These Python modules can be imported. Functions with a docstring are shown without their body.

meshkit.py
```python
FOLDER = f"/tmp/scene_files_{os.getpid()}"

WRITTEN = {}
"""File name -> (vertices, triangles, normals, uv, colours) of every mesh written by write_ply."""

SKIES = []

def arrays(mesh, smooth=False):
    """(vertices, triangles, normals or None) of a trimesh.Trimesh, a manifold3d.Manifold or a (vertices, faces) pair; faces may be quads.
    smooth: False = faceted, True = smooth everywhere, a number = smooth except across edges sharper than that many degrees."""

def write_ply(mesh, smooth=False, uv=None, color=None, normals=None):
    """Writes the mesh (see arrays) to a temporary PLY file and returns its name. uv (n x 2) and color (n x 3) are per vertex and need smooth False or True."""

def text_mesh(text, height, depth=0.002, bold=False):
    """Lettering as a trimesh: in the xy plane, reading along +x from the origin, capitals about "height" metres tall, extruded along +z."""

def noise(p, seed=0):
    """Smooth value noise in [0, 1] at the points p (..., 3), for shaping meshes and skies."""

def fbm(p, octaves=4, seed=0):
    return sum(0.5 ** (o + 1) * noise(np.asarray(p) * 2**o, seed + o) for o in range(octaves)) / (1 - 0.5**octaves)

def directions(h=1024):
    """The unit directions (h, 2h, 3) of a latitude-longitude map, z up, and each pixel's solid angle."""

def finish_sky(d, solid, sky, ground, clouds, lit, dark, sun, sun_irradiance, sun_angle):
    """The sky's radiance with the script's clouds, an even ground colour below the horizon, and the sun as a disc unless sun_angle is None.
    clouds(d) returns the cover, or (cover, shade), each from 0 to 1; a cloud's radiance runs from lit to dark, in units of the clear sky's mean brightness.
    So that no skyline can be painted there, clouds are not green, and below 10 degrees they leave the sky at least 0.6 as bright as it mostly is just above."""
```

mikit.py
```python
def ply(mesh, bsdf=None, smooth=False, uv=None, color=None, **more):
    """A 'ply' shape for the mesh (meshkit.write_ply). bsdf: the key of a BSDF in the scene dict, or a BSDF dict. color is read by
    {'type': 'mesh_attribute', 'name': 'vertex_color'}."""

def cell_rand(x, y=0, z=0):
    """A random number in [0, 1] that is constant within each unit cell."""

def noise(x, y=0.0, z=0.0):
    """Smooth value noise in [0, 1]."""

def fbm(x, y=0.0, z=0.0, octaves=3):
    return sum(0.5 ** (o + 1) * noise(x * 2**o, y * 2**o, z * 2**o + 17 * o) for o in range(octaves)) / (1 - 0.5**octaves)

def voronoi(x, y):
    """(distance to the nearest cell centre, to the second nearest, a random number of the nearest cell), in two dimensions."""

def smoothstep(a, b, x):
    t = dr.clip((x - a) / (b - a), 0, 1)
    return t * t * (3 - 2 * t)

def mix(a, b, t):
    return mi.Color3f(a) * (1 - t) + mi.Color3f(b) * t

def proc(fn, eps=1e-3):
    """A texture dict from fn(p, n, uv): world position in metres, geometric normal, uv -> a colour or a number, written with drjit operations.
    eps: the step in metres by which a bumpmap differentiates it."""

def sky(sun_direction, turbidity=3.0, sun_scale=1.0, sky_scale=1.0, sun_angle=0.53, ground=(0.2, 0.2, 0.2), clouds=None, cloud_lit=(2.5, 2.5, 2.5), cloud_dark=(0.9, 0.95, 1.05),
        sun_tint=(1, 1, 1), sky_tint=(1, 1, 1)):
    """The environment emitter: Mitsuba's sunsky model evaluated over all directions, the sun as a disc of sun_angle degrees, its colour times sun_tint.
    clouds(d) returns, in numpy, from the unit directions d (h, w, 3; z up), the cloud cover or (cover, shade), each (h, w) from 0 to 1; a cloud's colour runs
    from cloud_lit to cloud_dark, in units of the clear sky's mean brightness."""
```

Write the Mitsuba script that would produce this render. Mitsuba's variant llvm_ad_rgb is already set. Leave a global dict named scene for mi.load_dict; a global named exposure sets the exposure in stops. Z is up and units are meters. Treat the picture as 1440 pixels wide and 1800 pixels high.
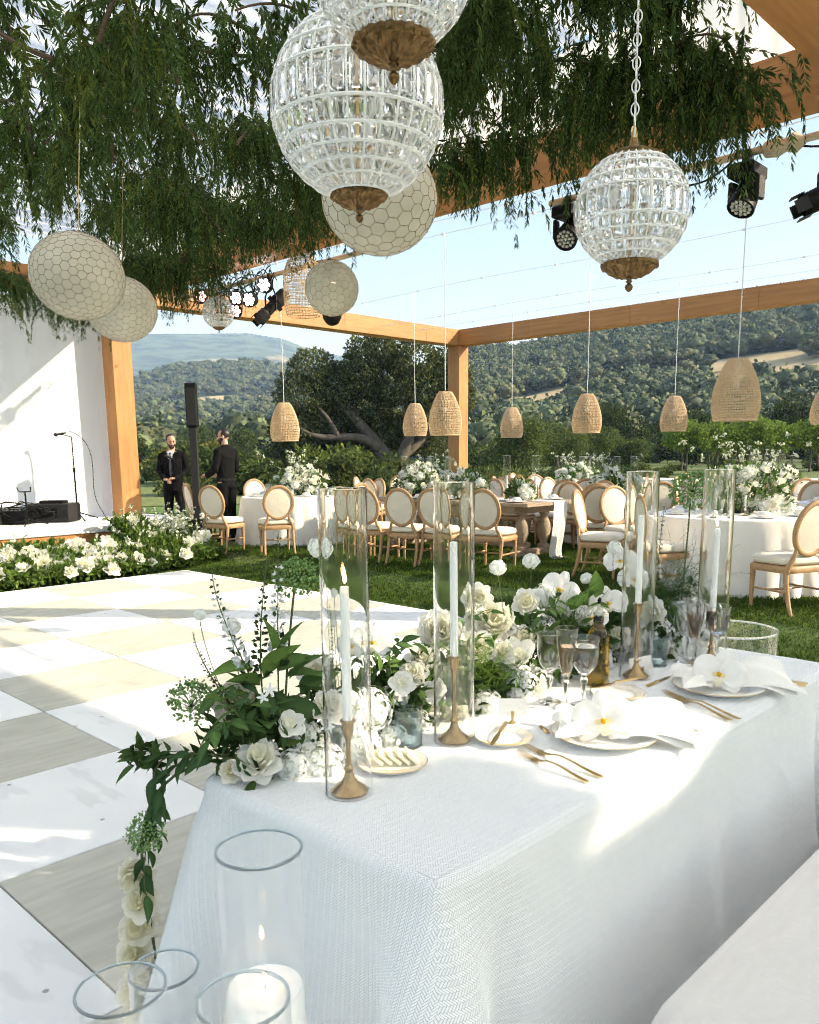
import math, random
import numpy as np, trimesh, manifold3d, mitsuba as mi, drjit as dr, mikit, meshkit
from mikit import proc, fbm, noise, voronoi, cell_rand, smoothstep, mix
T = mi.ScalarTransform4f
scene, labels = {}, {}

# ---------------------------------------------------------------- camera, sky, exposure
# world: x runs along the long side of the near table, y across it towards the stage, z up, metres
EYE = np.array([0, 0, 1.56])
FWD, UPV = np.array([.7072, .6854, -.1741]), np.array([.1323, .1141, .9846])
scene['camera'] = {'type': 'perspective', 'fov': 2 * math.degrees(math.atan(720 / 1455)), 'fov_axis': 'x', 'near_clip': .05, 'far_clip': 20000, 'medium': {'type': 'ref', 'id': 'air'},
                   'principal_point_offset_y': -.0861,
                   'to_world': T().look_at(origin=EYE.tolist(), target=(EYE + FWD).tolist(), up=UPV.tolist())}
scene['air'] = {'type': 'homogeneous', 'albedo': {'type': 'rgb', 'value': [.93, .95, .97]}, 'sigma_t': {'type': 'rgb', 'value': [.00011, .00015, .00023]}}
SUN = np.array([.617, -.787, .53])
scene['sky'] = mikit.sky(SUN.tolist(), turbidity=4.0, ground=(.16, .16, .1), sun_tint=(.83, .96, 1.16), sky_tint=(.97, 1.0, 1.05), clouds=lambda d: .14 + .12 * np.clip(1 - d[..., 2] * 2.5, 0, 1), cloud_lit=(1.75, 1.85, 1.95))
exposure = 3.12

# ---------------------------------------------------------------- naming
def numbered(key):
    if key not in taken: taken[key] = 0; return key
    taken[key] += 1
    return '%s_%03d' % (key, taken[key])
taken = {}
I4 = np.eye(4)
def mat4(loc=(0, 0, 0), rz=0, rx=0, ry=0, s=1.0):
    m = trimesh.transformations.euler_matrix(math.radians(rx), math.radians(ry), math.radians(rz), 'sxyz')
    m[:3, :3] *= s; m[:3, 3] = loc
    return m
class Thing:
    def __init__(self, name, label=None, cat=None, group=None, M=I4, kind=None):
        self.key, self.M, self.parts = numbered(name), np.array(M, float), []
        self.say(label, cat, group, kind)
    def say(self, label=None, cat=None, group=None, kind=None):
        d = {k: v for k, v in (('label', label), ('category', cat), ('group', group), ('kind', kind)) if v}
        if d: labels.setdefault(self.key, {}).update(d)
    def put(self, key, shape, M):
        m = self.M @ M
        scene[key] = {**shape, 'to_world': T(m)} if not np.allclose(m, I4) else dict(shape)
        self.parts.append((key[len(self.key):], shape, M))
        return key
    def solo(self, mesh, mat, smooth=False, M=I4, **k):
        return self.put(self.key, shp(mesh, mat, smooth, **k), M)
    def part(self, name, mesh, mat=None, smooth=False, M=I4, under=None, label=None, kind=None, **k):
        key = numbered((under or self.key) + '__' + name)
        shape = mesh if isinstance(mesh, dict) else shp(mesh, mat, smooth, **k)
        self.put(key, shape, M)
        d = {a: b for a, b in (('label', label), ('kind', kind)) if b}
        if d: labels[key] = d
        return key
    def copy(self, M, label=None, group=None):
        old = labels.get(self.key, {})
        t = Thing(self.key.rstrip('0123456789').rstrip('_'), label or old.get('label'), old.get('category'), group or old.get('group'), M, old.get('kind'))
        for suf, shape, pm in self.parts:
            t.put(t.key + suf, shape, pm)
            if self.key + suf in labels and suf: labels[t.key + suf] = labels[self.key + suf]
        return t
def shp(mesh, mat=None, smooth=False, **k):
    if k.get("bsdf") and isinstance(k["bsdf"], str): mat = k.pop("bsdf")
    return mikit.ply(mesh, mat, smooth=smooth, **k)
def struct(name, mesh, mat, smooth=False, **k):
    t = Thing(name, kind='structure'); t.solo(mesh, mat, smooth, **k); return t

# ---------------------------------------------------------------- mesh helpers
def TM(v, f): return trimesh.Trimesh(np.asarray(v, float), np.asarray(f, int), process=False)
def cat(ms): return trimesh.util.concatenate([m for m in ms])
def box(x0, x1, y0, y1, z0, z1, ch=.0):
    if ch <= 0:
        m = trimesh.creation.box((x1 - x0, y1 - y0, z1 - z0)); m.apply_translation(((x0 + x1) / 2, (y0 + y1) / 2, (z0 + z1) / 2)); return m
    pts = []
    for x, sx in ((x0, 1), (x1, -1)):
        for y, sy in ((y0, 1), (y1, -1)):
            for z, sz in ((z0, 1), (z1, -1)):
                pts += [(x + sx * ch, y + sy * ch, z), (x + sx * ch, y, z + sz * ch), (x, y + sy * ch, z + sz * ch)]
    return trimesh.convex.convex_hull(np.array(pts))
def moved(m, M=None, t=None):
    m = m.copy()
    if M is not None: m.apply_transform(M)
    if t is not None: m.apply_translation(t)
    return m
def grid_faces(nu, nv, wrap_u=False):
    i, j = np.meshgrid(np.arange(nu if wrap_u else nu - 1), np.arange(nv - 1), indexing='ij')
    a = i * nv + j; b = ((i + 1) % nu) * nv + j
    q = np.stack([a, b, b + 1, a + 1], -1).reshape(-1, 4)
    return np.vstack([q[:, [0, 1, 2]], q[:, [0, 2, 3]]])
def lathe(prof, n=24, closed=False):
    """(r, z) pairs round the z axis, from the bottom outside up (faces outwards)."""
    p = np.array(prof, float); a = np.arange(n) * 2 * np.pi / n
    v = np.stack([np.cos(a)[:, None] * p[None, :, 0], np.sin(a)[:, None] * p[None, :, 0], np.broadcast_to(p[:, 1], (n, len(p)))], -1).reshape(-1, 3)
    m = TM(v, grid_faces(n, len(p), True)); m.merge_vertices(); m.update_faces(m.nondegenerate_faces()); m.remove_unreferenced_vertices(); return m
def tube(pts, r, n=6, caps=True):
    p = np.asarray(pts, float); r = np.broadcast_to(np.asarray(r, float), (len(p),))
    t = np.gradient(p, axis=0); t /= np.linalg.norm(t, axis=1, keepdims=True) + 1e-12
    ref = np.array([0, 0, 1.]) if abs(t[0, 2]) < .9 else np.array([1., 0, 0])
    a = np.cross(t, ref); bad = np.linalg.norm(a, axis=1) < 1e-6; a[bad] = [0, 1, 0]
    a /= np.linalg.norm(a, axis=1, keepdims=True)
    for i in range(1, len(a)):
        c = a[i - 1] - t[i] * (a[i - 1] @ t[i]); L = np.linalg.norm(c)
        if L > 1e-6: a[i] = c / L
    b = np.cross(t, a); g = np.arange(n) * 2 * np.pi / n
    v = p[:, None] + r[:, None, None] * (np.cos(g)[None, :, None] * a[:, None] + np.sin(g)[None, :, None] * b[:, None])
    k = len(p)
    i, j = np.meshgrid(np.arange(k - 1), np.arange(n), indexing='ij')
    q = np.stack([i * n + j, i * n + (j + 1) % n, (i + 1) * n + (j + 1) % n, (i + 1) * n + j], -1).reshape(-1, 4)
    f = np.vstack([q[:, [0, 1, 2]], q[:, [0, 2, 3]]])
    v = v.reshape(-1, 3)
    if caps:
        v = np.vstack([v, p[0], p[-1]]); jj = np.arange(n)
        f = np.vstack([f, np.stack([jj * 0 + len(v) - 2, (jj + 1) % n, jj], 1), np.stack([jj * 0 + len(v) - 1, (k - 1) * n + jj, (k - 1) * n + (jj + 1) % n], 1)])
    return TM(v, f)
def bez(p0, p1, p2, p3, n=10):
    t = np.linspace(0, 1, n)[:, None]; p0, p1, p2, p3 = (np.asarray(p, float) for p in (p0, p1, p2, p3))
    return (1 - t) ** 3 * p0 + 3 * (1 - t) ** 2 * t * p1 + 3 * (1 - t) * t ** 2 * p2 + t ** 3 * p3
def spline(pts, n=24):
    from scipy.interpolate import CubicSpline
    pts = np.asarray(pts, float); s = np.r_[0, np.cumsum(np.linalg.norm(np.diff(pts, axis=0), axis=1))]
    return CubicSpline(s, pts)(np.linspace(0, s[-1], n))
def colored(m, c, jit=0.0, rng=None):
    """vertex colours carried along as an attribute of the mesh."""
    c = np.broadcast_to(np.asarray(c, float), (len(m.vertices), 3)).copy()
    if jit: c *= 1 + (rng or np.random.default_rng(1)).uniform(-jit, jit)
    m.metadata['c'] = c; return m
def ccat(ms):
    """concatenates meshes with their colours: (mesh, colours)"""
    v, f, c, o = [], [], [], 0
    for m in ms:
        v.append(m.vertices); f.append(np.asarray(m.faces) + o); c.append(m.metadata['c']); o += len(m.vertices)
    return TM(np.vstack(v), np.vstack(f)), np.clip(np.vstack(c), 0, 1)
def stamp(v, f, mats, cols, vc=None):
    """copies of one small mesh under many 4x4 matrices (k,4,4), each with its colour (k,3): (mesh, colours). vc: per-vertex factor"""
    mats = np.asarray(mats, float); k, n = len(mats), len(v)
    V = np.einsum('kij,nj->kni', mats[:, :3, :3], v) + mats[:, None, :3, 3]
    F = (np.asarray(f)[None] + (np.arange(k) * n)[:, None, None]).reshape(-1, 3)
    C = np.repeat(np.asarray(cols, float)[:, None], n, 1)
    if vc is not None: C = C * np.asarray(vc)[None, :, None]
    return TM(V.reshape(-1, 3), F), np.clip(C.reshape(-1, 3), 0, 1)
def frames(pos, zdir, roll, scale):
    """matrices with local +y along zdir (leaf length), local +z as the face normal"""
    pos, y = np.asarray(pos, float), np.asarray(zdir, float)
    y = y / (np.linalg.norm(y, axis=1, keepdims=True) + 1e-12)
    ref = np.where(np.abs(y[:, 2:]) < .95, [[0, 0, 1.]], [[1., 0, 0]])
    x = np.cross(y, ref); x /= np.linalg.norm(x, axis=1, keepdims=True); z = np.cross(x, y)
    c, s = np.cos(roll)[:, None], np.sin(roll)[:, None]
    x, z = c * x + s * z, -s * x + c * z
    M = np.zeros((len(pos), 4, 4)); M[:, 3, 3] = 1; M[:, :3, 3] = pos
    sc = np.broadcast_to(np.asarray(scale, float), (len(pos),))[:, None]
    M[:, :3, 0], M[:, :3, 1], M[:, :3, 2] = x * sc, y * sc, z * sc
    return M
def leaf(w=.4, seg=4, fold=.12, droop=.2, shape=None):
    """a leaf one unit long along +y, up +z: (vertices, faces)"""
    t = np.linspace(0, 1, seg + 1)
    ww = w * (np.sin(np.pi * t ** .8) ** .9 if shape is None else np.interp(t, *shape)) / 2
    z = -droop * t ** 2
    v, f = [], []
    for i in range(seg + 1):
        v += [(-ww[i], t[i], z[i] + fold * ww[i] * 2), (0, t[i], z[i]), (ww[i], t[i], z[i] + fold * ww[i] * 2)]
    for i in range(seg):
        a, b = 3 * i, 3 * i + 3
        f += [(a, a + 1, b + 1), (a, b + 1, b), (a + 1, a + 2, b + 2), (a + 1, b + 2, b + 1)]
    m = TM(v, f); m.merge_vertices(); m.update_faces(m.nondegenerate_faces()); return np.array(m.vertices), np.array(m.faces)
def aim(p, q):
    """matrix that carries +z from the origin onto the segment p -> q (unit length kept)"""
    p, q = np.asarray(p, float), np.asarray(q, float); z = (q - p) / np.linalg.norm(q - p)
    x = np.cross([0, 1, 0] if abs(z[1]) < .9 else [1, 0, 0], z); x /= np.linalg.norm(x); y = np.cross(z, x)
    M = np.eye(4); M[:3, 0], M[:3, 1], M[:3, 2], M[:3, 3] = x, y, z, p
    return M
def rod(p, q, r0, r1=None, n=8):
    return tube([p, q], [r0, r0 if r1 is None else r1], n)
def rot_to(d):
    return aim((0, 0, 0), d)

# ---------------------------------------------------------------- materials
def rgb(*c): return {'type': 'rgb', 'value': list(map(float, c))}
def mat(name, base, rough=.5, metal=0., spec=.5, two=True, bump=None, **k):
    b = base if isinstance(base, dict) else rgb(*base)
    d = {'type': 'principled', 'base_color': b, 'roughness': rough, 'metallic': metal, 'specular': spec, **k}
    if bump: d = {'type': 'bumpmap', 'bsdf': d, 'tex': proc(bump[0], bump[2] if len(bump) > 2 else 1e-3), 'scale': bump[1]}
    scene[name] = {'type': 'twosided', 'bsdf': d} if two else d
VC = {'type': 'mesh_attribute', 'name': 'vertex_color'}
def thin(name, base, trans=.6, rough=.5, spec_trans=0.):
    b = base if isinstance(base, dict) else rgb(*base)
    scene[name] = {'type': 'principledthin', 'base_color': b, 'roughness': rough, 'diff_trans': trans, 'spec_trans': spec_trans, 'eta': 1.4}
def grain(p, n, c0, c1, sx, sy, sz):
    g = fbm(p.x * sx, p.y * sy, p.z * sz, 4)
    return mix(c0, c1, smoothstep(.3, .7, g))
def timber(ax, ay, az):
    def f(p, n, uv):
        g = fbm(p.x * ax, p.y * ay, p.z * az, 4); b = fbm(p.x * 1.3 + 7, p.y * 1.3, p.z * 1.3, 3)
        return mix((.35, .148, .043), (.48, .222, .072), smoothstep(.25, .75, .55 * g + .45 * b)) * (1 - .22 * smoothstep(.68, .80, g))
    return proc(f)
mat('m_timber', timber(26, 26, 1.9), .55); mat('m_timber_x', timber(1.9, 26, 26), .55); mat('m_timber_y', timber(26, 1.9, 26), .55)
mat('m_chairwood', proc(lambda p, n, uv: mix((.33, .19, .09), (.46, .29, .15), fbm(p.x * 22, p.y * 22, p.z * 9, 3))), .5)
mat('m_linen', proc(lambda p, n, uv: mix((.66, .60, .50), (.74, .69, .59), fbm(p.x * 260, p.y * 260, p.z * 260, 2))), .85)
mat('m_oldwood', proc(lambda p, n, uv: mix((.22, .16, .11), (.42, .33, .24), fbm(p.x * 30, p.y * 6, p.z * 30, 4))), .7)
mat('m_cloth', (.80, .78, .74), .85, sheen=.3)
mat('m_white', (.82, .82, .80), .6)
mat('m_porcelain', (.82, .81, .79), .12, clearcoat=.6)
mat('m_goldrim', (.70, .52, .24), .25, metal=1.)
mat('m_brass', proc(lambda p, n, uv: mix((.30, .20, .09), (.52, .37, .18), fbm(p.x * 60, p.y * 60, p.z * 60, 3))), .24, metal=1.)
mat('m_gold', (.62, .44, .20), .22, metal=1.)
mat('m_antique', proc(lambda p, n, uv: mix((.05, .03, .016), (.34, .21, .09), fbm(p.x * 80, p.y * 80, p.z * 80, 3))), .38, metal=1.)
mat('m_black', (.0035, .0035, .004), .5, spec=.2)
mat('m_blackmetal', (.010, .010, .011), .4, spec=.3)
mat('m_grey', (.016, .016, .017), .6, spec=.3)
mat('m_silver', (.7, .7, .7), .25, metal=1.)
mat('m_bead', (.80, .81, .80), .15, clearcoat=1., spec=.8)
mat('m_wax', (.86, .86, .84), .45)
mat('m_pipe', (.52, .46, .33), .6)
mat('m_bark', proc(lambda p, n, uv: mix((.05, .04, .03), (.16, .13, .10), fbm(p.x * 6, p.y * 6, p.z * 2, 4))), .9)
mat('m_twig', (.10, .065, .04), .8)
mat('m_rattan', proc(lambda p, n, uv: mix((.44, .30, .17), (.76, .59, .38), fbm(p.x * 90, p.y * 90, p.z * 140, 2))), .7)
mat('m_vc', VC, .75)
thin('m_leaf', VC, .55, .38)
thin('m_needle', VC, .8, .5)
thin('m_petal', VC, .55, .6)
thin('m_capiz', proc(lambda p, n, uv: mix((.52, .52, .43), (.80, .80, .71), fbm(p.x * 11, p.y * 11, p.z * 11, 4))), .6, .2)
thin('m_roof', proc(lambda p, n, uv: mix((.62, .66, .72), (.93, .94, .95), smoothstep(.25, .75, fbm(p.x * 1.2, p.y * 7, p.z, 3)))), 1.6, .6)
thin('m_drape', (.86, .86, .86), .6, .8)
scene['m_glass'] = {'type': 'dielectric', 'int_ior': 1.5}
scene['m_crystal'] = {'type': 'dielectric', 'int_ior': 1.55}
scene['m_pane'] = {'type': 'thindielectric', 'int_ior': 1.38}
scene['m_water'] = {'type': 'dielectric', 'int_ior': 1.33}
scene['m_oilglass'] = {'type': 'dielectric', 'int_ior': 1.5, 'specular_transmittance': rgb(.86, .74, .36)}
scene['m_champagne'] = {'type': 'dielectric', 'int_ior': 1.33, 'specular_transmittance': rgb(.95, .80, .66)}
scene['m_tint'] = {'type': 'dielectric', 'int_ior': 1.5, 'specular_transmittance': rgb(.88, .94, .95)}
# ================================================================ THE GROUND AND THE HILLS
CR, CF = np.array([.6963, -.7178]), np.array([.7178, .6963])      # to the right, straight ahead (on the ground)
def wxy(r, f): return CR[0] * r + CF[0] * f, CR[1] * r + CF[1] * f
def sstep(a, b, x): t = np.clip((x - a) / (b - a), 0, 1); return t * t * (3 - 2 * t)
def lawn_z(x, y):
    out = np.maximum(sstep(6.05, 7.3, x), sstep(10.6, 11.6, y))
    return -.03 + .17 * out + .012 * (meshkit.noise(np.stack([x * 1.3, y * 1.3, x * 0], -1)) - .5) * out
RIDGES = ((560., 150., [-2.5, -.7, -.18, -.05, .05, .076, .14, .19, .23, .28, .33, .40, .495, .7, 1.2, 2.5], [0, 0, .01, .06, .103, .116, .1145, .125, .134, .142, .150, .158, .167, .18, .15, .04], 10.),
          (1150., 420., [-2.5, -1, -.5, -.36, -.33, -.27, -.19, -.13, 0, .2, .6, 2.5], [.02, .06, .075, .076, .08, .099, .104, .098, .085, .06, .03, .02], 16.),
          (640., 300., [-2.5, -.6, -.4, -.34, -.30, -.26, -.22, -.18, -.14, -.08, .02], [0, .03, .036, .046, .056, .050, .047, .056, .058, .04, 0], 6.),
          (3300., 1500., [-2.5, -1, -.5, -.33, -.29, -.24, -.185, -.145, -.11, -.06, .1, .5, 2.5], [.08, .11, .125, .133, .135, .136, .139, .134, .122, .112, .09, .06, .04], 95.))
def terrain_z(x, y):
    r, f = x * CR[0] + y * CR[1], x * CF[0] + y * CF[1]
    rho, a = np.hypot(r, f), np.arctan2(r, f)
    u = np.tan(np.clip(a, -1.19, 1.19))
    z = np.full(rho.shape, -.45) + .45 * sstep(20, 34, rho) + .35 * sstep(34, 60, rho) * sstep(0, .3, u)
    P = np.stack([x, y, 0 * x], -1); top = 0 * x
    for R, R0, us, es, amp in RIDGES:
        e = np.interp(u, us, es) * np.where(np.abs(a) > 1.19, np.clip((np.pi - np.abs(a)) / 1.95, 0, 1), 1)
        t = np.clip((rho - R0) / (R - R0), 0, 2)
        prof = np.where(t < 1, t ** 1.25, 1 - .5 * sstep(1, 2, t))
        n = meshkit.fbm(P / (amp * 9.), 4, 5) - .5
        top = np.maximum(top, e * R * prof + amp * n * np.clip(prof, 0, 1) * (1 - .75 * sstep(.75, 1., t)) * (e > .004))
    return z + top
TAN = ((270, 98, 36, 36, .36), (225, 158, 84, 15, .33), (278, 168, 40, 20, -.75), (322, 125, 28, 12, 1.93), (300, 140, 40, 9, 1.9), (392, 680, 62, 30, -.5), (312, 512, 52, 24, -.5), (476, 669, 52, 26, -.5), (205, 100, 30, 7, 1.9))
def tan_field(x, y, nz, lib):
    """how bare and dry the hillside is: meadows of dead grass among the oaks"""
    best = 9.
    for cx, cy, ra, rb, ang in TAN:
        c, s = math.cos(ang), math.sin(ang)
        dx, dy = x - cx, y - cy
        d = ((dx * c + dy * s) / ra) ** 2 + ((-dx * s + dy * c) / rb) ** 2
        best = lib.minimum(best, d)
    return best + (nz - .5) * .7
def hill_color(p, n, uv):
    nz = fbm(p.x * .02, p.y * .02, 0, 4)
    fine = fbm(p.x * .15, p.y * .15, 0, 4)
    bare = 1 - smoothstep(.75, 1.15, tan_field(p.x, p.y, nz, dr))
    rho = dr.sqrt(p.x * p.x + p.y * p.y)
    woods = mix((.018, .030, .014), (.050, .066, .030), fine)
    far = mix((.012, .030, .020), (.052, .080, .042), smoothstep(.3, .7, fbm(p.x * .016, p.y * .016, p.z * .03, 6)))
    far = mix(far, (.26, .20, .11), smoothstep(.66, .74, fbm(p.x * .004, p.y * .004, 3, 4)) * .7)
    near = mix((.05, .085, .02), (.16, .16, .06), fbm(p.x * .11, p.y * .11, 0, 4))
    c = mix(near, woods, smoothstep(90, 190, rho))
    c = mix(c, far, smoothstep(1300, 1700, rho))
    return mix(c, mix((.30, .22, .115), (.42, .32, .18), fine), bare * (1 - smoothstep(1300, 1700, rho)))
mat('m_hill', proc(hill_color), .95)
rr = np.r_[np.geomspace(6, 60, 24), np.geomspace(66, 900, 150), np.geomspace(920, 6500, 110)]
aa = np.r_[np.linspace(-math.pi, -.62, 50)[:-1], np.linspace(-.62, .62, 330), np.linspace(.62, math.pi, 50)[1:-1]]
A, Rr = np.meshgrid(aa, rr, indexing='ij')
X, Y = wxy(np.sin(A) * Rr, np.cos(A) * Rr)
v = np.stack([X, Y, terrain_z(X, Y)], -1).reshape(-1, 3)
struct('hills', TM(v, grid_faces(len(aa), len(rr), True)[:, ::-1]), 'm_hill', smooth=True)
def hz(x, y): return terrain_z(np.atleast_1d(np.asarray(x, float)), np.atleast_1d(np.asarray(y, float)))

# the lawn under the tables
mat('m_lawn', proc(lambda p, n, uv: mix(mix((.035, .065, .012), (.085, .135, .028), fbm(p.x * 3.1, p.y * 3.1, 0, 4)), (.14, .14, .05), .55 * smoothstep(.52, .75, fbm(p.x * .9 + 3, p.y * .9, 0, 4))) * (.75 + .5 * noise(p.x * 60, p.y * 60))), .9)
lr = np.r_[np.linspace(0, 16, 90), np.linspace(16.5, 27, 20)]
A, Rr = np.meshgrid(np.linspace(0, 2 * math.pi, 181)[:-1], lr[1:], indexing='ij')
X, Y = np.cos(A) * Rr, np.sin(A) * Rr
Z = lawn_z(X, Y) - .8 * sstep(25.5, 27, Rr)
v = np.vstack([np.stack([X, Y, Z], -1).reshape(-1, 3), [[0, 0, -.03]]])
k = len(lr) - 1; i = np.arange(180)
f = np.vstack([grid_faces(180, k, True)[:, ::-1], np.stack([i * 0 + 180 * k, i * k, ((i + 1) % 180) * k], 1)])
m = TM(v, f); m.fix_normals()
struct('lawn', m, 'm_lawn', smooth=True)
rng = np.random.default_rng(5)
def tuft_patch(seed, n=3000, size=1.0):
    g = np.random.default_rng(seed)
    pos = np.c_[g.uniform(0, size, (n, 2)), np.zeros(n)]
    d = np.c_[g.normal(0, .45, (n, 2)), np.ones(n)]
    h = g.uniform(.025, .062, n)
    bv = np.array([(-.10, 0, 0), (.10, 0, 0), (.07, .55, .03), (-.07, .55, .03), (0, 1, .12)]); bf = [(0, 1, 2), (0, 2, 3), (3, 2, 4)]
    c = np.array([.066, .112, .020]) * g.uniform(.5, 1.6, (n, 1)) * np.where(g.random((n, 1)) < .12, [[1.6, 1.2, 1.3]], [[1, 1, 1.]])
    return stamp(bv, bf, frames(pos, d, g.uniform(0, 6.3, n), h), c)
GP = []
for s in range(3):
    m, c = tuft_patch(s)
    scene['grass_patch_%d' % s] = {'type': 'shapegroup', 'blades': shp(m, 'm_leaf', color=c)}
labels['grass'] = {'label': 'mown green lawn grass under the dining tables', 'category': 'grass', 'kind': 'stuff'}
gi = 0
for x in range(5, 16):
    for y in range(-2, 14):
        f, r = x * CF[0] + y * CF[1], x * CR[0] + y * CR[1]
        if x < 6 and y > 0: continue
        if f > 14.5 or abs(r) > .56 * f + 1 or f < 3 or (x < 8 and y >= 11): continue
        gi += 1
        m = np.eye(4); k = int(rng.integers(4)); cs = [(1, 0, 0, 0), (0, 1, 1, 0), (-1, 0, 1, 1), (0, -1, 0, 1)][k]
        m[:2, :2] = [[cs[0], -cs[1]], [cs[1], cs[0]]]; m[0, 3], m[1, 3] = x + cs[2], y + cs[3]
        zf = lambda a, b: float(lawn_z(np.array([float(a)]), np.array([float(b)]))[0])
        sx, sy = (zf(x + 1, y + .5) - zf(x, y + .5)), (zf(x + .5, y + 1) - zf(x + .5, y))
        m[2, :2] = [sx * m[0, 0] + sy * m[1, 0], sx * m[0, 1] + sy * m[1, 1]]
        m[2, 3] = zf(x + .5, y + .5) - .004 + sx * (cs[2] - .5) + sy * (cs[3] - .5)
        scene['grass__%03d' % gi] = {'type': 'instance', 'to_world': T(m), 'group': {'type': 'ref', 'id': 'grass_patch_%d' % rng.integers(3)}}
# a strip along the edge of the dance floor, x 6 to 7.3 slopes up
# ---------------------------------------------------------------- woods
def blob(r, seed, sub=2, sq=(1, 1, 1), amp=.35, freq=1.7):
    m = trimesh.creation.icosphere(subdivisions=sub); n = np.array(m.vertices)
    d = 1 + amp * (meshkit.fbm(n * freq + seed * 7.31, 3, seed) - .5) * 2
    m.vertices = n * d[:, None] * np.array(sq) * r; return m
def far_tree(seed, cards=230):
    g = np.random.default_rng(seed); out = []
    base = np.array([.062, .086, .034]) * g.uniform(.75, 1.35) * np.array([g.uniform(.9, 1.3), 1, 1])
    for i in range(6):
        a, q = g.uniform(0, 6.28), g.uniform(.0, .32)
        m = moved(blob(g.uniform(.17, .30), seed * 9 + i, 1, (1, 1, .8), .5), t=(math.cos(a) * q, math.sin(a) * q, g.uniform(.42, .78)))
        out.append(colored(m, base * g.uniform(.6, 1.3)))
    M1, C1 = ccat(out)
    pts = M1.vertices[g.integers(len(M1.vertices), size=cards)] * g.uniform(.95, 1.12, (cards, 1))
    lv, lf = np.array([(-.5, 0, 0), (.5, 0, 0), (.35, 1, .1), (-.4, .9, 0)]), [(0, 1, 2), (0, 2, 3)]
    M2, C2 = stamp(lv, lf, frames(pts, g.normal(0, 1, (cards, 3)) + [0, 0, .3], g.uniform(0, 6.28, cards), g.uniform(.045, .10, cards)), base * g.uniform(.6, 2.0, (cards, 1)))
    return TM(np.vstack([M1.vertices, M2.vertices]), np.vstack([M1.faces, M2.faces + len(M1.vertices)])), np.vstack([C1, C2])
NT = 7
for s in range(NT):
    m, c = far_tree(s + 1)
    scene['far_tree_%d' % s] = {'type': 'shapegroup', 'crown': shp(m, 'm_vc', True, color=c)}
labels['forest'] = {'label': 'dark green oak woods covering the hills across the valley', 'category': 'woods', 'kind': 'stuff'}
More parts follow.
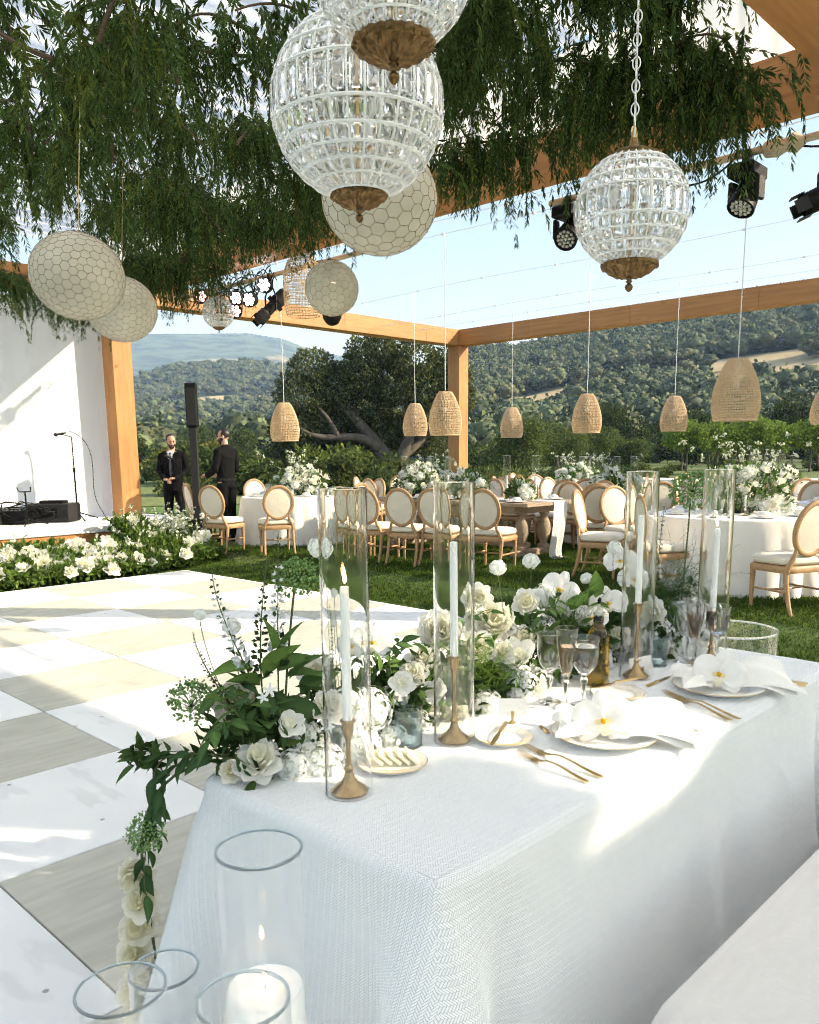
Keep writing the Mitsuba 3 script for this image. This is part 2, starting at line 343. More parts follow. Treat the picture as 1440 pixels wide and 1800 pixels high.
def scatter(n, u0, u1, r0, r1, s0, s1, seed, skip_tan=True, keep=1.0, sink=.1):
    g = np.random.default_rng(seed)
    u = g.uniform(u0, u1, n); rho = np.sqrt(g.uniform(r0 * r0, r1 * r1, n))
    x, y = wxy(u * rho, rho)
    nz = meshkit.fbm(np.stack([x * .02, y * .02, 0 * x], -1), 4)
    t = tan_field(x, y, nz, np)
    ok = (t > 1.05) if skip_tan else (t > -9)
    ok |= g.random(n) < .008
    x, y, s = x[ok], y[ok], g.uniform(s0, s1, ok.sum())
    return np.stack([x, y, hz(x, y) - sink * s], 1), s, g
fi = 0
def woods(*a, **k):
    global fi
    P, S, g = scatter(*a, **k)
    for p, s in zip(P, S):
        fi += 1
        m = mat4(p, g.uniform(0, 360), s=s); m[:3, 2] *= g.uniform(.75, 1.05)
        scene['forest__%05d' % fi] = {'type': 'instance', 'to_world': T(m), 'group': {'type': 'ref', 'id': 'far_tree_%d' % g.integers(NT)}}
woods(6500, -.04, .75, 165, 590, 5.5, 11, 11)
woods(500, .03, .6, 110, 175, 5, 9, 12, sink=.2)
woods(4200, -.56, .02, 430, 1220, 7, 13, 13)
woods(900, -.56, .0, 120, 430, 5, 11, 14)
woods(2200, -.56, .06, 1220, 2000, 10, 18, 16)

# ---------------------------------------------------------------- trees and shrubs that stand apart
LEAF_OAK = leaf(.55, 2, .15, .1)
def foliage(centres, radii, n, size, base, seed, flat=.8, hollow=.55, mb='m_leaf', lf=LEAF_OAK, tint=(1, 1, 1), thr=.40):
    """leaf clumps scattered through lobes: (mesh, colours)"""
    g = np.random.default_rng(seed); centres, radii = np.asarray(centres, float), np.asarray(radii, float)
    w = radii ** 2; k = g.choice(len(radii), n, p=w / w.sum())
    d = g.normal(0, 1, (n, 3)); d /= np.linalg.norm(d, axis=1, keepdims=True)
    q = hollow + (1 - hollow) * g.random(n) ** .6
    pos = centres[k] + d * (radii[k] * q)[:, None] * [1, 1, flat]
    gap = meshkit.fbm(pos / radii.mean() * 2.2, 3, seed)
    ok = gap > thr
    pos, d, n = pos[ok], d[ok], ok.sum()
    dirs = d * .6 + g.normal(0, .7, (n, 3)) + [0, 0, -.15]
    clump = meshkit.noise(pos / radii.mean() * 3.5 + 9, seed)[:, None]
    col = np.asarray(base) * (.6 + .9 * clump) * g.uniform(.75, 1.3, (n, 1)) * (1 + (g.random((n, 1)) < .12) * (np.asarray(tint) - 1))
    return stamp(lf[0], lf[1], frames(pos, dirs, g.uniform(0, 6.28, n), size * g.uniform(.6, 1.4, n)), col)
def gz(x, y): return float(max(hz(x, y)[0], -.3))
def at(r, f): return wxy(r, f)
# the big live oak behind the left tables
ox, oy = at(-2.2, 47.0); oz = gz(ox, oy)
oak = Thing('oak_tree', 'broad old live oak with twisting limbs behind the dining tables', 'tree', M=mat4((ox, oy, oz)))
RT = np.r_[CR, 0]
def loc(r, z, f=0.0): return np.array([CR[0] * r + CF[0] * f, CR[1] * r + CF[1] * f, z])
limbs = [([loc(1.6, -.3), loc(1.1, 1.2), loc(.3, 2.3, .3), loc(-.5, 3.3), loc(-1.6, 4.4)], .55, .2), ([loc(1.6, .2), loc(1.9, 1.5), loc(2.4, 3), loc(2.2, 4.4), loc(2.8, 6)], .42, .12),
         ([loc(.6, 1.9), loc(-.9, 2.5, -.5), loc(-2.4, 2.5, -1), loc(-3.8, 3.1, -1)], .3, .1), ([loc(1.8, 1.4), loc(3.2, 2.6, .5), loc(4.2, 4.2, .5)], .3, .1),
         ([loc(-.4, 3.2), loc(-.8, 4.6, .5), loc(-.3, 6, .5)], .22, .08), ([loc(-1.6, 2.5, -.8), loc(-2.2, 3.6, -1), loc(-3.2, 4.6, -1)], .16, .06)]
oak.part('trunk', cat([tube(spline(p, 14), np.linspace(a, b, 14), 9) for p, a, b in limbs]), 'm_bark', smooth=True)
lob = [(-4.0, 2.9, 0, 1.6), (-4.6, 1.5, .3, 1.3), (-3.4, 4.9, 0, 1.8), (-3.0, 6.2, 0, 1.4), (-1.7, 5.2, .5, 1.7), (-2.2, 3.4, 1.4, 1.8), (-.2, 5.9, 0, 1.5), (.3, 7.0, 0, 1.5), (1.2, 7.3, 0, 1.4), (1.3, 5.6, .8, 1.8), (2.5, 6.6, 0, 1.5), (2.9, 5.2, 0, 1.6),
       (3.7, 4.0, 0, 1.4), (4.6, 5.9, 0, 1.2), (4.9, 4.6, 0, 1.2), (4.3, 6.6, .5, 1.0), (-.6, 4.2, 1.4, 2.0), (.6, 3.0, 2.2, 1.7), (-4.8, .8, .8, 1.0), (-1.0, 2.0, 2.4, 1.7), (2.4, 2.8, 2.4, 1.7), (3.6, 2.4, 1.8, 1.3), (-3.0, 1.2, 2.0, 1.5), (-2.8, 2.2, 1.6, 1.4), (-4.0, 2.2, 1.2, 1.4), (-1.8, .9, 1.9, 1.2), (-.4, 3.2, 2.4, 1.3)]
m, c = foliage([loc(a, b, f) for a, b, f, _ in lob], [q for *_, q in lob], 80000, .18, (.098, .112, .048), 21, tint=(2.0, 1.8, 1.6), thr=.36)
oak.part('crown', m, 'm_leaf', color=c)
def shrub(name, label, cat_, r, f, w, h, n, size, base, seed, group=None, lobes=7, trunk=True, zoff=0., tint=(1.5, 1.4, 1)):
    x, y = at(r, f); z = gz(x, y) + zoff; g = np.random.default_rng(seed)
    t = Thing(name, label, cat_, group, M=mat4((x, y, z)))
    cs, rs = [], []
    for i in range(lobes):
        q = g.uniform(.2, .36) * min(w, h)
        cs.append(loc(g.uniform(-.5, .5) * (w - q), q * .7 + (h - 1.7 * q) * g.random() ** .8, g.uniform(-.25, .25) * w)); rs.append(q)
    m, c = foliage(cs, rs, n, size, base, seed + 1, hollow=.35, tint=tint)
    t.part('crown', m, 'm_leaf', color=c)
    if trunk: t.part('trunk', cat([tube(spline([loc(g.uniform(-.1, .1) * w, -.2), loc(0, h * .3), cs[i]], 8), np.linspace(.05 * h ** .5, .015, 8), 6) for i in range(3)]), 'm_bark', smooth=True)
    return t
# pale willowy shrubs left of the vineyard
for i, (r, f, w, h, lab) in enumerate(((6.6, 52, 3.6, 4.2, 'pale green bushy tree right behind the timber corner post'), (8.2, 58, 4.2, 3.9, 'pale green rounded shrub second from the corner post'), (10.6, 60, 4.6, 4.0, 'pale green rounded shrub under the middle lamps'), (13.0, 62, 4.8, 3.6, 'low yellow green shrub left of the vineyard'), (16.0, 66, 5, 2.6, 'low bright green bush at the vineyard end'))):
    shrub('shrub', lab, 'shrub', r, f, w, h, 9000, .16, (.105, .135, .045), 40 + i, 'shrubs beyond the lawn')
for i, (r, f, w, h, b, lab) in enumerate(((-15.5, 58, 5, 2.6, (.11, .13, .03), 'sunlit yellow green bush beside the suited man'), (-11.5, 44, 3.5, 2.5, (.15, .15, .05), 'dry golden bush behind the man in the black shirt'), (-10.0, 46, 2.6, 2.0, (.10, .12, .04), 'grey green bush left of the big oak'),
                                       (-22, 75, 7, 4.2, (.06, .085, .03), 'dark green tree behind the left timber post'), (-20.5, 95, 9, 5.5, (.07, .095, .035), 'rounded valley tree above the suited man'), (-24, 130, 11, 9, (.08, .10, .04), 'taller pale tree in the valley'), (-4.2, 34, 4, 1.7, (.07, .09, .03), 'low green bush under the oak'), (-1.0, 36, 3, 1.3, (.085, .10, .03), 'low bush behind the far chairs'))):
    shrub('bush', lab, 'bush', r, f, w, h, 7000, .14 + .0016 * f, b, 60 + i, 'bushes beyond the lawn', trunk=False)
for i, (r, f, w, h) in enumerate(((27.5, 74, 6, 5.0), (22, 84, 8, 6.5), (31, 88, 8, 7), (40, 84, 9, 7.5), (47, 90, 9, 8))):
    shrub('tree', ['dark oak left of the vine row', 'dark oak behind the vineyard', 'round dark oak behind the vine tops', 'dark oak above the vineyard', 'dark oak at the far end of the vine row'][i], 'tree', r, f, w, h, 8000, .3, (.045, .062, .022), 80 + i, 'oaks behind the vineyard')
# scrub between the lawn and the valley
for s_ in range(4):
    g = np.random.default_rng(500 + s_); k = 6
    cs = np.c_[g.uniform(-.8, .8, (k, 2)), g.uniform(.3, .9, k)]
    m, c = foliage(cs, g.uniform(.35, .6, k), 1500, .17, [(.10, .13, .035), (.075, .10, .035), (.13, .15, .05), (.06, .085, .03)][s_], 510 + s_, hollow=.4, tint=(1.5, 1.4, 1.1))
    scene['scrub_bush_%d' % s_] = {'type': 'shapegroup', 'leaves': shp(m, 'm_leaf', color=c)}
labels['undergrowth'] = {'label': 'bright green scrub and low bushes between the lawn and the valley', 'category': 'undergrowth', 'kind': 'stuff'}
g = np.random.default_rng(55); ui = 0
for n, u0, u1, f0, f1, s0, s1 in ((230, -.58, -.02, 32, 110, .8, 2.2), (110, -.05, .75, 62, 120, 1.0, 2.4), (60, -.2, .25, 30, 44, .5, 1.0), (50, .0, .7, 40, 58, .3, .6)):
    for q in range(n):
        f = math.sqrt(g.uniform(f0 * f0, f1 * f1)); x, y = at(g.uniform(u0, u1) * f, f); ui += 1; sc = g.uniform(s0, s1) * (.7 + .3 * f / f1)
        scene['undergrowth__%03d' % ui] = {'type': 'instance', 'to_world': T(mat4((x, y, gz(x, y) - .1), g.uniform(0, 360), s=sc)), 'group': {'type': 'ref', 'id': 'scrub_bush_%d' % g.integers(4)}}
# isolated oaks on the dry slope
ISO = ((.386, 330, 9), (.27, 300, 8), (.33, 420, 9), (.44, 420, 10), (.20, 330, 8), (.14, 360, 8), (.47, 300, 9))
for i, (u, rho, s) in enumerate(ISO):
    x, y = at(u * rho, rho); m, c = far_tree(30 + i, 260)
    t = Thing('hillside_oak', 'lone round oak on the dry grass slope across the valley', 'tree', 'lone oaks on the dry slope', M=mat4((x, y, float(hz(x, y)[0]) - .8), s=s))
    t.part('crown', m, 'm_vc', color=c); t.part('trunk', tube([(0, 0, -.1), (0, 0, .5)], .04, 6), 'm_bark')
# the vineyard
def vine(seed, n=2600):
    g = np.random.default_rng(seed)
    cs = [loc(a, b, g.uniform(-.2, .2)) for a, b in ((-.9, 1.7), (-.4, 1.9), (.1, 1.8), (.5, 2.0), (.9, 1.75), (-.6, 2.3), (.2, 2.5), (.7, 2.35), (0, 1.5))]
    m, c = foliage(cs, g.uniform(.38, .58, 9), n, .17, (.17, .24, .05), seed, hollow=.2, tint=(1.7, 1.5, 1.2))
    return (m, c), cat([tube(spline([loc(0, -.3), loc(.05, .6, .03), loc(-.03, 1.4)], 8), np.linspace(.07, .05, 8), 7), rod(loc(-.9, 1.45), loc(.9, 1.5), .03)])
vk = None
for row, (f0, n, r0) in enumerate(((47, 8, 15.6), (53, 8, 17.3))):
    for i in range(n):
        x, y = at(r0 + i * 1.9, f0 + i * .35); z = gz(x, y) + .1
        if row == 0 and i == 0:
            vk = Thing('grape_vine', 'leafy grape vine on a bare trunk in the vineyard row', 'grape vine', 'vines in the vineyard rows', M=mat4((x, y, z)))
            (m, c), tr = vine(3); vk.part('foliage', m, 'm_leaf', color=c); vk.part('trunk', tr, 'm_bark', smooth=True)
        else: vk.copy(mat4((x, y, z), 180 * (i % 2), s=.93 + .14 * ((i * 7 + row * 3) % 5) / 4))

# the valley's air
scene['haze'] = {'type': 'cube', 'bsdf': {'type': 'null'}, 'interior': {'type': 'ref', 'id': 'air'}, 'to_world': T().translate([0, 0, 268]).scale([7200, 7200, 270])}
labels['haze'] = {'label': 'thin blue summer haze over the valley and the mountains', 'category': 'haze', 'kind': 'stuff'}
# ================================================================ DANCE FLOOR, STAGE, PERGOLA
mat('m_tilewhite', proc(lambda p, n, uv: mix((.73, .735, .75), (.80, .80, .805), fbm(p.x * 3, p.y * 3, 0, 3)) * (1 - .10 * smoothstep(.60, .72, fbm(p.x * 9, p.y * 2.5, 2, 4))) * (1 - .55 * smoothstep(.022, .012, voronoi(p.x * 1.7, p.y * 1.7)[0]))), .62, spec=.25)
mat('m_tilebeige', proc(lambda p, n, uv: mix((.41, .405, .35), (.51, .50, .445), smoothstep(.2, .8, .55 * fbm(p.x * 6, p.y * 42, 0, 4) + .45 * fbm(p.x * 3, p.y * 5, 5, 4)))), .65, spec=.25)
mat('m_seam', (.06, .06, .055), .7)
df = Thing('dance_floor', 'checkered dance floor of white and beige stone look panels', 'dance floor')
X0, Y0 = .975, .1
df.part('base', box(X0 - 3, X0 + 5, Y0 - 2, Y0 + 10, -.035, -.012), 'm_seam')
tile = {k: shp(box(.003, .997, .003, .997, -.011, 0, .0025), 'm_tile' + k) for k in ('white', 'beige')}
for i in range(-3, 5):
    for j in range(-2, 10):
        df.part('tile', tile['beige' if (i + j) % 2 == 0 else 'white'], M=mat4((X0 + i, Y0 + j, 0)))
trim = cat([box(X0 + 5, X0 + 5.05, Y0 - 2, Y0 + 10.05, -.035, .004, .003), box(X0 - 3, X0 + 5, Y0 + 10, Y0 + 10.05, -.035, .004, .003)])
df.part('edge_strip', trim, 'm_white')
# stage
stage = Thing('stage', 'low white topped stage with a timber front', 'stage')
stage.part('deck', box(-3, 7.3, 11.7, 16.6, .47, .57, .008), 'm_tilewhite')
for i in range(6): stage.part('fascia_board', box(-3 + i * 1.7 + .003, -3 + (i + 1) * 1.7 - .003, 11.73, 11.77, -.05, .466, .004), 'm_timber_x')
stage.part('side_panel', box(7.2, 7.25, 11.78, 16.5, -.05, .466), 'm_timber')
# pergola
pg = Thing('pergola', 'large orange brown timber pergola with square posts and deep beams', 'pergola')
U0, U1, PX, QX, BY, NY = 4.02, 4.37, 6.76, 15.28, 13.14, -6.4
h = .17
for x, y, z in ((PX, BY, .572), (QX, BY, 0), (QX, NY, 0), (PX, NY, 0)):
    pg.part('post', box(x - h, x + h, y - h, y + h, z, U0 - .002, .006), 'm_timber')
pg.part('post', box(8.25 - h, 8.25 + h, 2.25 - h, 2.25 + h, .1, 5.0, .006), 'm_timber')
def beam(x0, x1, y0, y1, seams, d=0.0):
    along = 0 if x1 - x0 > y1 - y0 else 1; cuts = [(x0, x1), (y0, y1)][along]; cs = [cuts[0]] + [s for s in seams if cuts[0] < s < cuts[1]] + [cuts[1]]
    for a, b in zip(cs[:-1], cs[1:]):
        q = [x0, x1, y0, y1]; q[2 * along], q[2 * along + 1] = a + .0015, b - .0015
        pg.part('beam', box(*q, U0 - d, U1 - d, .004), 'm_timber_x' if along == 0 else 'm_timber_y')
beam(PX - h, PX + h, NY + h, BY + h, (-4, -1.6, .9, 3.3, 5.8, 8.2, 10.6))
beam(QX - h, QX + h, NY + h, BY + h, (-3.9, -1.4, 1.1, 3.6, 6.1, 8.6, 11))
beam(PX + h, QX - h, BY - h, BY + h, (9.2, 11.6, 14))
beam(-4, PX - h, BY - h, BY + h, (-1.5, .9, 3.3, 5.7))
beam(-4, PX - h, 1.87, 2.2, (-1.6, .8, 3.2))
beam(-4, QX + h, NY - h, NY + h, (-1, 2, 5, 8, 11))
# pleated translucent awning over the near bay
nx, ny = 60, 400
xs, ys = np.linspace(-4, 6.6, nx), np.linspace(NY, BY + .6, ny)
gx, gy = np.meshgrid(xs, ys, indexing='ij')
gx = np.where((gy > -4.8) & (gy < -3.4), -4 + (gx + 4) * .955, gx)
gzv = 5.02 + .03 * np.sin(gy * 2 * math.pi / .28) + .05 * np.sin(gx * .9)
pg.part('awning', TM(np.stack([gx, gy, gzv], -1).reshape(-1, 3), grid_faces(nx, ny)), 'm_roof', smooth=True)
ys = np.linspace(-3.45, BY + .6, 420); zs = np.linspace(U1 + .004, 5.0, 8); gy, gz_ = np.meshgrid(ys, zs, indexing='ij')
pg.part('awning_valance', TM(np.stack([6.66 + .02 * np.sin(gy * 2 * math.pi / .28), gy, gz_], -1).reshape(-1, 3), grid_faces(420, 8)), 'm_roof', smooth=True)
for y in (-3.2, 5.4, 9.4): pg.part('awning_strut', tube([(PX, y, U1 + .002), (PX, y, 5.0)], .025, 8), 'm_pipe')
# drape behind the stage
n = 260; s = np.linspace(-3.2, 7.0, n); zz = np.linspace(.575, 4.015, 14)
S, Zz = np.meshgrid(s, zz, indexing='ij')
fold = .03 * np.sin(S * 5 + 1.3 * np.sin(S * 1.7)) + .008 * np.sin(S * 17)
yy = 13.5 + fold * (1.15 - .5 * (Zz / 4.7)) + .1 * np.clip(S - 6.5, 0, 1) * np.clip(1.6 - Zz, 0, 2)
cur = Thing('stage_curtain', 'plain white drape hanging across the back of the stage', 'curtain')
cur.solo(TM(np.stack([S, yy, Zz], -1).reshape(-1, 3), grid_faces(n, 14)), 'm_drape', smooth=True)

# white side drape tied back below and above the beam on the sunny side
zz_ = np.linspace(4.385, 5.08, 12); ye = np.interp(zz_, [4.385, 4.66, 5.07], [-4.3, -4.98, -5.6]); tt = np.linspace(0, 1, 60)
Yv = -6.2 + (ye[None] + 6.2) * tt[:, None]; Zv = np.broadcast_to(zz_[None], Yv.shape)
pg.part('awning_valance', TM(np.stack([6.66 + .02 * np.sin(Yv * 2 * math.pi / .28), Yv, Zv], -1).reshape(-1, 3), grid_faces(60, 12)), 'm_roof', smooth=True)
Yv, Zv = np.meshgrid(np.linspace(-6.2, -3.0, 200), np.linspace(.16, 4.015, 10), indexing='ij')
sdr = Thing('side_drape', 'white drape hung between the posts on the sunny side', 'curtain'); sdr.solo(TM(np.stack([6.74 + .05 * np.sin(Yv * 19), Yv, Zv], -1).reshape(-1, 3), grid_faces(200, 10)), 'm_drape', smooth=True)

# ---------------------------------------------------------------- pepper tree boughs under the awning
LF = (np.array([(0, 0, 0), (.11, .4, .02), (0, 1, -.06), (-.11, .4, .02)]), np.array([(0, 1, 2), (0, 2, 3)]))
def strand(g, p, L, sway):
    k = 7; q = np.cumsum(np.r_[[[0, 0, 0]], np.stack([np.linspace(sway[0], sway[0] * .15, k), np.linspace(sway[1], sway[1] * .15, k), -np.linspace(.25, 1.0, k)], 1) * L / k], 0)
    return p + q
def bough(seed, p0, p1, n, Lm, base):
    """a branch from p0 to p1 with hanging strands of narrow leaflets: (branch mesh, leaf mesh, colours)"""
    g = np.random.default_rng(seed); p0, p1 = np.asarray(p0, float), np.asarray(p1, float)
    mid = (p0 + p1) / 2 + g.normal(0, .12, 3) + [0, 0, .12]
    br = spline([p0, mid, p1], 12); tubes = [tube(br, np.linspace(.013, .006, 12), 6)]
    P, Dv, S, C = [], [], [], []
    for i in range(n):
        t = g.random(); b = br[int(t * 11)] + g.normal(0, .10, 3) * [1, 1, .6]
        L = Lm * g.uniform(.45, 1.25); st = strand(g, b, L, g.normal(0, .42, 2))
        if i % 4 == 0: tubes.append(tube(st[:5], np.linspace(.004, .002, 5), 3, False))
        m = int(30 * L / .5) + 8; tt = np.sort(g.uniform(.05, 1, m)) * 7
        i0 = np.minimum(tt.astype(int), 6); fr = (tt - i0)[:, None]
        q = st[i0] * (1 - fr) + st[i0 + 1] * fr; tang = st[i0 + 1] - st[i0]; tang /= np.linalg.norm(tang, axis=1, keepdims=True)
        side = np.cross(tang, g.normal(0, 1, 3)); side /= np.linalg.norm(side, axis=1, keepdims=True)
        sg = np.where(np.arange(m) % 2, 1, -1)[:, None]
        P.append(q); Dv.append(tang * .95 + side * sg * .62 + g.normal(0, .16, (m, 3)) - [0, 0, .12]); S.append(g.uniform(.055, .10, m) * (1 - .3 * (tt / 7)))
        C.append(np.asarray(base) * g.uniform(.55, 1.35, (m, 1)) * g.uniform(.75, 1.3) * ([1.6, 1.25, 1.0] if g.random() < .16 else [1, 1, 1]))
    P, Dv, S, C = np.vstack(P), np.vstack(Dv), np.concatenate(S), np.vstack(C)
    m, c = stamp(LF[0], LF[1], frames(P, Dv, g.uniform(0, 6.28, len(P)), S), C)
    return cat(tubes), m, c
GREEN = (.074, .120, .038)
B = []   # (p0, p1, strands, mean length, label)
gen = 'dark green pepper tree bough hanging in the canopy under the awning'
for k, y in enumerate(np.arange(3.0, 12.6, .52)):       # the front row, along the timber beam
    x = 5.95 + .12 * math.sin(k * 2.1); z = 4.15 + .10 * math.sin(k * 1.3) - (.25 if y > 9 else 0) - (.12 if y < 4.5 else 0)
    B.append(((x, y - .3, z), (x - .25, y + .4, z + .05), 64, .74 + .16 * math.sin(k * 2.7), gen))
rg = np.random.default_rng(77)
for k in range(38):                                  # the mass behind it
    x, y = rg.uniform(3.0, 5.7), rg.uniform(2.6, 11.8)
    if y < .62 * x + .3 or y > 2.75 * x: y = rg.uniform(.75 * x + .3, 2.5 * x)
    y = max(y, 2.6)
    z = rg.uniform(3.75, 4.55); a = rg.uniform(0, 6.28)
    B.append(((x, y, z), (x + .75 * math.cos(a), y + .75 * math.sin(a), z + rg.uniform(-.1, .2)), 50, rg.uniform(.5, .85), gen))
B += [((5.95, 2.62, 3.98), (5.6, 3.0, 4.2), 60, .62, 'long pepper tree bough hanging before the beam at the canopy right end'),
      ((4.9, 11.3, 3.6), (4.4, 11.9, 3.9), 46, .75, 'feathery pepper tree bough trailing down the left edge before the white drape'),
      ((4.9, 9.9, 3.45), (4.6, 10.6, 3.7), 40, .72, 'feathery pepper tree bough trailing below the shell globes before the drape'),
      ((1.86, 4.04, 3.35), (1.6, 4.5, 3.8), 34, .50, 'leafy pepper tree spray falling over the top of the far left shell globe'), ((2.05, 3.95, 3.45), (2.4, 4.1, 3.9), 30, .5, gen), ((2.35, 4.2, 3.3), (2.5, 4.7, 3.7), 40, .62, gen), ((1.95, 4.65, 3.6), (1.7, 5.2, 3.9), 50, .6, gen), ((2.35, 5.5, 3.35), (2.2, 6.0, 3.7), 50, .65, gen),
      ((4.0, 3.35, 4.35), (4.4, 3.6, 4.5), 70, .6, gen), ((4.46, 3.15, 4.6), (4.8, 2.7, 4.7), 70, .6, gen), ((4.85, 3.05, 4.35), (5.1, 2.7, 4.4), 70, .6, gen), ((4.8, 2.95, 4.5), (5.2, 2.9, 4.6), 70, .6, gen), ((5.45, 2.95, 4.3), (5.7, 3.3, 4.35), 70, .65, gen), ((5.45, 2.85, 4.6), (5.6, 3.0, 4.6), 60, .55, gen), ((4.45, 3.5, 4.2), (4.7, 3.9, 4.3), 70, .7, gen), ((5.9, 2.72, 4.15), (5.95, 3.1, 4.2), 90, .95, gen), ((4.55, 3.95, 4.1), (4.9, 4.3, 4.2), 70, .7, gen),
      ((3.75, 6.2, 4.0), (4.1, 6.6, 4.1), 60, .8, gen), ((4.1, 5.8, 3.95), (4.4, 6.0, 4.0), 60, .8, gen), ((4.6, 7.3, 4.0), (4.9, 7.8, 4.1), 60, .9, gen), ((4.66, 6.1, 3.9), (4.9, 5.8, 4.0), 60, .85, gen), ((5.2, 3.4, 4.15), (5.5, 3.1, 4.2), 60, .75, gen),
      ((2.84, 5.4, 3.45), (2.6, 5.9, 3.6), 50, .6, gen),
      ((3.25, 9.1, 3.2), (2.9, 8.6, 3.6), 36, .6, gen), ((4.5, 4.2, 3.45), (4.3, 4.7, 3.6), 14, .55, 'small spray of pepper leaves below the large shell globe')]
for k, (p0, p1, n, L, lab) in enumerate(B):
    t = Thing('pepper_tree_bough', lab, 'branch', 'pepper tree boughs in the canopy')
    br, m, c = bough(900 + k, p0, p1, n, L, GREEN)
    t.part('branch', br, 'm_twig'); t.part('foliage', m, 'm_needle', color=c)
# ================================================================ THINGS THAT HANG OVERHEAD
def sph(lat, lon, R): return np.array([R * math.cos(lat) * math.cos(lon), R * math.cos(lat) * math.sin(lon), R * math.sin(lat)])
def ring(R, z, r, n=40, k=5): return moved(trimesh.creation.torus(R, r, major_sections=n, minor_sections=k), t=(0, 0, z))
def gem(w, hgt, d):
    """a cut crystal w wide, hgt tall, d deep (local x, z, y)"""
    o = []
    for sy, q in ((-1, .55), (1, .55), (0, 1.)):
        c = .28
        for x, z in ((-1 + c, -1), (1 - c, -1), (1, -1 + c * w / hgt), (1, 1 - c * w / hgt), (1 - c, 1), (-1 + c, 1), (-1, 1 - c * w / hgt), (-1, -1 + c * w / hgt)):
            o.append((x * w / 2 * q, sy * d / 2, z * hgt / 2 * (q if hgt < 2 * w else .5 + q / 2)))
    return trimesh.convex.convex_hull(np.array(o))
def brass_dome(R, H, n=72, rel=.09):
    """an acanthus dome, open side up: lathe with leaf relief"""
    prof = [(R * 1.0, 0), (R * 1.03, -.012 * R / .1), (R * .97, -.02 * R / .1), (R * .90, -H * .35), (R * .74, -H * .62), (R * .52, -H * .82), (R * .28, -H * .95), (R * .14, -H)]
    m = lathe(prof[::-1], n); v = np.array(m.vertices); a = np.arctan2(v[:, 1], v[:, 0]); q = np.hypot(v[:, 0], v[:, 1]) / R
    f = 1 + rel * np.sin(a * 12 + 2.2 * np.sin(q * 9)) * np.clip(1 - np.abs(q - .65) * 2.2, 0, 1) + .5 * rel * np.sin(a * 24) * (q > .85)
    v[:, :2] *= f[:, None]; v[:, 2] += .12 * H * np.sin(a * 12 + 1.5 + 2.2 * np.sin(q * 9)) * np.clip(1 - np.abs(q - .6) * 2.4, 0, 1)
    m.vertices = v; return m
FINIAL = [(.0, -1.0), (.10, -.95), (.22, -.80), (.27, -.62), (.22, -.48), (.10, -.40), (.16, -.33), (.24, -.25), (.16, -.16), (.10, -.08), (.16, 0)]
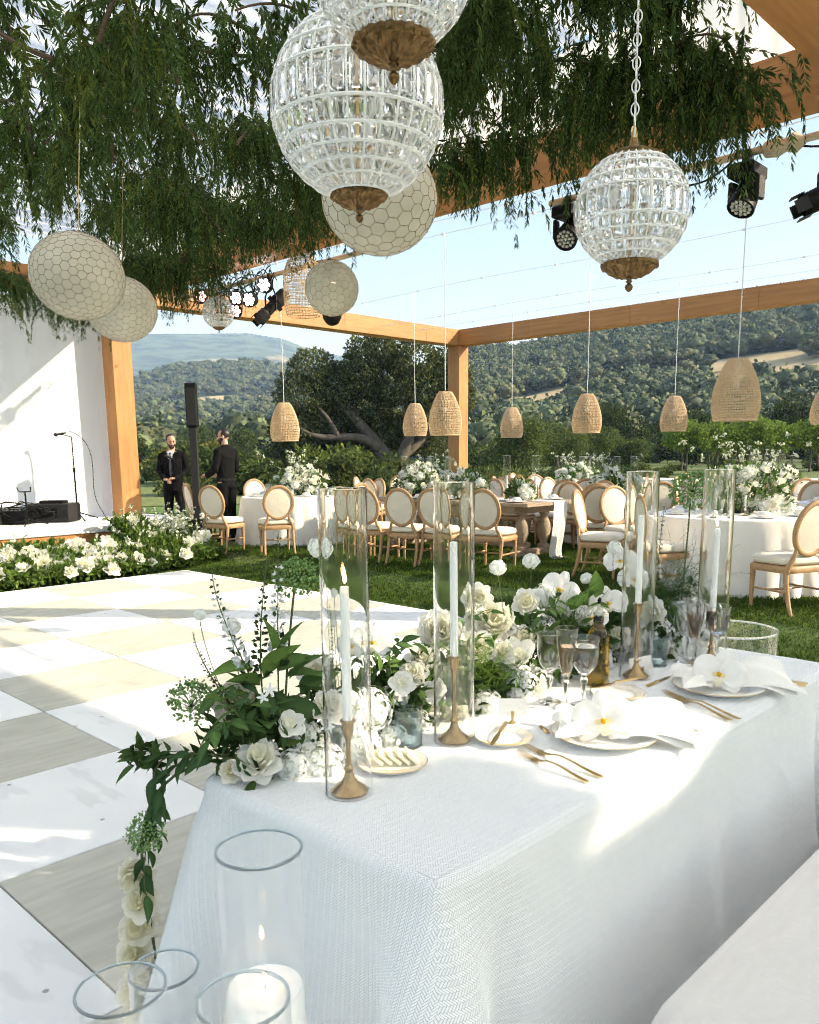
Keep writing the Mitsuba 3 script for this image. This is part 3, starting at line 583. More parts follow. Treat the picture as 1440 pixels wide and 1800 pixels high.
def chandelier(label, c, R, N, lats, plate, chain_top=None, links=False, ztop=5.0):
    t = Thing('globe_chandelier', label, 'chandelier', 'crystal globe chandeliers', M=mat4(c, rz=7))
    rings, rows = [], []
    L = [math.radians(a) for a in lats]
    for a in L: rings.append(ring(R * math.cos(a), R * math.sin(a), .0042 * R / .2, 64, 5))
    for i in range(N):
        lon = i * 2 * math.pi / N
        p = [sph(a, lon, R) for a in np.linspace(L[0], L[-1], 15)]
        rings.append(tube(p, .0030 * R / .2, 5))
    fr = cat(rings)
    t.part('beaded_frame', fr, 'm_bead')
    # the beads that are strung on the frame
    protos = {}
    for a, b in zip(L[:-1], L[1:]):
        m = (a + b) / 2; hgt = (b - a) * R * .80; w = 2 * math.pi * R * math.cos(m) / N * .72
        if w < .006 or hgt < .006 * R / .2: continue
        g = shp(gem(w, hgt, min(w, hgt, .03) * .55), 'm_crystal')
        for i in range(N):
            lon = (i + .5) * 2 * math.pi / N; M = np.eye(4); d = sph(m, lon, 1.)
            x = np.array([-math.sin(lon), math.cos(lon), 0]); M[:3, 0], M[:3, 1], M[:3, 2], M[:3, 3] = x, d, np.cross(x, d), d * R * .985
            if M[2, 2] < 0: M[:3, 2] *= -1; M[:3, 0] *= -1
            t.part('crystal', g, M=M)
    zb = R * math.sin(L[0])
    t.part('base_dome', moved(brass_dome(plate, plate * .55), t=(0, 0, zb)), 'm_antique', smooth=35)
    t.part('finial', moved(lathe([(a * plate * .55, b * plate * .5) for a, b in FINIAL], 16), t=(0, 0, zb - plate * .53)), 'm_antique', smooth=True)
    zt = R * math.sin(L[-1])
    t.part('crown_cap', lathe([(plate * .95, zt - .01), (plate * .98, zt + .004), (plate * .6, zt + .02), (.02, zt + .03), (.012, zt + .06), (0, zt + .06)], 32), 'm_antique', smooth=35)
    t.part('candle_stem', cat([tube([(0, 0, zb), (0, 0, zt)], .006, 8)] + [tube(bez((0, 0, -R * .45), (.35 * R * math.cos(k), .35 * R * math.sin(k), -R * .5), (.35 * R * math.cos(k), .35 * R * math.sin(k), -R * .4), (.35 * R * math.cos(k), .35 * R * math.sin(k), -R * .2)), .007, 6) for k in (0.3, 2.4, 4.5)]), 'm_gold', smooth=True)
    for k in (.3, 2.4, 4.5): t.part('bulb', moved(lathe([(0, 0), (.012, 0), (.012, .07), (.016, .085), (.012, .11), (0, .13)], 10), t=(.35 * R * math.cos(k), .35 * R * math.sin(k), -R * .2)), 'm_wax', smooth=True)
    if links:
        lk = trimesh.creation.torus(.0128, .0024, major_sections=16, minor_sections=6); lk.vertices = lk.vertices * [1, 1.55, 1]
        lk.apply_transform(mat4(rx=90)); g = shp(lk, 'm_silver', True); z = zt + .075; k = 0
        big = trimesh.creation.torus(.022, .0032, major_sections=20, minor_sections=6); big.apply_transform(mat4(rx=90))
        t.part('hook_ring', moved(big, t=(0, 0, zt + .075)), 'm_gold', True); z += .04
        while z + c[2] < ztop: t.part('chain_link', g, M=mat4((0, 0, z), rz=90 * (k % 2) + 20)); z += .0355; k += 1
        t.part('flex', tube([(.004, 0, zt + .06), (.012, .006, zt + .5), (-.004, 0, zt + 1.2), (.008, 0, ztop - c[2])], .004, 6), 'm_white')
    else: t.part('cord', tube([(0, 0, zt + .05), (0, 0, ztop - c[2])], .004, 6), 'm_white')
    return t
SM = (-64, -52, -40, -27, -14, 14, 27, 40, 52, 64)
chandelier('largest crystal globe chandelier, just below and behind the topmost one', (2.086, 2.245, 2.72), .290, 32, (-70, -58, -48, -38, -27.5, -13, 13, 27.5, 38, 48, 58, 70), .094)
chandelier('crystal globe chandelier cut by the top edge, its gold dome seen from below', (1.534, 1.521, 2.695), .19, 26, SM, .094)
chandelier('crystal globe chandelier hanging alone on a white chain in front of the timber beam', (2.725, 1.557, 2.377), .19, 26, SM, .094, links=True)
chandelier('small distant crystal globe chandelier beside the stage lights', (6.05, 9.1, 3.30), .19, 20, SM, .07)
def geodesic(n):
    ico = trimesh.creation.icosahedron(); V = ico.vertices; out, key = [], {}
    F = []
    def vid(p):
        p = p / np.linalg.norm(p); k = tuple(np.round(p, 5))
        if k not in key: key[k] = len(out); out.append(p)
        return key[k]
    for a, b, c in ico.faces:
        A, Bv, C = V[a], V[b], V[c]; idx = {}
        for i in range(n + 1):
            for j in range(n + 1 - i): idx[i, j] = vid(A + (Bv - A) * i / n + (C - A) * j / n)
        for i in range(n):
            for j in range(n - i):
                F.append((idx[i, j], idx[i + 1, j], idx[i, j + 1]))
                if i + j < n - 1: F.append((idx[i + 1, j], idx[i + 1, j + 1], idx[i, j + 1]))
    return np.array(out), np.array(F)
def shell_globe(label, c, R, n, rz, squash=.91, top=5.0):
    t = Thing('shell_globe', label, 'pendant lamp', 'capiz shell globes', M=mat4(c, rz=rz, rx=3, ry=4))
    V, F = geodesic(n); cen = V[F].mean(1); cen /= np.linalg.norm(cen, axis=1, keepdims=True)
    S = np.array([1, 1, squash]) * R; tubes = []
    adj = {}
    for k, (a, b, d) in enumerate(F):
        for p in (a, b, d): adj.setdefault(p, []).append(k)
        for e in ((a, b), (b, d), (d, a)):
            e = tuple(sorted(e)); adj.setdefault(e, []).append(k)
    ev, ef = [], []
    for e, ks in adj.items():
        if isinstance(e, tuple): tubes.append(tube([cen[ks[0]] * S, cen[ks[1]] * S], .0013 * R / .25, 4, False))
    t.part('came_frame', cat(tubes), 'm_antique')
    for p, v in enumerate(V):
        if v[2] > .985: continue
        q = cen[adj[p]]; x = np.cross([0.3, 0.2, .9], v); x /= np.linalg.norm(x); y = np.cross(v, x)
        q = q[np.argsort(np.arctan2(q @ y, q @ x))]; mid = q.mean(0)
        w = (mid + (q - mid) * .95) * S; k = len(w)
        t.part('shell_pane', TM(np.vstack([w, mid * S * 1.002]), [(i, (i + 1) % k, k) for i in range(k)]), 'm_capiz')
    t.part('top_ring', ring(R * .17, R * squash * .985, .004), 'm_antique', smooth=True)
    t.part('bulb', moved(trimesh.creation.icosphere(subdivisions=2, radius=.022), t=(.02, 0, R * .25)), None, emitter={'type': 'area', 'radiance': rgb(2.6, 1.5, .8)}, bsdf='m_wax')
    t.part('cord', tube([(0, 0, R * .3), (0, 0, top - c[2])], .0016, 5), 'm_goldrim')
    return t
shell_globe('large cream shell globe with hexagon panes hanging at the far left', (1.987, 4.215, 2.45), .228, 6, 10, top=3.38)
shell_globe('cream shell globe half hidden behind the far left one', (2.87, 5.473, 2.545), .235, 6, 40, top=3.5)
shell_globe('large cream shell globe hanging behind the big crystal chandelier', (3.049, 3.133, 2.80), .285, 5, 25)
shell_globe('small round shell globe with large hexagons beside the rattan lantern', (5.333, 6.136, 3.085), .25, 4, 5, .99)
# rattan lantern
def weave(prof, nv, nr, r=.003, seed=1, band=()):
    p = np.array(prof, float); s = np.r_[0, np.cumsum(np.linalg.norm(np.diff(p, axis=0), axis=1))]; s /= s[-1]
    rr_ = lambda t: np.interp(t, s, p[:, 0]); zz_ = lambda t: np.interp(t, s, p[:, 1])
    g = np.random.default_rng(seed); out = []
    tt = np.linspace(0, 1, 12)
    for i in range(nv):
        a = i * 2 * math.pi / nv; w = 1 + .012 * (-1) ** (np.arange(12) + i)
        out.append(tube(np.stack([rr_(tt) * w * math.cos(a), rr_(tt) * w * math.sin(a), zz_(tt)], 1), r, 4, False))
    for t in np.linspace(.01, .99, nr):
        t = t + g.normal(0, .003); a = np.linspace(0, 2 * math.pi, 41); w = 1 + .015 * (-1) ** np.arange(41)
        out.append(tube(np.stack([rr_(t) * w * np.cos(a), rr_(t) * w * np.sin(a), zz_(t) + 0 * a], 1), r * g.uniform(.8, 1.5), 4, False))
    return cat(out)
rl = Thing('rattan_lantern', 'open woven rattan lantern with a domed neck, beside the small shell globe', 'lantern', M=mat4((6.75, 8.3, 3.62)))
rl.part('shade', weave([(.06, .40), (.11, .38), (.12, .30), (.20, .22), (.235, .05), (.235, -.20), (.215, -.36), (.20, -.38)], 40, 26, .0035), 'm_rattan')
rl.part('cord', tube([(0, 0, .38), (0, 0, 1.4)], .004, 6), 'm_white'); rl.part('bulb', trimesh.creation.icosphere(subdivisions=2, radius=.035), 'm_wax', smooth=True)
# wicker pendants on wires over the lawn
WZ = 4.2
mw = Thing('wicker_pendant', 'x', 'pendant lamp', 'wicker pendants over the dining tables')
def pend(i, x, y, z, s):
    M = mat4((x, y, z), rz=i * 37, s=s)
    lab = ['wicker pendant in front of the oak tree', 'wicker pendant half behind the one at the corner post', 'wicker pendant in front of the timber corner post', 'smallest wicker pendant, first to the right of the corner post', 'wicker pendant hanging in the middle of the right opening',
           'wicker pendant between the middle one and the large right one', 'largest wicker pendant, against the dry grass slope', 'wicker pendant cut by the right edge of the photo'][i]
    if i == 0:
        mw.M = M; mw.say(lab); p = [(.075, .27), (.10, .245), (.15, .14), (.19, .02), (.208, -.10), (.205, -.18), (.185, -.265)]
        mw.part('shade', weave(p, 56, 26, .0036, 3), 'm_rattan')
        mw.part('rim', ring(.186, -.267, .006, 40, 6), 'm_rattan', smooth=True)
        mw.part('bulb', moved(trimesh.creation.icosphere(subdivisions=2, radius=.03), t=(0, 0, .05)), 'm_wax', smooth=True)
        t = mw
    else: t = mw.copy(M, lab)
    k = numbered(t.key + '__cord'); scene[k] = shp(tube([(x, y, z + .1), (x, y, WZ)], .0045, 5), 'm_white')
for i, (x, y, z, s) in enumerate(((7.54, 9.784, 2.03, 1), (10.47, 9.97, 2.134, 1), (8.03, 7.12, 2.057, 1), (12.5, 9.45, 2.108, 1), (10.42, 6.55, 2.10, 1), (12.5, 6.27, 2.14, 1), (7.54, 3.194, 2.096, 1), (13.5, 4.349, 2.208, 1))): pend(i, x, y, z, s)
for x in (7.54, 8.03, 10.45, 12.5, 13.5):
    t = Thing('steel_wire', 'thin pale cable strung across the open bay carrying wicker lamps', 'cable', 'cables across the open bay')
    yy = np.linspace(NY, BY - .17, 40); t.part('strand', tube(np.stack([yy * 0 + x, yy, WZ + .02 * np.sin(yy * .9) + .0 * yy], 1), .004, 5, False), 'm_white')
    t.part('clip', cat([box(x - .012, x + .012, y - .02, y + .02, WZ - .012 + .02 * math.sin(y * .9), WZ + .012 + .02 * math.sin(y * .9)) for y in np.arange(-5, 13, 1.35)]), 'm_white')

# ---------------------------------------------------------------- stage lights on the pipe
PZ, PLX = 3.93, 7.12
t = Thing('lighting_pipe', 'tan pipe with black cables below the timber beam on the right', 'pipe')
t.part('tube', tube([(PLX, .4, PZ), (PLX, 4.95, PZ)], .03, 12), 'm_pipe', smooth=30)
t.part('wrap', moved(lathe([(.031, -.16), (.06, -.14), (.075, -.05), (.05, .02), (.08, .09), (.031, .16)], 10), mat4((PLX, 2.75, PZ - .01), rx=90)), 'm_pipe')
t.part('cable', cat([tube(spline([(PLX + .02, y0, PZ + .03), (PLX + .03, y0 + .35, PZ - .03 - .05 * k), (PLX, y0 + .8, PZ + .045)], 14), .008, 6) for k, y0 in enumerate((.9, 2.0, 3.1, 3.8))]), 'm_black', smooth=True)
t = Thing('lighting_pipe', 'pipe tangled in cables above the stage lights on the left', 'pipe')
t.part('tube', tube([(PLX, 7.6, PZ), (PLX, 11.6, PZ)], .03, 12), 'm_pipe', smooth=30)
gg = np.random.default_rng(4)
t.part('cable', cat([tube(spline(np.c_[PLX + gg.normal(0, .05, 6), np.linspace(y0, y0 + gg.uniform(.5, 1.2), 6), PZ - .05 + gg.normal(0, .09, 6)], 24), .008, 5) for y0 in gg.uniform(8.2, 10.8, 14)]), 'm_black', smooth=True)
def orient(c, d, roll=0):
    """local +z along d, local x roughly level"""
    d = np.asarray(d, float) / np.linalg.norm(d); x = np.cross([0, 0, 1], d); x /= np.linalg.norm(x); M = np.eye(4)
    M[:3, 0], M[:3, 1], M[:3, 2], M[:3, 3] = x, np.cross(d, x), d, c; return M
mat('m_lens', (.55, .56, .52), .15, clearcoat=1.)
def moving_head(label, c, d):
    t = Thing('moving_head_light', label, 'stage light', 'stage lights under the beam', M=mat4(c))
    t.part('clamp', cat([box(-.05, .05, -.03, .03, .23, PZ - c[2] + .02, .006)]), 'm_blackmetal')
    t.part('base', box(-.15, .15, -.11, .11, .13, .235, .015), 'm_black')
    x = np.cross([0, 0, 1], d); x /= np.linalg.norm(x); arms = []
    for s in (-1, 1): arms.append(moved(box(-.02, .02, -.05, .05, -.05, .135, .012), mat4(tuple(x * s * .125), rz=math.degrees(math.atan2(x[1], x[0])))))
    for a in arms: t.part('yoke_arm', a, 'm_grey')
    M = orient((0, 0, 0), d)
    t.part('head', lathe([(0, -.15), (.06, -.145), (.09, -.10), (.10, -.02), (.108, .06), (.112, .12), (.102, .125), (.098, .11), (0, .108)], 28), 'm_black', smooth=30, M=M)
    t.part('lens', cat([moved(trimesh.creation.icosphere(subdivisions=1, radius=.017), t=(math.cos(a) * q, math.sin(a) * q, .108)) for q, n in ((0, 1), (.037, 6), (.073, 12)) for a in [i * 6.2832 / n for i in range(n)]]), 'm_lens', smooth=True, M=M)
moving_head('black moving head light with a round dotted lens right of the chain chandelier', (7.12, 3.03, 3.60), (-.45, .1, -.75))
moving_head('black moving head light partly hidden by the chain chandelier', (7.12, 4.73, 3.62), (-.75, -.2, -.62))
def profile_light(label, c, d, k=1.0):
    t = Thing('profile_spotlight', label, 'stage light', 'stage lights under the beam', M=mat4(c))
    M = orient((0, 0, 0), d)
    t.part('barrel', lathe([(0, -.30), (.07, -.30), (.09, -.27), (.095, -.12), (.085, -.10), (.07, -.03), (.07, .08), (.085, .10), (.085, .24), (.078, .24), (.076, .1), (0, .09)], 20), 'm_black' if k == 1 else 'm_grey', smooth=30, M=M)
    t.part('shutter', cat([moved(box(-.12, .12, -.006, .006, -.03, .03), mat4((0, 0, -.08), rz=a)) for a in (0, 90)] + [moved(box(-.05, .05, .082, .09, .2, .30), mat4(rz=a)) for a in (0, 90, 180, 270)]), 'm_blackmetal', M=M)
    t.part('yoke', tube([(-.11, 0, -.05), (-.12, 0, .14), (-.06, 0, .24), (.06, 0, .24), (.12, 0, .14), (.11, 0, -.05)], .012, 6), 'm_blackmetal', M=mat4(rz=90))
    t.part('clamp', box(-.03, .03, -.025, .025, .24, PZ - c[2] + .03, .006), 'm_blackmetal')
profile_light('long black profile spotlight at the right edge under the beam', (7.12, 2.35, 3.50), (-.45, .75, -.38))
profile_light('grey and black profile spotlight pointing down beside the rattan lantern', (7.12, 9.45, 3.52), (-.55, .3, -.6), 2)
for i, (y, z, d, col, lab) in enumerate(((9.45, 3.80, (-.8, -.55, -.12), (9, 9, 9), 'bright white round LED stage light above the grey spotlight'), (9.80, 3.66, (-.8, -.5, -.2), (4.5, 3.4, 3.2), 'pale pink round LED stage light beside the small chandelier'),
                                  (10.15, 3.55, (-.5, -.8, -.1), (2.6, 1.3, 1.1), 'dim reddish round LED stage light, lowest of the row'), (11.0, 3.86, (-.6, -.7, -.3), (2.0, .8, .7), 'reddish LED stage light at the left end of the row'), (10.1, 3.72, (-.7, -.7, -.05), (3.6, 3.0, 2.9), 'LED stage light with white cells half hidden in cables'))):
    t = Thing('led_par_light', lab, 'stage light', 'stage lights under the beam', M=mat4((PLX - .1, y, z)))
    M = orient((0, 0, 0), d)
    t.part('can', lathe([(0, -.13), (.07, -.13), (.10, -.09), (.105, .03), (.098, .03), (.095, .0), (0, -.002)], 22), 'm_black', smooth=30, M=M)
    t.part('yoke', tube([(-.12, 0, 0), (-.13, 0, .1), (0, 0, .2), (.13, 0, .1), (.12, 0, 0)], .009, 6), 'm_blackmetal')
    t.part('led_cells', cat([moved(trimesh.creation.icosphere(subdivisions=1, radius=.026), t=(math.cos(a) * q, math.sin(a) * q, .0)) for q, n in ((0, 1), (.06, 6)) for a in [k * 6.2832 / n for k in range(n)]]), None, M=M, bsdf='m_white', emitter={'type': 'area', 'radiance': rgb(*[.35 * k for k in col])})
t = Thing('moving_head_light', 'black moving head light below the rattan lantern', 'stage light', 'stage lights under the beam', M=mat4((7.12, 8.2, 3.33)))
t.part('head', blob(.16, 4, 2, (.8, .8, 1.15), .1), 'm_black', smooth=True); t.part('yoke', tube([(-.16, 0, 0), (-.17, 0, .15), (0, 0, .26), (.17, 0, .15), (.16, 0, 0)], .018, 6), 'm_blackmetal'); t.part('clamp', box(-.03, .03, -.03, .03, .26, .62, .005), 'm_blackmetal')
# ================================================================ THE DINING TABLES ON THE LAWN
GL = .14
def petal_patch(w, l, cup, curl, nu=4, nv=4, wob=.0, g=None):
    """one petal: base at the origin, along +y, cupped up in +z"""
    u, v_ = np.linspace(-1, 1, nu + 1), np.linspace(0, 1, nv + 1)
    Uu, Vv = np.meshgrid(u, v_, indexing='ij')
    ww = w / 2 * np.sin(np.pi * np.clip(Vv * .82 + .13, 0, 1)) ** .7
    z = cup * l * (Vv ** 1.4) + .5 * cup * w * Uu ** 2 * np.sin(np.pi * Vv * .6) - curl * l * np.clip(Vv - .7, 0, 1) ** 2 * 6
    if wob: z = z + wob * l * np.sin(Uu * 4 + g.uniform(0, 6)) * Vv ** 2
    return np.stack([Uu * ww, Vv * l * (1 - .25 * cup * Vv), z], -1).reshape(-1, 3), grid_faces(nu + 1, nv + 1)
def rose(seed, rings=((5, .18, .9), (7, .12, .75), (8, .02, .5), (8, -.05, .22)), tint=(.91, .90, .86), nu=4):
    """a full double flower of radius about 1, opening towards +z: (mesh, colours)"""
    g = np.random.default_rng(seed); ms = []
    R = len(rings)
    for k, (n, curl, cup) in enumerate(rings):
        L = .45 + .62 * k / max(R - 1, 1)
        for i in range(n):
            v, f = petal_patch(L * g.uniform(.8, 1.1), L * g.uniform(.85, 1.1), cup * 1.35, abs(curl) * .6 + .02 * k, nu, nu, .05, g)
            M = trimesh.transformations.rotation_matrix(i * 6.2832 / n + k * .7 + g.normal(0, .12), (0, 0, 1)) @ mat4((0, .04 * k, -.12 * k), rx=g.normal(0, 6))
            q = 1 - k / max(R - 1, 1); ms.append(colored(TM(v, f).apply_transform(M), np.array(tint) * [1 - .02 * q, 1 - .025 * q, 1 - .14 * q] * g.uniform(.93, 1.02)))
    return ccat(ms)
def small_rose(seed): return rose(seed, ((4, .1, 1.0), (5, .05, .6), (6, 0, .25)), nu=2)
def floret_ball(seed, n=70, pet=4, size=.36, flat=.85, tint=(.90, .91, .90)):
    """hydrangea head of radius 1"""
    g = np.random.default_rng(seed)
    i = np.arange(n) + .5; ph = np.arccos(1 - 1.55 * i / n); th = np.pi * (1 + 5 ** .5) * i
    d = np.stack([np.cos(th) * np.sin(ph), np.sin(th) * np.sin(ph), np.cos(ph)], 1) + g.normal(0, .07, (n, 3)); d /= np.linalg.norm(d, axis=1, keepdims=True)
    pv = np.array([(0, 0, 0), (.42, .55, .06), (.1, 1, 0), (-.1, 1, 0), (-.42, .55, .06)]); pf = [(0, 1, 2), (0, 2, 3), (0, 3, 4)]
    vs, fs = [], []
    for k in range(pet):
        a = k * 2 * math.pi / pet; c, s = math.cos(a), math.sin(a); vs.append(np.c_[pv[:, 0] * c - pv[:, 1] * s, pv[:, 0] * s + pv[:, 1] * c, pv[:, 2] + .1 * pv[:, 1]]); fs.append(np.array(pf) + 5 * k)
    v, f = np.vstack(vs) * .5, np.vstack(fs)
    M = frames(d * [1, 1, flat] * g.uniform(.80, 1.10, (n, 1)), np.cross(d, g.normal(0, 1, (n, 3))), np.zeros(n), size * g.uniform(.8, 1.2, n))
    for k in range(n):
        y = M[k, :3, 1] / np.linalg.norm(M[k, :3, 1]); sc = np.linalg.norm(M[k, :3, 1]); z = d[k]; y = y - z * (y @ z); y /= np.linalg.norm(y); x = np.cross(y, z)
        M[k, :3, 0], M[k, :3, 1], M[k, :3, 2] = x * sc, y * sc, z * sc
    m, c = stamp(v, f, M, np.asarray(tint) * g.uniform(.92, 1.05, (n, 1)))
    k = trimesh.creation.icosphere(subdivisions=2, radius=.74); k.vertices = k.vertices * [1, 1, flat]; k = k.slice_plane([0, 0, -.35], [0, 0, 1])
    return TM(np.vstack([m.vertices, k.vertices]), np.vstack([m.faces, np.asarray(k.faces) + len(m.vertices)])), np.vstack([c, np.tile(np.asarray(tint) * [.80, .84, .72], (len(k.vertices), 1))])
SR = [shp(m, 'm_petal', color=c) for m, c in (small_rose(s) for s in (1, 2, 3))]
HB = [shp(m, 'm_petal', color=c) for m, c in (floret_ball(s, 46) for s in (1, 2))]
LG = leaf(.42, 3, .15, .25)
def centrepiece(label, M, w, hgt, seed, blooms=20, tall=0, group=None, base='moss'):
    g = np.random.default_rng(seed); t = Thing('flower_centrepiece', label, 'flower arrangement', group, M=M)
    n = 700; d = g.normal(0, 1, (n, 3)); d[:, 2] = np.abs(d[:, 2]) * .9 + .05; d /= np.linalg.norm(d, axis=1, keepdims=True)
    pos = d * g.uniform(.35, 1.0, (n, 1)) * [w / 2, w / 2, hgt] + [0, 0, .03]
    m, c = stamp(LG[0], LG[1], frames(pos, d + g.normal(0, .6, (n, 3)), g.uniform(0, 6.28, n), g.uniform(.04, .10, n)), np.array([.085, .145, .04]) * g.uniform(.5, 1.6, (n, 1)))
    t.part('foliage', m, 'm_leaf', color=c)
    t.part('bowl', lathe([(0, 0), (.10, 0), (.13, .05), (.135, .09), (.12, .09), (0, .07)], 20), 'm_grey', smooth=30)
    for k in range(blooms):
        d = g.normal(0, 1, 3); d[2] = abs(d[2]) * 1.1 + .08; d /= np.linalg.norm(d); q = g.uniform(.7, 1.0)
        p = d * q * [w / 2, w / 2, hgt] + [0, 0, .03]; s = g.uniform(.045, .075)
        t.part('bloom', (SR + HB)[int(g.integers(5))], M=trimesh.transformations.translation_matrix(p) @ rot_to(d + [0, 0, .25] + g.normal(0, .25, 3)) @ mat4(rz=g.uniform(0, 360), s=s * (1.15 if k % 3 else .9)))
    for k in range(tall):
        a = g.uniform(0, 6.28); q = g.uniform(.1, .5) * w; tip = np.array([math.cos(a) * q * 1.5, math.sin(a) * q * 1.5, hgt * g.uniform(1.3, 1.75)])
        st = bez((0, 0, .05), (tip[0] * .3, tip[1] * .3, hgt * .8), tip * [.8, .8, .9], tip, 8)
        n2 = 46; tt = g.uniform(.45, 1, n2); q3 = st[np.minimum((tt * 7).astype(int), 7)] + g.normal(0, .012, (n2, 3))
        m2, c2 = stamp(np.array([(0, 0, 0), (.5, .5, .1), (0, 1, 0), (-.5, .5, .1)]), [(0, 1, 2), (0, 2, 3)], frames(q3, g.normal(0, 1, (n2, 3)) + [0, 0, .5], g.uniform(0, 6, n2), g.uniform(.015, .035, n2)), np.array([.72, .76, .60]) * g.uniform(.6, 1.15, (n2, 1)))
        s2 = tube(st, .003, 4); t.part('flower_spike', TM(np.vstack([m2.vertices, s2.vertices]), np.vstack([m2.faces, s2.faces + len(m2.vertices)])), 'm_leaf', color=np.vstack([c2, np.tile([.07, .12, .04], (len(s2.vertices), 1))]))
    return t
# ---------------------------------------------------------------- chairs
def oval(n=40, a=.225, b=.245): return np.stack([a * np.sin(np.arange(n) * 2 * math.pi / n), 0 * np.arange(n), b * np.cos(np.arange(n) * 2 * math.pi / n)], 1)
def oval_ring(a, b, w, d, n=40):
    """a moulded oval frame in the xz plane, w wide and d deep"""
    prof = np.array([(-w / 2, -d * .3), (-w / 2, d * .3), (-w * .25, d * .5), (w * .25, d * .5), (w / 2, d * .3), (w / 2, -d * .3), (w * .25, -d * .5), (-w * .25, -d * .5)])
    t = np.arange(n) * 2 * math.pi / n; v = []
    for q in t:
        for pr, pd in prof: v.append(((a + pr) * math.sin(q), pd, (b + pr) * math.cos(q)))
    k = len(prof); i, j = np.meshgrid(np.arange(n), np.arange(k), indexing='ij')
    qd = np.stack([i * k + j, i * k + (j + 1) % k, ((i + 1) % n) * k + (j + 1) % k, ((i + 1) % n) * k + j], -1).reshape(-1, 4)
    m = TM(np.array(v), np.vstack([qd[:, [0, 1, 2]], qd[:, [0, 2, 3]]])); m.fix_normals(); return m
def cushion(w, d, h, n=12, p=4.):
    t = np.arange(48) * 2 * math.pi / 48; c, s = np.cos(t), np.sin(t)
    ex = np.sign(c) * np.abs(c) ** (2 / p), np.sign(s) * np.abs(s) ** (2 / p)
    rows = [(0, 0), (.97, 0), (1, .25), (1, .55), (.96, .78), (.8, .93), (.5, 1.0), (0, 1.04)]
    v = np.stack([np.stack([ex[0] * r * w / 2 * (1 + .06 * ex[1]), ex[1] * r * d / 2, 0 * c + z * h], 1) for r, z in rows], 1).reshape(-1, 3)
    m = TM(v, grid_faces(48, len(rows), True)); m.merge_vertices(); m.update_faces(m.nondegenerate_faces()); return m
def make_chair(label, M, group=None):
    t = Thing('oval_back_chair', label, 'chair', group, M=M)
    t.part('seat_frame', moved(cushion(.50, .47, .075, p=5), t=(0, 0, .365)), 'm_chairwood', smooth=35)
    t.part('seat_cushion', moved(cushion(.485, .455, .085), t=(0, 0, .438)), 'm_linen', smooth=True)
    Mb = mat4((0, -.265, .755), rx=11)
    t.part('back_frame', oval_ring(.205, .232, .042, .042), 'm_chairwood', smooth=40, M=Mb)
    def disc(y, bulge, flip):
        o = oval(40, .186, .213); rows = np.concatenate([o[None] * [q, 0, q] + [0, y + bulge * (1 - q * q), 0] for q in (1, .8, .5, .001)]).reshape(-1, 3)
        f = []
        for r in range(3):
            for j in range(40): f += [(r * 40 + j, r * 40 + (j + 1) % 40, (r + 1) * 40 + (j + 1) % 40), (r * 40 + j, (r + 1) * 40 + (j + 1) % 40, (r + 1) * 40 + j)]
        return TM(rows, f)
    t.part('back_panel', disc(-.008, -.012, 0), 'm_linen', smooth=True, M=Mb); t.part('back_pad', disc(.01, .02, 1), 'm_linen', smooth=True, M=Mb)
    for s in (-1, 1):
        t.part('back_post', tube(bez((s * .205, -.195, .36), (s * .21, -.21, .46), (s * .135, -.225, .50), (s * .15, -.233, .59), 8), [.024, .024, .023, .022, .021, .02, .018, .014], 8), 'm_chairwood', smooth=True)
        t.part('leg', tube(bez((s * .205, -.19, .40), (s * .205, -.195, .25), (s * .21, -.23, .12), (s * .215, -.285, 0), 8), np.linspace(.026, .016, 8), 8), 'm_chairwood', smooth=True)
        t.part('leg', moved(lathe([(0, 0), (.013, 0), (.016, .02), (.022, .26), (.026, .285), (.02, .295), (.027, .31), (.027, .33), (.024, .34), (.026, .40), (0, .40)], 12), t=(s * .205, .19, 0)), 'm_chairwood', smooth=35)
        t.part('stretcher', tube([(s * .205, .185, .20), (s * .207, -.215, .20)], .011, 6), 'm_chairwood')
    t.part('stretcher', tube(bez((-.205, .0, .20), (-.1, -.03, .2), (.1, -.03, .2), (.205, 0, .20), 6), .011, 6), 'm_chairwood')
    return t
chair0 = None
def chair(x, y, deg, label, group=None, s=1.0):
    """deg: where the sitter looks, counted from +x towards +y"""
    global chair0
    M = mat4((x, y, GL), rz=deg - 90, s=s)
    if chair0 is None: chair0 = make_chair(label, M, group); return chair0
    return chair0.copy(M, label, group)
# ---------------------------------------------------------------- table ware, seen from afar
GP_ = {'plate': lathe([(0, .004), (.07, .004), (.085, .008), (.135, .018), (.137, .021), (.085, .012), (.07, .008), (0, .008)][::1], 28)}
def flip(m): m = m.copy(); m.invert(); return m
def lathe_fix(prof, n=24): m = lathe(prof, n); m.fix_normals(); return m
PLATE = shp(lathe_fix([(0, .0), (.075, .0), (.085, .004), (.138, .016), (.140, .019), (.137, .021), (.085, .009), (.075, .006), (0, .006)], 36), 'm_porcelain', 30)
NAPKIN = shp(lathe_fix([(0, .0), (.05, .0), (.075, .02), (.06, .05), (.03, .06), (0, .045)], 9), 'm_cloth', True)
WINE = shp(lathe([(.034, .001), (.03, .004), (.005, .008), (.004, .085), (.012, .095), (.034, .12), (.040, .15), (.037, .195), (.0365, .195), (.039, .15), (.033, .122), (.008, .1)], 20), 'm_pane', True)
FLUTE = shp(lathe([(.03, .001), (.026, .004), (.005, .008), (.004, .09), (.018, .11), (.026, .16), (.029, .225), (.028, .225), (.025, .16), (.015, .112)], 18), 'm_pane', True)
def tall_cylinder(r, h, n=36):
    return lathe([(r - .003, .004), (r - .003, h), (r, h), (r, .0)], n)
CYL = shp(lathe([(.055, 0), (.055, .62)], 28), 'm_pane', 30)
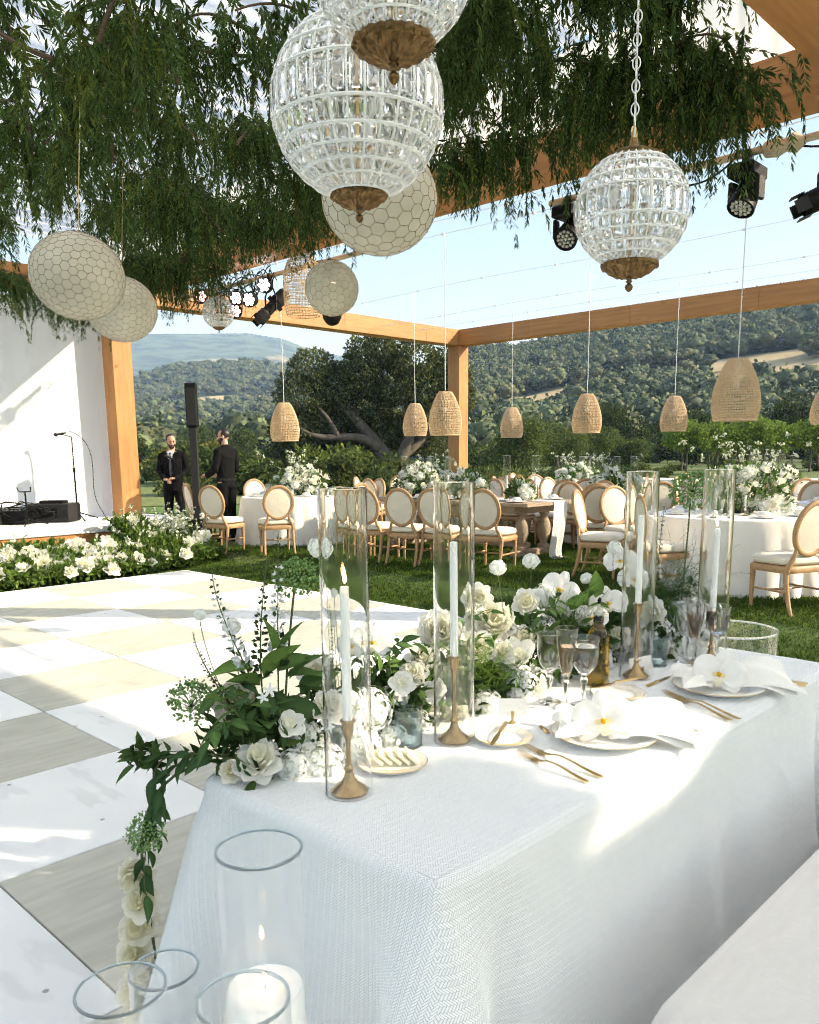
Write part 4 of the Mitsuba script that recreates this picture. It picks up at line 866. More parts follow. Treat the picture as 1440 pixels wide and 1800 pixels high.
CYLRIM = shp(ring(.0535, .62, .0022, 28, 5), 'm_glass', True)
CANDLE = shp(lathe_fix([(0, 0), (.018, 0), (.018, .24), (.012, .245), (0, .243)], 16), 'm_wax', 30)
HOLD = shp(lathe_fix([(0, 0), (.042, 0), (.04, .006), (.012, .02), (.006, .03), (.006, .07), (.016, .085), (.018, .095), (0, .095)], 16), 'm_brass', 30)
def setting(t_label, x, y, z, deg, g_, k):
    a = math.radians(deg); c, s = math.cos(a), math.sin(a)
    def P(f, r): return (x + c * f - s * r, y + s * f + c * r, z)
    p = Thing('dinner_plate', 'white plate laid on ' + t_label, 'plate', 'plates on ' + g_, M=mat4(P(0, 0), rz=deg)); p.put(p.key, PLATE, I4)
    n = Thing('folded_napkin', 'white napkin on a plate on ' + t_label, 'napkin', 'napkins on ' + g_, M=mat4((*P(0, 0)[:2], z + .009), rz=deg + 20 * k)); n.put(n.key, NAPKIN, mat4())
    for nm, shape, f, r, lab in (('wine_glass', WINE, .17, -.09, 'clear wine glass on '), ('champagne_flute', FLUTE, .20, -.02, 'clear flute on '), ('wine_glass', WINE, .16, .06, 'clear wine glass on ')):
        w = Thing(nm, lab + t_label, 'glass', ('flutes on ' if nm[0] == 'c' else 'wine glasses on ') + g_, M=mat4(P(f, r))); w.put(w.key, shape, I4)
def hurricane(x, y, z, t_label, g_, s=1.0):
    t = Thing('glass_candle_cylinder', 'tall clear glass cylinder on ' + t_label, 'glass cylinder', 'glass cylinders on ' + g_, M=mat4((x, y, z), s=s))
    t.part('wall', CYL); t.part('rim', CYLRIM)
    c = Thing('taper_candle', 'white candle inside a glass cylinder on ' + t_label, 'candle', 'candles on ' + g_, M=mat4((x, y, z + .003), s=s)); c.part('holder', HOLD); c.part('wax', CANDLE, M=mat4((0, 0, .088)))
def round_table(label, x, y, r, seed, z=GL, ht=.76):
    g = np.random.default_rng(seed); n, m = 180, 16
    a = np.arange(n) * 2 * math.pi / n; amp = np.abs(np.sin(a * 6.5 + 2 * np.sin(a * 3))) * .6 + .4 * meshkit.noise(np.stack([np.cos(a) * 6, np.sin(a) * 6, a * 0], -1), seed)
    rows = [(r * q, 0) for q in (0.001, .5, .9, .985)] + [(r + .004, -.006)] + [(r + .012, -.02 - k * (ht - .03) / 10) for k in range(11)]
    v = []
    for k, (q, dz) in enumerate(rows):
        out = max(0, -dz) / ht; rad = q + out * (.02 + .13 * amp) * (1 if q > r else 0)
        v.append(np.stack([np.cos(a) * rad, np.sin(a) * rad, 0 * a + dz + ht], 1))
    v = np.stack(v, 1).reshape(-1, 3); f = grid_faces(n, len(rows), True)[:, ::-1]
    t = Thing('table_linen', label, 'tablecloth', 'round dining tables', M=mat4((x, y, z)))
    msh = TM(v, f); t.solo(msh, 'm_cloth', smooth=50)
    return z + ht
# ---- round table on the left
ztop = round_table('white linen on the round table beside the man in the black shirt', 8.55, 11.0, .80, 3)
centrepiece('large loose white centrepiece on the left round table before the oak', mat4((8.75, 10.95, ztop)), 1.1, .46, 31, 60, 9)
for k in range(7): setting('the left round table', 8.55 + .57 * math.cos(k * .9), 11.0 + .57 * math.sin(k * .9), ztop + .001, 180 + math.degrees(k * .9), 'the left round table', k)
chair(6.98, 10.62, 20, 'chair second from the left end, its back turned to the camera beside the speaker column')
chair(7.35, 9.82, 62, 'chair with its oval back squarely to the camera at the left round table')
chair(8.5, 9.55, 95, 'chair to the right of the square on one at the left round table')
chair(7.25, 11.5, -15, 'chair seen edge on just right of the speaker column')
chair(8.9, 12.3, -100, 'chair at the far side of the left round table, hidden behind its flowers')
chair(9.7, 11.9, -130, 'chair facing the camera on the far side of the left round table'); chair(9.95, 10.7, 170, 'chair on the right far side of the left round table')
# ---- long farm table
FX0, FX1, FY0, FY1 = 8.86, 10.1, 6.43, 9.5
ft = Thing('farm_table', 'long rustic wooden table with turned baluster legs', 'table', M=mat4((0, 0, GL)))
for k in range(6): ft.part('plank', box(FX0 + k * (FX1 - FX0) / 6 + .0015, FX0 + (k + 1) * (FX1 - FX0) / 6 - .0015, FY0 + .1, FY1 - .1, .715, .76, .003), 'm_oldwood')
for y0 in (FY0, FY1 - .1): ft.part('breadboard_end', box(FX0, FX1, y0 + .0015, y0 + .0985, .714, .761, .004), 'm_oldwood')
ft.part('apron', cat([box(FX0 + .14, FX0 + .17, FY0 + .3, FY1 - .3, .60, .714), box(FX1 - .17, FX1 - .14, FY0 + .3, FY1 - .3, .60, .714), box(FX0 + .17, FX1 - .17, FY0 + .3, FY0 + .33, .60, .714)]), 'm_oldwood')
bal = lathe_fix([(0, .10), (.085, .10), (.085, .14), (.05, .16), (.055, .19), (.075, .24), (.10, .34), (.09, .44), (.055, .53), (.05, .56), (.075, .58), (.075, .62), (0, .62)], 20)
for y in (FY0 + .35, FY1 - .35):
    ft.part('foot_beam', box(FX0 + .18, FX1 - .18, y - .07, y + .07, 0, .10, .012), 'm_oldwood')
    for x in (FX0 + .36, FX1 - .36): ft.part('leg', moved(bal, t=(x, y, 0)), 'm_oldwood', smooth=30)
ft.part('stretcher', box((FX0 + FX1) / 2 - .05, (FX0 + FX1) / 2 + .05, FY0 + .42, FY1 - .42, .1, .18, .01), 'm_oldwood')
# runner over the end
k = 40; s = np.r_[np.linspace(0, 2.6, 10), 2.6 + np.linspace(.02, 1.05, 30)]; w = np.linspace(-.17, .17, 12)
yy = np.where(s < 2.6, FY0 + 2.6 - s, FY0 - .012 - .16 * sstep(3.2, 3.7, s)); zz = np.where(s < 2.6, .7635, np.maximum(.7635 - (s - 2.6) , .012)) + GL
S, Wd = np.meshgrid(np.arange(k), w, indexing='ij')
drop = np.clip((s - 2.6) / .75, 0, 1)[:, None]
pts = np.stack([9.62 + Wd * (1 - .12 * drop) - .16 * drop ** 2, yy[:, None] + drop * .03 * np.sin(Wd * 40) + 0 * Wd, zz[:, None] + 0 * Wd], -1)
rn = Thing('table_runner', 'cream gauze runner falling over the end of the rustic table to the grass', 'runner'); rn.solo(TM(pts.reshape(-1, 3), grid_faces(k, 12)), 'm_drape', smooth=True)
zt = GL + .762
for k, (y, w, hgt, bl, lab) in enumerate(((6.95, .38, .26, 18, 'mossy posy of white roses at the near end of the rustic table'), (7.9, .72, .40, 40, 'white and green posy in the middle of the rustic table'), (8.9, .82, .50, 48, 'white rose and orchid cluster at the far end of the rustic table'))):
    centrepiece(lab, mat4((9.42, y, zt)), w, hgt, 50 + k, bl, 1)
for y in (6.85, 7.35, 8.3, 8.65, 9.2): hurricane(9.62 - .2 * (y > 8), y, zt, 'the rustic wooden table', 'the rustic table')
for k, y in enumerate((6.75, 7.35, 7.95, 8.55, 9.1)):
    setting('the near side of the rustic table', 9.05, y, zt, 0, 'the rustic table', k); setting('the far side of the rustic table', 9.92, y, zt, 180, 'the rustic table', k)
for x, y, d, lab in ((8.05, 6.35, 12, 'first chair at the near end of the rustic table, its seat in the sun'), (7.86, 6.98, 5, 'second chair from the near end of the rustic table, seen through a glass cylinder'), (7.72, 7.45, 14, 'third chair from the near end along the rustic table'), (7.70, 8.05, 10, 'fourth chair from the near end along the rustic table'), (7.66, 8.55, 20, 'fifth chair from the near end along the rustic table')): chair(x, y, d, lab)
for k, y in enumerate((6.6, 7.3, 8.0, 8.7, 9.3)): chair(10.75, y, 182, 'chair on the far side of the rustic table facing the camera', 'far side chairs of the rustic table')
# ---- round table on the right
RX, RY = 8.75, 3.62
ztop = round_table('white linen to the grass on the round table at right', RX, RY, .86, 5)
centrepiece('large white and green centrepiece with tall spikes on the right round table', mat4((RX + .18, RY + .02, ztop)), 1.12, .50, 71, 70, 9)
for k in range(8): setting('the right round table', RX + .64 * math.cos(k * .785), RY + .64 * math.sin(k * .785), ztop + .001, 180 + k * 45, 'the right round table', k)
for a, rr_ in ((150, .3), (215, .32), (260, .35), (330, .33), (20, .3)): hurricane(RX + rr_ * math.cos(math.radians(a)), RY + rr_ * math.sin(math.radians(a)), ztop, 'the right round table', 'the right round table', .62)
chair(7.75, 3.98, -20, 'chair with its oval back to the camera, left front of the right round table')
chair(7.62, 2.68, 66, 'nearest chair, set on sunlit grass at the front of the right round table')
chair(8.25, 4.95, -72, 'chair in profile facing right, at the left side of the right round table'); chair(9.25, 5.2, -115, 'chair with a brightly sunlit oval back behind the profile chair')
chair(10.1, 4.4, -150, 'chair at the back of the right round table'); chair(9.95, 3.0, 150, 'chair at the right edge of the photo behind the right round table'); chair(9.2, 2.3, 112, 'chair half outside the photo right of the nearest chair')
chair(9.64, 5.86, 35, 'chair behind the sunlit one, turned away towards the far tables'); chair(10.25, 6.25, 30, 'chair half hidden behind the runner of the rustic table')
# ---- farther tables
def far_table(lab, x, y, r, seed, nch, cyl=3, chairs_lab=None):
    zt = round_table('white linen on ' + lab, x, y, r, seed, GL - .04)
    centrepiece('white flowers on ' + lab, mat4((x, y, zt)), .95, .46, seed + 100, 42, 4)
    for k in range(6): setting(lab, x + .55 * math.cos(k * 1.05), y + .55 * math.sin(k * 1.05), zt + .001, 180 + k * 60, lab, k)
    for k in range(cyl): hurricane(x + .3 * math.cos(k * 2.1 + seed), y + .3 * math.sin(k * 2.1 + seed), zt, lab, lab)
    for k in range(nch):
        a = seed * .7 + k * 2 * math.pi / nch; chair(x + 1.2 * math.cos(a), y + 1.2 * math.sin(a), 180 + math.degrees(a), 'oval back chair round ' + lab, 'chairs round ' + lab)
far_table('the far round table behind the profile chair', 11.9, 6.9, .8, 11, 7)
far_table('the far round table left of the corner post', 11.6, 10.6, .8, 12, 7)
far_table('the farthest round table right of the corner post', 14.6, 9.3, .8, 13, 6, 4)
far_table('the far round table behind the rustic table', 12.9, 8.3, .8, 17, 7, 3)
far_table('the far round table at the right edge', 12.3, 3.4, .8, 14, 7, 2)
far_table('the far table in front of the vineyard', 16.2, 6.2, .8, 15, 5, 4)
far_table('the far round table behind the right arrangement', 13.4, 5.0, .8, 16, 6, 3)
bt = Thing('buffet_table', 'long table in white linen far behind on the right before the vineyard', 'table', M=mat4((19.5, 6.6, .0), rz=8))
bt.solo(box(-.5, .5, -1.6, 1.6, .0, .92, .02), 'm_cloth')
bt2 = bt.copy(mat4((18.6, 10.2, .0), rz=-12), 'long table in white linen far behind the middle lamps')
# ================================================================ STAGE GEAR, HEDGE, PEOPLE
SZ = .572
def mic_stand(label, x, y, z, hgt, boom):
    t = Thing('microphone_stand', label, 'microphone stand', M=mat4((x, y, z)))
    t.part('pole', cat([tube([(0, 0, .1), (0, 0, hgt * .58)], .013, 8), tube([(0, 0, hgt * .58), (0, 0, hgt - .06)], .009, 8), moved(lathe_fix([(0, -.04), (.02, -.03), (.02, .03), (0, .04)], 10), t=(0, 0, hgt * .58))]), 'm_black', smooth=30)
    for k in range(3):
        a = .35 + k * 2.094; t.part('leg', tube([(0, 0, .13), (.42 * math.cos(a), .42 * math.sin(a), .012)], .010, 6), 'm_black')
    b = np.array(boom, float); t.part('boom', tube([(0, 0, hgt - .06), b * .55 + [0, 0, hgt], b + [0, 0, hgt + .02]], .008, 6), 'm_black')
    d = b / np.linalg.norm(b); e = b + np.array([0, 0, hgt + .02])
    t.part('microphone', cat([tube([e, e - d * .15], [.016, .013], 10), moved(trimesh.creation.icosphere(subdivisions=2, radius=.029), t=tuple(e + d * .012))]), 'm_blackmetal', smooth=40)
    return t
mic_stand('black microphone stand with a boom standing on the stage before the white drape', 5.82, 12.97, SZ, 1.36, (-.17, .15, -.04))
t = Thing('microphone_cable', 'thin black cable hanging from the microphone to the stage', 'cable'); t.solo(tube(spline([(5.80, 12.98, 1.96), (5.98, 12.8, 1.75), (6.05, 12.82, 1.2), (6.1, 12.8, .8), (6.18, 12.75, .585), (6.05, 12.6, .584), (6.3, 12.55, .584)], 40), .006, 5), 'm_black')
mic_stand('microphone stand beside the suited man behind the stage corner', 7.5, 12.62, .14, 1.30, (-.16, .16, .10))
t = Thing('guitar_stand', 'short black tripod stand at the left of the stage', 'stand', M=mat4((4.86, 12.52, SZ))); t.part('pole', tube([(0, 0, .05), (0, 0, .5)], .012, 6), 'm_black')
for k in range(3): t.part('leg', tube([(0, 0, .1), (.3 * math.cos(k * 2.1), .3 * math.sin(k * 2.1), .012)], .01, 6), 'm_black')
t.part('yoke', tube([(-.1, .04, .56), (-.08, 0, .5), (.08, 0, .5), (.1, .04, .56)], .01, 6), 'm_black')
rc = Thing('equipment_case', 'dark grey equipment case with recessed handles on the stage', 'case', M=mat4((5.46, 12.98, SZ), rz=-46, s=.9))
rc.part('shell', box(-.36, .36, -.25, .25, .01, .32, .02), 'm_grey')
for s in (-.0,):
    rc.part('handle_recess', box(-.16, .16, -.262, -.249, .09, .25, .004), 'm_black'); rc.part('handle', tube([(-.12, -.264, .19), (-.1, -.285, .19), (.1, -.285, .19), (.12, -.264, .19)], .012, 6), 'm_grey')
for x in (-.30, .30): rc.part('latch', box(x - .03, x + .03, -.262, -.249, .12, .22, .004), 'm_blackmetal')
t = Thing('laptop', 'closed dark laptop lying on the equipment case', 'laptop', M=mat4((5.46, 12.98, SZ + .29), rz=-40, s=.9)); t.part('body', box(-.2, .2, -.14, .14, 0, .03, .006), 'm_black'); t.part('lid', box(-.2, .2, -.14, .14, .032, .045, .005), 'm_grey')
t = Thing('mixing_desk', 'small black mixer with a tangle of leads left of the case', 'mixer', M=mat4((4.92, 13.0, SZ), rz=-46, s=.85)); t.part('body', box(-.28, .22, -.2, .2, .0, .24, .015), 'm_black')
gg = np.random.default_rng(8)
t.part('leads', cat([tube(spline(np.c_[gg.uniform(-.45, .45, 5), gg.uniform(-.25, .25, 5), np.r_[.02, gg.uniform(.2, .42, 3), .03]], 22), .009, 5) for _ in range(9)]), 'm_black', smooth=True)
t.part('knobs', cat([moved(trimesh.creation.cylinder(.012, .03, sections=8), t=(a, b, .255)) for a in np.linspace(-.2, .15, 6) for b in (-.1, 0, .1)]), 'm_silver')
t = Thing('monitor_speaker', 'black speaker cut by the left edge on the stage', 'speaker', M=mat4((4.42, 13.05, SZ), rz=-40, s=.9)); t.part('cabinet', box(-.25, .25, -.2, .2, 0, .3, .02), 'm_grey'); t.part('grille', box(-.22, .22, -.208, -.199, .03, .27, .004), 'm_black')
# column loudspeaker
sp = Thing('column_speaker', 'black column loudspeaker on a slim pole at the stage corner', 'speaker', M=mat4((6.98, 11.33, .0), rz=-38))
sp.part('subwoofer', box(-.19, .19, -.2, .2, .02, .60, .012), 'm_black'); sp.part('pole', box(-.055, .055, -.06, .06, .602, 1.99, .008), 'm_grey'); sp.part('array', moved(box(-.085, .085, -.085, .085, -.33, .33, .012), mat4((0, 0, 2.32), rx=2)), 'm_black'); sp.part('grille', box(-.07, .07, -.094, -.084, 2.02, 2.62, .004), 'm_grey')
# ---------------------------------------------------------------- flowering hedge along the stage
def hedge(label, x0, x1, y0, y1, seed, hgt, roses, spikes, nleaf):
    g = np.random.default_rng(seed); t = Thing('flower_hedge', label, 'flower bed')
    n = nleaf; x = g.uniform(x0, x1, n); q = g.random(n); y = y0 + (y1 - y0) * q
    top = hgt * (.38 + .62 * q ** .6) * (.75 + .5 * meshkit.noise(np.stack([x * 2.2, y * 2.2, 0 * x], -1), seed))
    z = top * g.random(n) ** .45
    m, c = stamp(LG[0], LG[1], frames(np.stack([x, y, z], 1), g.normal(0, .8, (n, 3)) + [0, -.5, .5], g.uniform(0, 6.28, n), g.uniform(.05, .12, n)), np.array([.11, .18, .04]) * g.uniform(.45, 1.4, (n, 1)) * np.where(g.random((n, 1)) < .15, [[1.5, 1.3, 1.2]], [[1, 1, 1]]))
    t.part('foliage', m, 'm_leaf', color=c)
    for k in range(roses):
        xx = g.uniform(x0 + .1, x1 - .1) if roses < 30 else np.clip(g.normal((x0 + x1) / 2, (x1 - x0) * .25), x0 + .1, x1 - .1); q = g.random(); yy = y0 + (y1 - y0) * q * .8
        zz = hgt * (.36 + .64 * q ** .6) * g.uniform(.75, 1.12)
        t.part('bloom', SR[int(g.integers(3))], M=trimesh.transformations.translation_matrix((xx, yy - .05, zz)) @ rot_to(np.array([-.3, -.8, .55]) + g.normal(0, .3, 3)) @ mat4(rz=g.uniform(0, 360), s=g.uniform(.07, .115)))
    pv, pf = np.array([(0, 0, 0), (.5, .5, .1), (0, 1, 0), (-.5, .5, .1)]), [(0, 1, 2), (0, 2, 3)]
    for k in range(spikes):
        xx, q = g.uniform(x0, x1), g.uniform(.25, 1); yy = y0 + (y1 - y0) * q; zb = hgt * .5; zt_ = hgt * g.uniform(.95, 1.5)
        st = bez((xx, yy, zb), (xx, yy, zb + .1), (xx + g.normal(0, .05), yy + g.normal(0, .05), zt_ - .1), (xx + g.normal(0, .09), yy + g.normal(0, .08), zt_), 8)
        n2 = 60; tt = g.uniform(.1, 1, n2); p3 = st[np.minimum((tt * 7).astype(int), 7)] + g.normal(0, .018, (n2, 3)) * (1.2 - tt[:, None])
        m2, c2 = stamp(pv, pf, frames(p3, g.normal(0, 1, (n2, 3)) + [0, 0, .4], g.uniform(0, 6, n2), g.uniform(.018, .036, n2)), np.where(g.random((n2, 1)) < .72, [[.78, .80, .70]], [[.16, .24, .07]]) * g.uniform(.7, 1.1, (n2, 1)))
        t.part('flower_spike', m2, 'm_leaf', color=c2)
    return t
hedge('low hedge of white roses in full sun along the front of the stage', 3.9, 5.75, 10.2, 11.15, 3, .41, 95, 8, 9000)
hedge('taller hedge end with airy white flower spikes beside the speaker column', 5.6, 6.75, 10.3, 11.5, 4, .62, 16, 60, 9500)
hedge('green leafy left end of the hedge with few flowers', 2.6, 4.0, 10.15, 11.3, 5, .46, 10, 20, 8000)

# ---------------------------------------------------------------- people
Mf = manifold3d.Manifold
def ball(p, r, n=16): return Mf.sphere(r, n).translate(list(map(float, p)))
def bone(p, q, r0, r1): return Mf.batch_hull([ball(p, r0), ball(q, r1)])
def ell(p, rx, ry, rz, n=20): return Mf.sphere(1., n).scale([rx, ry, rz]).translate(list(map(float, p)))
def soft(man, step=.022, it=8):
    m = man.refine_to_length(step).to_mesh(); t = trimesh.Trimesh(m.vert_properties[:, :3], m.tri_verts)
    trimesh.smoothing.filter_taubin(t, iterations=it); return t
def chain(pts, rs):
    out = bone(pts[0], pts[1], rs[0], rs[1])
    for i in range(1, len(pts) - 1): out = out + bone(pts[i], pts[i + 1], rs[i], rs[i + 1])
    return out
def hand(w, d, side, s=1.0):
    """a relaxed, curled hand that starts at the wrist w and points along d"""
    d = np.asarray(d, float) / np.linalg.norm(d); up = np.array([0, 0, 1.]); x = np.cross(d, up); x /= np.linalg.norm(x); n = np.cross(x, d)
    P = lambda a, b, c: np.asarray(w) + (d * a + x * b * side + n * c) * s
    out = Mf.batch_hull([ball(P(0, -.02, 0), .02), ball(P(0, .02, 0), .02), ball(P(.08, -.035, 0), .014), ball(P(.085, .03, 0), .014)])
    for k, (b, L) in enumerate(((-.034, .062), (-.012, .078), (.011, .082), (.032, .074))):
        out = out + chain([P(.075, b, 0), P(.075 + L * .5, b, -.012), P(.075 + L * .8, b, -.035), P(.075 + L * .78, b, -.055)], [.0105, .0098, .009, .008])
    return out + chain([P(.015, .03, -.005), P(.05, .058, -.02), P(.085, .055, -.035)], [.014, .012, .009])
skin = (.50, .30, .21)
mat('m_skin', skin, .5); mat('m_hair', (.018, .012, .009), .5); mat('m_suit', (.004, .004, .005), .85, spec=.15); mat('m_shirtwhite', (.78, .78, .80), .7); mat('m_tie', (.045, .055, .10), .5); mat('m_shirtblack', (.004, .004, .0045), .85, spec=.15); mat('m_trousers', (.005, .005, .006), .85, spec=.15); mat('m_shoe', (.01, .01, .01), .25); mat('m_lip', (.33, .13, .10), .5); mat('m_eye', (.03, .02, .015), .2)
def head_parts(t, c, yaw, pitch, beard, hairline=.0):
    """a head with its features; the face looks along local +y"""
    M = mat4(c, rz=yaw, rx=pitch)
    skull = ell((0, -.012, .03), .073, .092, .092) + Mf.batch_hull([ell((0, .02, -.01), .062, .07, .06), ell((0, .045, -.075), .036, .035, .028)])
    skull = skull + chain([(0, .083, .02), (0, .104, -.018), (0, .085, -.026)], [.010, .0145, .010]) + ell((0, .07, -.052), .022, .02, .012)
    for s in (-1, 1): skull = skull + ell((s * .076, -.01, .0), .012, .022, .032) + ell((s * .045, .058, -.012), .02, .02, .018) + ell((s * .03, .072, .035), .026, .014, .009)
    t.part('head', soft(skull, .012, 3), 'm_skin', smooth=True, M=M)
    for s in (-1, 1): t.part('eye', moved(trimesh.creation.icosphere(subdivisions=2, radius=.0105), t=(s * .030, .078, .018)), 'm_eye', smooth=True, M=M)
    t.part('eyebrow', cat([tube(bez((s * .014, .089, .036), (s * .025, .092, .042), (s * .04, .084, .042), (s * .05, .072, .034), 6), .005, 5) for s in (-1, 1)]), 'm_hair', M=M)
    t.part('mouth', tube(bez((-.022, .078, -.052), (-.01, .092, -.055), (.01, .092, -.055), (.022, .078, -.052), 8), [.003, .005, .006, .006, .006, .006, .005, .003], 6), 'm_lip', smooth=True, M=M)
    hair = ell((0, -.022, .045), .082, .094, .092) - Mf.cube([.4, .4, .4], False).translate([-.2, .045, -.34]) - Mf.cube([.4, .4, .3], True).rotate([24, 0, 0]).translate([0, .235, .035 + hairline])
    hair = hair - Mf.cube([.4, .5, .2], True).translate([0, 0, -.145])
    h = soft(hair, .014, 2); h.vertices += (meshkit.noise(h.vertices * 90)[:, None] - .5) * .008; t.part('hair', h, 'm_hair', smooth=True, M=M)
    if beard:
        b = (Mf.batch_hull([ell((0, .024, -.03), .066, .068, .05), ell((0, .05, -.085), .040, .036, .03)]) - ell((0, .09, .0), .05, .06, .062) - Mf.cube([.4, .1, .4], True).translate([0, -.06, 0]) - Mf.cube([.4, .4, .2], True).translate([0, 0, .095]))
        b = b + chain([(-.03, .078, -.048), (0, .094, -.040), (.03, .078, -.048)], [.006, .007, .006])
        t.part('beard', soft(b, .012, 2), 'm_hair', smooth=True, M=M)
def man(label, x, y, z, face, hgt, suit, arms, headyaw, headpitch, lean=0.):
    """local: +y is where the body faces"""
    t = Thing('person', label, 'person', M=mat4((x, y, z), rz=face - 90, s=hgt / 1.78))
    J = dict(hip=.93, sh=1.44)
    legs = {s: [(s * .095, 0, .93), (s * .105, .01, .50), (s * .11, -.01, .09)] for s in (-1, 1)}
    torso = Mf.batch_hull([ell((0, 0, .96), .155, .105, .09), ell((0, .005, 1.14), .15, .105, .08)]) + Mf.batch_hull([ell((0, .005, 1.14), .15, .105, .08), ell((0, .01, 1.33), .175, .115, .10)]) + Mf.batch_hull([ell((0, .0, 1.34), .17, .11, .1), ball((-.165, -.01, 1.43), .055), ball((.165, -.01, 1.43), .055), ball((0, -.01, 1.5), .06)])
    neck = bone((0, -.015, 1.46), (0, .005, 1.60), .058, .053)
    def armset(rs):
        o = None
        for s in (-1, 1):
            p = [(s * .185, -.01, 1.425)] + [tuple(np.array(q) * [s if len(q) == 3 else 1, 1, 1]) for q in arms[s][:2]]
            c = chain(p, rs); o = c if o is None else o + c
        return o
    body = torso + neck + armset([.05, .042, .027])
    for s in (-1, 1):
        body = body + chain(legs[s], [.082, .055, .04]) + Mf.batch_hull([ball((s * .11, -.03, .04), .035), ball((s * .125, .14, .025), .025)])
        w = np.array(arms[s][1]) * [s, 1, 1]; dd = np.array(arms[s][2]) * [s, 1, 1]; body = body + hand(w, dd, -s, .95)
    t.part('body', soft(body, .02, 4), 'm_skin', smooth=True)
    head_parts(t, (0, .025, 1.665), headyaw, headpitch, *(((True, .015)) if True else ()))
    tr = Mf.batch_hull([ell((0, 0, .99), .165, .118, .05), ell((0, -.005, .90), .17, .125, .07)])
    for s in (-1, 1): tr = tr + chain([(s * .09, 0, .90), (s * .105, .012, .50), (s * .112, -.005, .09)], [.098, .073, .062])
    t.part('trousers', soft(tr, .025, 4), 'm_trousers', smooth=True)
    for s in (-1, 1): t.part('shoe', soft(Mf.batch_hull([ball((s * .11, -.05, .045), .045), ball((s * .125, .15, .032), .038), ball((s * .12, .06, .05), .045)]) - Mf.cube([1, 1, .2], True).translate([0, 0, -.098]), .02, 2), 'm_shoe', smooth=True)
    g = .016
    coat = Mf.batch_hull([ell((0, 0, .98 if not suit else .84), .178, .128, .05), ell((0, .005, 1.12), .163, .12, .08)]) + Mf.batch_hull([ell((0, .005, 1.12), .163, .12, .08), ell((0, .01, 1.33), .192, .13, .10)]) + Mf.batch_hull([ell((0, .0, 1.34), .185, .125, .1), ball((-.175, -.01, 1.43), .066), ball((.175, -.01, 1.43), .066), ball((0, -.02, 1.50), .062)])
    coat = coat + armset([.068, .058, .044])
    if suit: coat = coat - Mf.batch_hull([ball((-.045, .12, 1.49), .012), ball((.045, .12, 1.49), .012), ball((0, .2, 1.08), .008), ball((-.06, .25, 1.5), .01), ball((.06, .25, 1.5), .01)])
    m = soft(coat, .02, 4); m.vertices += m.vertex_normals * ((meshkit.fbm(m.vertices * [14, 14, 9], 3) - .5) * .020)[:, None]
    t.part('jacket' if suit else 'shirt', m, 'm_suit' if suit else 'm_shirtblack', smooth=True)
    col = lathe_fix([(.066, 0), (.062, .035), (.056, .038), (.058, 0)], 24)
    t.part('collar', col, 'm_shirtwhite' if suit else 'm_shirtblack', smooth=40, M=mat4((0, -.008, 1.49), rx=-10))
    if suit:
        t.part('shirt_front', soft(Mf.batch_hull([ell((-.04, .085, 1.48), .022, .02, .02), ell((.04, .085, 1.48), .022, .02, .02), ell((0, .115, 1.30), .035, .02, .02), ell((0, .118, 1.10), .01, .012, .01)]), .02, 2), 'm_shirtwhite', smooth=True)
        t.part('tie', soft(Mf.batch_hull([ball((-.012, .105, 1.475), .012), ball((.012, .105, 1.475), .012), ball((0, .128, 1.44), .008)]) + Mf.batch_hull([ball((0, .125, 1.44), .010), ball((-.025, .142, 1.15), .007), ball((.025, .142, 1.15), .007), ball((0, .142, 1.08), .006)]), .015, 1), 'm_tie', smooth=True)
        for s in (-1, 1):
            t.part('lapel', TM(np.array([(s * .05, .105, 1.50), (s * .10, .118, 1.40), (s * .012, .152, 1.09), (s * .03, .138, 1.30)]) + [0, .006, 0], [(0, 1, 3), (1, 2, 3)]), 'm_suit')
            w, e = np.array(arms[s][1]) * [s, 1, 1], np.array(arms[s][0]) * [s, 1, 1]; t.part('cuff', tube([w + (e - w) * .10, w + (w - e) * .03], [.040, .036], 12), 'm_shirtwhite')
    else: t.part('belt', lathe_fix([(.155, 0), (.165, 0), (.165, .035), (.155, .035)], 24), 'm_shoe', M=np.diag([1.06, .78, 1, 1.]) @ mat4((0, 0, .985)))
    return t
man('man in a black suit and dark tie looking down with clasped hands', 7.62, 13.08, .14, 222, 1.78, True, {1: [(.245, -.02, 1.17), (.10, .20, 1.03), (-.9, .42, -.1)], -1: [(.245, -.02, 1.17), (.10, .21, 1.05), (-.9, .42, -.05)]}, 28, -16)
man('bearded man in black shirt and trousers, turned away, beside the round table', 7.86, 11.82, .14, 105, 1.84, False, {1: [(.25, .0, 1.16), (.16, .24, 1.07), (-.3, .9, .05)], -1: [(.25, .0, 1.16), (.17, .24, 1.07), (-.3, .9, .05)]}, 30, -6)
# ================================================================ THE NEAR TABLE
TX0, TX1, TY0, TY1, TZ = 1.05, 3.32, .955, 1.79, .76
def herring(x, y, n=3.):
    """a herringbone weave of bricks n wide units long: (distance to the joint, which way the brick lies)"""
    i, j = dr.floor(x), dr.floor(y); fx, fy = x - i, y - j
    k = (i - j) - dr.floor((i - j) / (2 * n)) * 2 * n
    hor = k < n
    al = dr.select(hor, k + fx, (2 * n - 1 - k) + fy); ac = dr.select(hor, fy, fx)
    return dr.minimum(dr.minimum(ac, 1 - ac), dr.minimum(al, n - al)), hor
def cloth_tone(p, n, uv):
    c, s = .7071 / .0050, .7071 / .0050
    d, hor = herring(uv.x * c - uv.y * s, uv.x * s + uv.y * c)
    return d, hor
def cloth_color(p, n, uv):
    d, hor = cloth_tone(p, n, uv)
    b = mix((.75, .76, .77), (.82, .825, .83), dr.select(hor, 1., .35))
    return mix((.50, .525, .55), b, smoothstep(.05, .24, d))
def cloth_height(p, n, uv): return smoothstep(.0, .22, cloth_tone(p, n, uv)[0])
